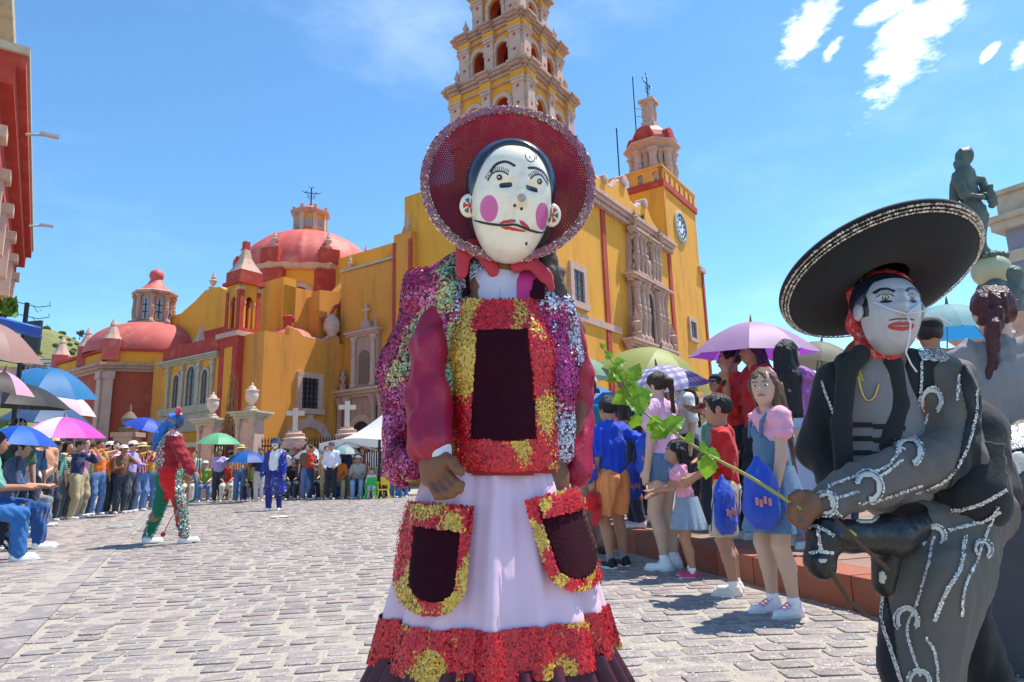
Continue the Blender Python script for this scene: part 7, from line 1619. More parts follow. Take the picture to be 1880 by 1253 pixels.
# ================================================================ bronze statue on its globe, fountain cherub
SY=12.5; sg=D(1812,490,SY); BRZ=mat((.10,.13,.11),rough=.55,metal=.35,var=.35,scale=6,bump=.6,bscale=30,dirt=(.13,.19,.16),dscale=5,key='brz')
st=empty('bronze_statue',(sg[0],SY,0),0,'green bronze statue of a draped woman standing on a pale globe','statue')
def s3(px,py,d=0.): p=D(px,py,SY+d); return np.array(p)-np.array([sg[0],SY,0])
f=Fld(.06)
f.ell(s3(1770,286),(.14,.16,.19)); f.cap(s3(1768,300),s3(1772,325),.10,.11); f.cap(s3(1772,325),s3(1785,385),.21,.18,front=(0,1,0),flat=.8); f.cap(s3(1760,325),s3(1790,330),.11,.10)
f.cap(s3(1788,385),s3(1784,420),.20,.23,front=(0,1,0),flat=.85); f.cap(s3(1778,400),s3(1775,455),.18,.14); f.cap(s3(1797,400),s3(1804,470),.16,.10); f.cap(s3(1780,450),s3(1800,475),.13,.12); f.cap(s3(1806,460),s3(1810,478),.11,.10)
f.cap(s3(1758,330,-.1),s3(1772,358,-.25),.085,.075); f.cap(s3(1772,358,-.25),s3(1806,362,-.3),.075,.055); f.cap(s3(1804,330,.0),s3(1812,360,-.1),.08,.06)
for i in range(14): x,y=random.choice(((1815,358),(1820,365),(1812,350),(1822,375))); f.ell(s3(x+random.uniform(-6,6),y+random.uniform(-8,8),-.25),(.06,.05,.05),k=.01)
for i in range(12): a=i*.55; f.ell(s3(1770+8*math.cos(a),278+5*math.sin(a),-.03),(.05,.05,.04),k=.02)
f.cap(s3(1785,385),s3(1778,418),.19,.27,front=(0,1,0),flat=.8); f.cap(s3(1770,415),s3(1772,462),.20,.13); f.ell(s3(1759,300),(.09,.1,.1),k=.05)
f.cap(s3(1755,335,.1),s3(1750,420,.1),.10,.06)
V,Fq=f.mesh(.035,wob(.03,9,4,(1.4,1.4,.35))); mkobj('figure',npmesh('figure',V,Fq),BRZ,st)
gc=s3(1820,498); b=MB(); b.ball(tuple(gc),.34,28); b.obj('globe',mat((.42,.44,.28),rough=.5,var=.2,scale=2,bump=.15,dirt=(.25,.24,.12),dscale=3,key='globe'),st,smooth='all')
b=MB()
for i in range(60):
    a=random.uniform(0,6.28); r_=random.uniform(.1,.30); c=gc+np.array([r_*math.cos(a),r_*math.sin(a)*.9,.34*math.cos(r_*2.4)]); b.ball(tuple(c),random.uniform(.04,.08),6)
o=b.obj('bronze_leaves',BRZ,st,smooth='all'); o['kind']='stuff'
f=Fld(.05); f.cap(gc-np.array([0,0,.38]),gc-np.array([0,0,.85]),.26,.2)
for a in (0,2.1,4.2): f.cap(gc+np.array([.22*math.cos(a),.22*math.sin(a),-.32]),gc+np.array([.42*math.cos(a),.36*math.sin(a),-.75]),.09,.07); f.cap(gc+np.array([.42*math.cos(a),.36*math.sin(a),-.75]),gc+np.array([.36*math.cos(a),.32*math.sin(a),-1.05]),.07,.09)
V,Fq=f.mesh(.035,wob(.025,12,7)); mkobj('supporters',npmesh('supporters',V,Fq),BRZ,st)
zb=gc[2]-1.0; b=MB(); b.lathe([(1.1,0),(1.1,.5),(.9,.6),(.75,1.0),(.7,zb-.5),(.9,zb-.3),(1.0,zb-.05),(.8,zb)],16,Matrix.Translation((gc[0],gc[1],0))); b.obj('pedestal',STONEP,st,smooth=True)
cb=empty('bronze_cherub',(*D(1868,560,11.6)[:2],0),0,'small bronze cherub with leaf crown beside the globe statue','statue'); cp_=np.array(D(1868,560,11.6)); cp_[:2]-=np.array(cb.location)[:2]
def q3(px,py,d=0.): p=D(px,py,11.6+d); return np.array(p)-np.array([cb.location.x,cb.location.y,0])
f=Fld(.04); f.ell(q3(1863,505),(.13,.14,.15)); f.cap(q3(1863,515),q3(1858,545),.10,.14); f.cap(q3(1850,530),q3(1852,555),.06,.05); f.cap(q3(1865,530,-.1),q3(1880,537,-.15),.05,.04)
f.cap(q3(1858,545),q3(1862,580),.15,.13)
for i in range(10): a=i*.65; f.ell(q3(1863+10*math.cos(a),498+6*math.sin(a),-.03),(.045,.045,.05),k=.01)
V,Fq=f.mesh(.025); mkobj('figure',npmesh('figure',V,Fq),BRZ,cb)
b=MB(); zc=q3(1862,580)[2]; b.lathe([(.5,0),(.45,.4),(.3,.6),(.3,zc-.2),(.42,zc)],12,Matrix.Translation((q3(1862,580)[0],0,0))); b.obj('pedestal',STONEP,cb,smooth=True)
# ================================================================ dancers further back
dv=person(R(300,1000),ang(.75,.66),1.62,'dancer from behind in green, red and silver sequin suit with blue headscarf',None,topmat=mat((.30,.30,.30),key='dvt'),top_sl=.95,bot='087050',hair='k',hair_st='bald',sk='c',det=3,shoe='f0f0f0',fl=(-.14,-.08,.05),fr=(.10,.12,.045),hr=(.22,.14,.50),hl=(-.16,.18,.50),fat=1.25,sleeve_r=1.25,feat=False)
r=dv['root']
def seqcol(P):
    q=np.random.default_rng(5); c=np.array([(.62,.62,.62),(.60,.12,.14),(.10,.35,.25),(.55,.5,.2),(.15,.2,.5)])[q.choice(5,len(P),p=(.52,.14,.14,.12,.08))]; return np.clip(c*(1+.3*q.normal(size=(len(P),1))),0,1)
def meshof(root,name):
    for o in root.children:
        if o.name.split('.')[0]==name:
            me=o.data; V=np.empty(len(me.vertices)*3,np.float32); me.vertices.foreach_get('co',V); Fq=np.empty(len(me.polygons)*4,np.int32); me.polygons.foreach_get('vertices',Fq); return V.reshape(-1,3),Fq.reshape(-1,4),o
V,Fq,o=meshof(r,'shirt'); seq_obj('jacket_sequins',[seq_mesh(V,Fq,9000,.0085,seqcol,3,.4,keep=lambda P:~((P[:,0]>.13)&(P[:,2]<1.33)))],r,Matrix()); o.data.materials[0]=cloth((.30,.01,.02))
V,Fq,o=meshof(r,'trousers'); seq_obj('trouser_sequins',[seq_mesh(V,Fq,7000,.0085,seqcol,4,.4,keep=lambda P:(np.abs(P[:,0])>.165)&(P[:,2]<.92))],r,Matrix())
dS=Surf([(np.array([tuple(dv['M']@Vector(p)) for p in V]),Fq)]); RDC=cloth('d01818')
patch(dS,[(288,852),(325,850),(322,905),(330,975),(342,985),(318,988),(304,930),(294,890)],.012,3,'red_trouser_panel',RDC,r,dv['M'].inverted())
hc=dv['hc']; f=Fld(.015); f.ell(hc+np.array([0,0,.01]),(.085,.10,.11)); f.cap(hc+np.array([-.01,-.07,0]),hc+np.array([-.05,-.16,-.20]),.05,.07); f.cap(hc+np.array([-.05,-.15,-.16]),hc+np.array([-.10,-.18,-.33]),.05,.035)
V,Fq=f.mesh(.010,wob(.010,40,3)); mkobj('head_scarf',npmesh('head_scarf',V,Fq),cloth((.03,.16,.50)),r)
f=Fld(.01); f.ell(hc+np.array([.04,.05,.02]),(.075,.07,.11)); V,Fq=f.mesh(.010); mkobj('devil_mask',npmesh('devil_mask',V,Fq),mat((.02,.05,.14),rough=.3,coat=.4,key='dvm'),r)
for x,c in ((.015,'e02890'),(.075,'c01830')):
    b=MB(); b.tube([hc+np.array([x,.03,.08]),hc+np.array([x*1.3,.035,.15]),hc+np.array([x*1.1,.02,.205])],[.030,.022,.004],8); b.obj('mask_horn',mat(c,rough=.35,key='horn',coat=.4),r,smooth='all')
hh=wpt(dv,'hands',1); wp=empty('dance_whip',hh,0,'blue wrapped whip with a red cord held by the green and red dancer','whip')
b=MB(); b.tube([(0,0,.05),(.05,0,-.12),(.06,0,-.32),(.0,-.02,-.36)],[.025,.022,.018,.015],7); b.obj('handle',mat((.03,.10,.22),key='whp',dirt=(.25,.5,.55),dscale=40),wp,smooth='all')
b=MB(); b.tube([(0,-.02,-.36),(-.12,-.02,-.40),(-.22,-.03,-.55),(-.30,-.02,-.72)],.006,5); b.ball((-.31,-.02,-.74),.03,8); b.obj('cord',cloth((.5,.02,.04)),wp,smooth='all')
# blue sequined dancer
pd=person(R(502,938),ang(-.1,-1),1.60,'dancer in blue and silver sequined coat with white mask and blue hat',None,top='e0e0e4',top_sl=0,bot='202878',hair='k',hair_st='short',hat='bucket',hatc='303868',sk='c',det=2,shoe='e8e8e8',fr=(.03,.10,.045),fl=(-.06,-.06,.045),feat=False,hl=(-.16,.06,.50),hr=(.17,.05,.50))
r=pd['root']; P=pd['P']; f=Fld(.03); h=1.60
for s_ in (-1,1):
    f.cap(pd['sh'][s_],pd['elb'][s_],.062,.058); f.cap(pd['elb'][s_],pd['hands'][s_],.058,.05); f.cap(pd['sh'][s_]*np.array([.75,1,1]),P+np.array([s_*.13,.0,-.40]),.07,.11)
f.cap(np.array([-.1,-.06,1.28]),np.array([.1,-.06,.5]),.10,.16,front=(0,1,0),flat=.6); f.cap(np.array([.1,-.06,1.28]),np.array([-.1,-.06,.5]),.10,.16,front=(0,1,0),flat=.6)
V,Fq=f.mesh(.016,wob(.012,20,3)); mkobj('coat',npmesh('coat',V,Fq),mat((.014,.028,.22),rough=.6,key='bcoat',bump=.3,bscale=25),r)
seq_obj('coat_sequins',[seq_mesh(V,Fq,5200,.011,lambda P:pick(P,9,.15,(.02,.04,.45),(.75,.75,.8),4),3,.35,keep=lambda P:(P[:,0]<-.0)|(np.abs(P[:,0])>.22))],r,Matrix())
b=MB(); b.lathe([(.12,.92),(.16,.7),(.22,.35)],20,Matrix.Diagonal((1.15,.8,1,1))); b.obj('skirt',mat((.014,.028,.24),rough=.6,key='bsk',dirt=(.5,.5,.6),dscale=14),r,smooth='all')
hc=pd['hc']; b=MB(); b.ball(tuple(hc+np.array([0,.03,-.01])),(.075,.075,.105),16); mm=b.obj('white_mask',mat((.72,.70,.66),rough=.35,coat=.3,key='wmask'),r,smooth='all')
b=MB(); b.tube([hc+np.array([-.07,.07,-.03]),hc+np.array([0,.112,-.06]),hc+np.array([.05,.09,-.12])],.008,5); b.obj('mask_strap',mat((.12,.03,.02),key='mst'),mm,mw=Matrix())
for x in (-.026,.026): b=MB(); b.ball(tuple(hc+np.array([x,.102,.02])),(.012,.006,.007),8); b.obj('mask_eye',DARK,mm,mw=Matrix())
# ================================================================ onlookers across the square
GA='onlookers across the square'; Q=random.Random(21)
def far(px,py,h,label,face=None,**k):
    p=R(px,py); f_=face if face is not None else math.atan2(-p[1],-p[0]+Q.uniform(-3,3)); a=dict(det=1); a.update(k); return person(p,f_,h,label,GA,**a)
um=far(397,918,1.66,'woman in dusty pink top under the green umbrella',top='b86878',top_sl=.8,bot='283048',fem=True,hair_st='bun',hr=(.10,.16,.62))
umbrella(D(403,795,19.6),wpt(um,'hands',1),.62,['189858','20a868'],'green umbrella held by the woman in dusty pink',tr=.4,back='70c090')
b=MB(); f=Fld(.01); f.cap((-.12,.02,.92),(.08,.1,.88),.07,.07,front=(0,1,0),flat=.6); V,Fq=f.mesh(.02); bg_=empty('waist_bag',um['root'].location,um['root'].rotation_euler.z,'black bag slung on the woman in dusty pink','bag'); mkobj('pouch',npmesh('pouch',V,Fq),cloth((.015,.015,.018)),bg_)
far(420,916,1.68,'person in cream shirt walking away behind the seated man in black',face=1.2,top='c8c0a8',bot='787068',hat='cap',hatc='8090b0')
def stool(px,py,c,label,h=.44,w_=.17,back=False):
    p=R(px,py); r=empty('plastic_chair' if back else 'plastic_stool',p,Q.uniform(-.4,.4),label,'chair' if back else 'stool'); m=mat(c,rough=.4,var=.05,bump=0,key='plst')
    MB().box(-w_,w_,-w_,w_,h-.03,h).obj('seat',m,r)
    for sx in (-1,1):
        for sy in (-1,1): b=MB(); b.tube([(sx*w_*.85,sy*w_*.85,h-.02),(sx*w_*1.15,sy*w_*1.15,0)],.022,5); b.obj('leg',m,r)
    if back:
        b=MB(); b.box(-w_,w_,w_-.03,w_,h+.12,h+.36); b.tube([(-w_,w_,h),(-w_,w_,h+.2)],.02,5); b.tube([(w_,w_,h),(w_,w_,h+.2)],.02,5); b.tube([(-w_,w_,h+.2),(-w_,-w_,h+.2),(-w_,-w_,h)],.015,5); b.tube([(w_,w_,h+.2),(w_,-w_,h+.2),(w_,-w_,h)],.015,5); b.obj('backrest',m,r)
stool(438,917,'10a040','bright green plastic stool under the man in black')
far(441,918,1.72,'seated man in black T-shirt and jeans on a green stool',sit=.42,top='181818',bot='6088b8',face=-.6)
far(466,917,1.6,'seated woman in lilac top beside the man in black',sit=.42,top='9088b0',bot='5878a8',fem=True,hair_st='bun',face=-1.0)
umbrella(D(455,828,20.0),at(462,870,20.0,1.15),.62,['1060b8','0c4c98'],'deep blue umbrella over the seated man in black',tr=.3)
far(533,917,1.15,'seated child in dark green shirt by the woman in red',sit=.26,top='106838',top_sl=.9,bot='5878a0',hs=1.2,face=-1.1)
rw=far(568,918,1.68,'woman in red blouse and jeans with a large black bag',top='d01820',top_sl=.3,bot='203858',fem=True,hair='br',hair_st='bun',fat=1.15,face=.2,hr=(.06,.16,.60),hl=(-.06,.16,.6))
p=wpt(rw,'P'); bb=empty('shoulder_bag',(p.x-.32,p.y+.02,p.z-.02),0,'large black shoulder bag on the woman in red','bag'); f=Fld(.03); f.cap((0,0,-.08),(0,0,.12),.16,.12,front=(0,1,0),flat=.5); V,Fq=f.mesh(.03); mkobj('pouch',npmesh('pouch',V,Fq),cloth((.02,.018,.02)),bb)
b=MB(); b.tube([(.02,0,.2),(.2,0,.5),(.26,0,.2)],.012,5); b.obj('strap',cloth((.02,.018,.02)),bb)
far(607,918,1.72,'man in white shirt and dark jeans with grey cap',top='d8d8e8',top_sl=.95,bot='182030',hat='cap',hatc='505868',fat=1.12,face=-1.5,hr=(.08,.12,.56),hl=(-.08,.12,.56))
rows=[(512,913,'c8c0b8','404858','k','man in pale shirt behind the blue sequined dancer'),(548,912,'304058','303848','k','seated man in navy shirt leaning by the black bag'),(588,905,'182018','303030','k','man in black T-shirt behind the man in white'),
 (632,915,'e0e0e8','2860b0','k','seated man in white with dark cap and blue bundle'),(648,912,'2050b0','405878','br','seated onlooker in blue behind the bent man'),(655,916,'a8a8a8','88a8d0','k','bent man in grey T-shirt and white cap'),(668,907,'a8b8c8','404040','k','man in red cap and pale grey shirt under the tent'),(690,908,'e8e8e8','384860','br','woman in white blouse under the tent'),(712,906,'e8d8c0','384860','k','woman in cream top under the tent'),(726,914,'f0f0f0','4878b0','br','seated woman in white and jeans by the sequined sleeve'),(704,915,'e04890','303040','k','child in pink top on a yellow chair'),(681,916,'e8e0f0','e0e0e0','br','small child in white on a green chair'),(738,914,'208048','3060a0','k','seated onlooker in green by the sequined sleeve'),(622,905,'c07860','303848','br','woman in peach top behind the blue bundle'),(640,903,'38a060','303848','k','man in green shirt under the tent edge')]
for i,(px,py,t_,bo,ha,lab) in enumerate(rows):
    kid='child' in lab; st_=('seated' in lab or 'bent' in lab or kid)
    far(px,py,1.1 if kid else 1.64+.08*Q.random(),lab,top=t_,bot=bo,hair=ha,sit=(.28 if kid else .43) if st_ else None,hat='cap' if 'cap' in lab else None,hatc='d02018' if 'red cap' in lab else ('e8e8f0' if 'white cap' in lab else '303038'),fem='woman' in lab,hair_st='long' if 'woman' in lab else 'short',hs=1.25 if kid else 1,lean=(0,.45) if 'bent' in lab else (Q.uniform(-.05,.05),Q.uniform(0,.15)),sk=Q.choice('abbcd'))
stool(681,917,'18a848','light green plastic chair under the child in white',.28,.15,True); stool(704,916,'e0b820','yellow plastic chair under the child in pink',.28,.15,True)
umbrella(D(632,817,20.8),at(634,860,20.8,1.3),.52,['90a8b0','2890a0','90a8b0','889898'],'silver and teal umbrella beside the white tent',tr=.3)
umbrella(D(575,823,22),at(575,862,22,1.2),.66,['c0c8d0','a8b0b8'],'pale silver umbrella behind the woman in red',tr=.3)
bun=empty('blue_bundle',R(628,914),0,'crumpled bright blue plastic bundle among the seated crowd','bundle'); f=Fld(.06)
for i in range(9): f.ell((Q.uniform(-.3,.3),Q.uniform(-.15,.15),.35+Q.uniform(-.2,.25)),(.18,.16,.16))
V,Fq=f.mesh(.04,wob(.03,18,3)); mkobj('sheet',npmesh('sheet',V,Fq),mat((.01,.12,.65),rough=.35,bump=.3,bscale=12,key='bund'),bun)
# more heads further behind, in the shade of the tent
CN={'202830':'charcoal','c8c8c8':'light grey','803038':'maroon','305080':'blue','d8c8b0':'cream','406048':'dark green'}
for i in range(14):
    tc_=list(CN)[i%6]; ht_=(None,'cap','straw')[i//6%3]; hs_='short' if i%2 else 'long'; px=500+Q.random()*250; person((*D(px,900,22.6+Q.random()*1.6)[:2],0),-1.5+Q.uniform(-.6,.6),1.6+Q.random()*.15,'onlooker in %s top%s in the back row across the square'%(CN[tc_],{None:' with %s hair'%hs_,'cap':' and cap','straw':' and straw hat'}[ht_]),'back row across the square',top=tc_,bot='282c38',hair=Q.choice(('k','br')),hair_st=hs_,sk=Q.choice('abc'),det=0,hat=ht_,hatc=Q.choice(('303038','d8c898','a03030')),feat=False)
# ================================================================ onlookers on the left pavement
GL='onlookers along the left pavement'
def L(px,py,h,label,**k): 
    a=dict(det=2); a.update(k); p=R(px,py); f_=a.pop('face',math.atan2(-.35-p[1]*.02,1.)); return person(p,f_,h,label,GL,**a)
L(230,935,1.62,'woman in straw hat, pale blue shirt and black trousers',top='a8c8f0',top_sl=.42,bot='101012',fem=True,hair_st='bun',hat='straw',fat=1.2,shoe='d088a8',face=.25,hr=(.05,.2,.66),hl=(-.05,.2,.66),det=2)
L(259,936,1.30,'girl in pale pink dress and cream sun hat',top='f0b8c8',top_sl=.1,bot='f0b8c8',bot_kind='skirt',bot_len=.34,fem=True,hair_st='long',hat='bucket',hatc='e8d8b0',hs=1.15,face=.1)
L(165,938,1.58,'woman in lilac top and denim shorts raising her hands',top='e0d0ec',top_sl=.95,bot_kind='shorts',bot_len=.42,botmat=DEN,fem=True,hair_st='pony',face=.5,hr=(.05,.14,.86),hl=(-.05,.14,.86))
L(186,932,1.05,'small girl in green dress beside the lilac woman',top='109048',top_sl=.1,bot='109048',bot_kind='skirt',bot_len=.28,fem=True,hair_st='pony',hs=1.3,face=-.5)
L(205,928,1.70,'man in blue shirt looking right behind the straw hat',top='1850c0',bot='384858',face=.3)
L(212,930,1.25,'boy in patterned shirt and grey cap beside the small girl',top='607058',bot='5878a0',hat='cap',hatc='787880',hs=1.15,face=-.6)
L(140,928,1.66,'man in olive cap and dark jacket behind the lilac woman',top='404838',top_sl=.95,bot='303030',hat='cap',hatc='505840',face=.6)
L(128,940,1.42,'girl in pink and white cap with long black hair',top='e0d8e8',bot='384858',fem=True,hair_st='long',hat='cap',hatc='e8a0b8',face=.3)
L(270,925,1.70,'man in orange cap and tan top behind the pink girl',top='c8a878',bot='303848',hat='cap',hatc='f08020',face=.2)
ph=L(118,946,1.62,'crouching photographer in grey with a straw hat hanging forward',top='303034',top_sl=.95,bot='606468',sit=.34,lean=(0,.75),hat='straw',hatc='d8c860',head=(0,-.6),face=.15,fr=(.08,.14,.045),fl=(-.08,.22,.045),hr=(.05,.30,.36),hl=(-.05,.30,.36),shoe='181818',det=2)
cm=wpt(ph,'hands',1); cmo=empty('camera_body',cm,.15,'black camera in the hands of the crouching photographer','camera'); b=MB(); b.box(-.07,.07,-.03,.03,-.04,.05); b.obj('housing',mat((.015,.015,.015),rough=.5,key='camb'),cmo); b=MB(); b.lathe([(.035,0),(.035,.08),(.03,.08)],12,Matrix.Translation((0,.03,0))@Matrix.Rotation(-math.pi/2,4,'X')); b.obj('lens',mat((.02,.02,.02),rough=.3,key='camb2'),cmo,smooth=True)
# the seated front row, nearest first
row=[(62,1008,'40506c','1c4c88','f0ece4','seated onlooker in slate shirt, jeans and big white sneakers',.44),(52,968,'2858c0','58605c','302820','seated man in royal blue with grey trousers and leather shoes',.44),(20,1030,'70a898','2868a8','f0f0f0','seated onlooker in sage green shirt and blue jeans',.44),(70,955,'b8a890','404848','303030','seated person in beige shirt looking at a phone',.44),(84,950,'c06858','305078','e0e0e0','seated woman in terracotta top holding up a phone',.44),(98,946,'28a8a0','304858','e0e0e0','seated man in turquoise T-shirt with raised arms',.44),(30,985,'8890a0','383c48','d8d8d8','seated onlooker in grey-blue shirt with cap',.44),(5,1000,'a04858','30506c','e8e8e8','seated woman in wine red top and blue jeans',.44),(76,968,'e0d0d8','788088','c8c8c8','seated woman in pale pink blouse and grey trousers',.44),(40,950,'385c48','485058','d0d0d0','seated man in dark green shirt and grey trousers',.44),(108,952,'d8d8e0','283858','202020','seated onlooker in white shirt and navy trousers',.44)]
for i,(px,py,t_,bo,sh_,lab,se) in enumerate(row):
    L(px,py,1.66,lab,top=t_,top_sl=.45,bot=bo,shoe=sh_,sit=se,face=math.atan2(-kln[1],-kln[0])+Q.uniform(-.25,.25),hat='cap' if 'cap' in lab else ('cap' if i==3 else None),hatc='c0b090',hair_st='long' if 'woman' in lab else 'short',fem='woman' in lab,det=3 if i<3 else 2,hr=(.06,.02,.60 if i>2 else .46),hl=(-.06,.03,.58 if i>2 else .45),lean=(0,.18),sk=Q.choice('abcd'))
CN={'202830':'charcoal','c8c8c8':'light grey','803038':'maroon','305080':'blue','d8c8b0':'cream','406048':'dark green','8c4050':'rose','d8d0d8':'off-white','40688c':'steel blue','c89070':'tan','509080':'sea green','e0e0e0':'white'}
for i,(px,Y) in enumerate(((8,9.5),(30,10.6),(50,11.4),(75,12.6),(95,13.6),(115,14.8),(20,8.4),(140,16.2))):
    tc_=('8c4050','d8d0d8','40688c','c89070','509080','e0e0e0','406048','803038')[i]; p=D(px,900,Y); person((p[0],p[1],0),-.1+Q.uniform(-.5,.3),1.55+.15*Q.random(),'onlooker in %s top standing behind the seated left-hand row'%CN[tc_],'back row on the left pavement',top=tc_,top_sl=.45,bot='303848',hair=Q.choice(('k','br')),hair_st=Q.choice(('short','long')),sk=Q.choice('abc'),det=1,hat=Q.choice((None,None,'cap')),hatc=Q.choice(('303038','c8b898')))
for i,(px,py,*_) in enumerate(row):
    p=R(px,py); fa=math.atan2(-kln[1],-kln[0]); q=empty('folding_stool',(p[0]-.36*math.cos(fa),p[1]-.36*math.sin(fa),0),fa,'dark folding stool under the '+' '.join(_[3].split()[:9]),'stool','folding stools on the left pavement')
    MB().box(-.16,.16,-.17,.17,.37,.40).obj('seat',cloth((.03,.035,.05)),q)
    for sx in (-1,1): b_=MB(); b_.tube([(sx*.15,-.15,0),(-sx*.15,-.15,.37)],.012,5); b_.tube([(sx*.15,.15,0),(-sx*.15,.15,.37)],.012,5); b_.tube([(sx*.15,-.15,0),(sx*.15,.15,0)],.012,5); b_.obj('leg_frame',IRON,q)
# umbrellas over the left crowd
UL=[((118,766),10.2,.60,['e048b8','f0a0d8','f4e8f0','e860c0'],'magenta and white umbrella lowest over the left crowd',None,(.05,-.05,1)),((92,738),10.8,.68,['385880','486890','304c74'],'slate blue umbrella just above the magenta one',None,(.1,0,1)),((42,705),8.2,.56,['202224','2c2e30'],'black umbrella over the left crowd','303234',(.05,0,1)),((100,676),11.5,.80,['a8ccdc','d8e8f0','78b0c8','c0dce8'],'pale blue and white patterned umbrella on the left','2878b0',(.25,-.1,1)),((8,682),7.0,.36,['e8a8c0','2a2024'],'pink-topped dark umbrella at the street edge',None,(.3,0,1)),((38,642),9.4,.40,['3c3a40'],'dark grey umbrella behind the beige one','444',(.2,0,1)),((-12,592),5.0,.42,['c09890','b08880'],'beige pink umbrella high at the left edge','a88078',(.35,-.1,1)),((130,722),13.5,.62,['e8d0d0','d8b0b8','f0e0e0'],'pale rose umbrella behind the patterned blue one',None,(.35,0,1)),((40,782),7.6,.40,['1858c8','18a0b0','1858c8','2070d0'],'blue and teal umbrella low at the left edge',None,(.1,0,1)),((275,768),15,.5,['1848b8','1c50c8'],'royal blue umbrella behind the blue headscarf',None,(.3,0,1))]
for (px,py),Y,R_,cols,lab,bk,tl in UL:
    a=D(px,py,Y); bk=None if bk in (None,'444') else bk; umbrella(a,(a[0]-.05*tl[0],a[1],max(1.05,a[2]-.85)),R_,cols,lab,tilt=tl,back=bk,tr=.35)
# black sign panel and blue awning on the left
sg_=D(60,618,9.0); sp_=empty('sign_panel',(sg_[0],sg_[1],0),-.2,'black rectangular sign panel on a dark post at the left','sign'); b=MB(); b.box(-.13,.13,-.02,.02,sg_[2]-.24,sg_[2]+.22); b.obj('panel',mat((.015,.016,.018),rough=.5,key='sgp'),sp_); b=MB(); b.tube([(-.16,0,0),(-.16,0,sg_[2]+.5)],.03,8); b.obj('post',IRON,sp_)
aw=D(15,592,8.0); ao=empty('blue_awning',(aw[0],aw[1],0),.6,'small bright blue awning above the left crowd','awning'); b=MB(); b.grid(lambda u_,v_:(-.5+u_*.85,-.4+v_*.8,aw[2]+.06-.18*u_+.04*math.sin(v_*9)),6,8); o=b.obj('canopy',mat((.02,.16,.60),rough=.5,transl=.3,key='awn'),ao,smooth='all'); o.modifiers.new('t','SOLIDIFY').thickness=.012
b=MB(); b.tube([(-.45,0,0),(-.45,0,aw[2]+.05)],.025,6); b.obj('post',IRON,ao)
# litter
lt=G(512,952); lo=empty('paper_scrap',(lt[0],lt[1],.022),.3,'white paper scrap on the cobbles before the blue dancer','paper'); b=MB(); b.grid(lambda u_,v_:(.32*(u_-.5),.16*(v_-.5),.012*math.sin(u_*7)*math.sin(v_*5)+.013),8,6); o=b.obj('sheet',mat((.75,.78,.82),key='pap'),lo,smooth='all'); o.modifiers.new('t','SOLIDIFY').thickness=.002
lt=G(222,970); lo=empty('plastic_wrapper',(lt[0],lt[1],.022),.1,'crumpled clear plastic wrapper on the cobbles at left','wrapper'); b=MB(); b.grid(lambda u_,v_:(.4*(u_-.5),.14*(v_-.5),.03*abs(math.sin(u_*9+v_*3))*math.sin(v_*3)+.004),12,6); o=b.obj('film',mat((.55,.62,.60),rough=.2,transl=.4,key='film'),lo,smooth='all'); o.modifiers.new('t','SOLIDIFY').thickness=.002
bt=D(1222,985,5.9); bo_=empty('water_bottle',(bt[0],bt[1],PV),0,'clear plastic water bottle standing at the kerb','bottle'); b=MB(); b.lathe([(.04,0),(.045,.02),(.043,.10),(.045,.18),(.035,.24),(.015,.28),(.015,.30)],14); b.obj('bottle_wall',mat((.45,.52,.55),rough=.1,transl=.3,key='btl'),bo_,smooth=True); b=MB(); b.lathe([(.017,.30),(.017,.325)],10); b.obj('cap',mat((.6,.65,.7),key='btc'),bo_)

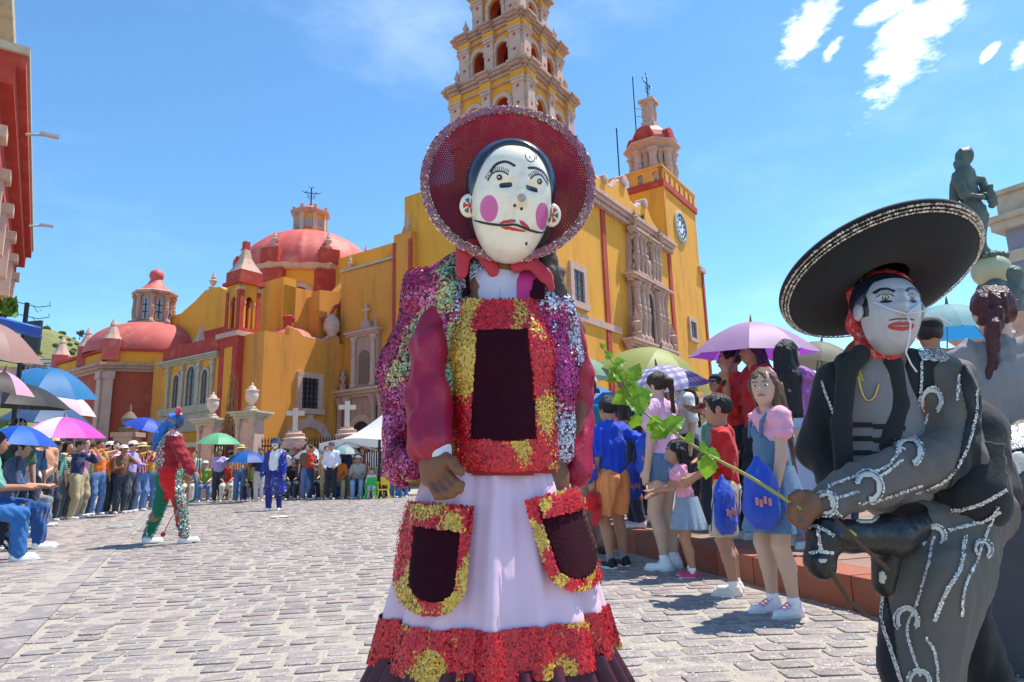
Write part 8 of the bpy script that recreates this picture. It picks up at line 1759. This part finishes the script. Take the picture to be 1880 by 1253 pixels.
# fill the rows: more individual onlookers, each with its own look
CL=[('white','e4e4e4'),('black','181a1c'),('red','c02428'),('navy','20305c'),('mustard','c89830'),('pink','e090a8'),('teal','208080'),('lime green','80b040'),('lavender','a898d0'),('orange','e07830'),('brown','705038'),('grey','909498')]
FT_=[('short hair',dict(hair_st='short')),('long hair',dict(hair_st='long',fem=True)),('a straw hat',dict(hat='straw',hatc='dcc890')),('a dark cap',dict(hat='cap',hatc='202228')),('a white cap',dict(hat='cap',hatc='e8e8e8')),('hair in a bun',dict(hair_st='bun',fem=True,hair='br'))]
cmb=[(c,f_) for c in CL for f_ in FT_]; Q.shuffle(cmb)
def striped(c,sc_,vert):
    k=('stripe',c,sc_,vert)
    if k in MC: return MC[k]
    m=bpy.data.materials.new('surface'); m.use_nodes=True; t=NT(m.node_tree); g=t.n('ShaderNodeTexCoord').outputs['Object']; sp=t.n('ShaderNodeSeparateXYZ',i_Vector=g); f_=t.math('FRACT',t.math('MULTIPLY',sp.outputs[0 if vert else 2],sc_)); cc=t.mix(t.math('LESS_THAN',f_,.4),lin(c),(.72,.70,.68)); b_=t.n('ShaderNodeBsdfPrincipled',i_Roughness=.85); t.link(cc,b_.inputs['Base Color']); nz=t.n('ShaderNodeTexNoise',i_Vector=g,i_Scale=16.); bp=t.n('ShaderNodeBump',i_Height=nz.outputs[0],i_Strength=.6,i_Distance=.02); t.link(bp.outputs[0],b_.inputs['Normal']); t.link(b_.outputs[0],t.n('ShaderNodeOutputMaterial').inputs[0]); MC[k]=m; return m
for i in range(18):
    (cn,cv),(fn_,fk)=cmb[i]; px=30+15*i+Q.uniform(-6,6); Y=12.2+i*.28+Q.uniform(-.3,1.2); p=D(px,900,Y)
    person((p[0],p[1],0),-.2+Q.uniform(-.6,.4),1.56+.16*Q.random(),'onlooker in %s%s top with %s in the left-hand crowd'%('striped ' if i%3==0 else '',cn,fn_),GL,top=cv,topmat=striped(cv,Q.choice((14.,22.)),i%2) if i%3==0 else None,top_sl=Q.choice((.42,.9)),bot=Q.choice(('303848','5878a8','282828','a89878','687078','404858','c8c0b0','784838')),sk=Q.choice('abcd'),det=1,hl=Q.choice((None,(-.06,.18,.66),(-.04,.14,.84))),hr=Q.choice((None,(.06,.18,.68),(.05,.15,.86))),**fk)
for i in range(20):
    (cn,cv),(fn_,fk)=cmb[20+i]; px=340+20*i+Q.uniform(-7,7)
    if 480<px<530: continue
    st_=i%2==0; p=D(px,900,20.4+Q.uniform(.2,1.1))
    person((p[0],p[1],0),math.atan2(-p[1],-p[0]+Q.uniform(-4,4)),1.58+.14*Q.random(),'%s onlooker in %s%s top with %s across the square'%('seated' if st_ else 'standing','striped ' if i%4==1 else '',cn,fn_),GA,top=cv,topmat=striped(cv,14.,i%2) if i%4==1 else None,top_sl=.42,bot=Q.choice(('303848','5070a0','282828','a89878','c8c0b8')),sk=Q.choice('abcd'),det=1,sit=.43 if st_ else None,lean=(0,.2 if st_ else 0),**fk)
for i in range(9):
    (cn,cv),(fn_,fk)=cmb[45+i]; px=(1072,1108,1180,1238,1268,1310,1335,1488,1545)[i]; Y=7.4+Q.uniform(0,1.4); p=D(px,880,Y)
    person((p[0],p[1],PV if px>1150 else 0),ang(-.8,-.3+Q.uniform(-.4,.4)),1.52+.16*Q.random(),'onlooker in %s top with %s behind the kerb line'%(cn,fn_),'onlookers on the raised pavement',top=cv,top_sl=.42,bot='303040',sk=Q.choice('abcd'),det=2,sit=.45 if i%2 else None,**fk)
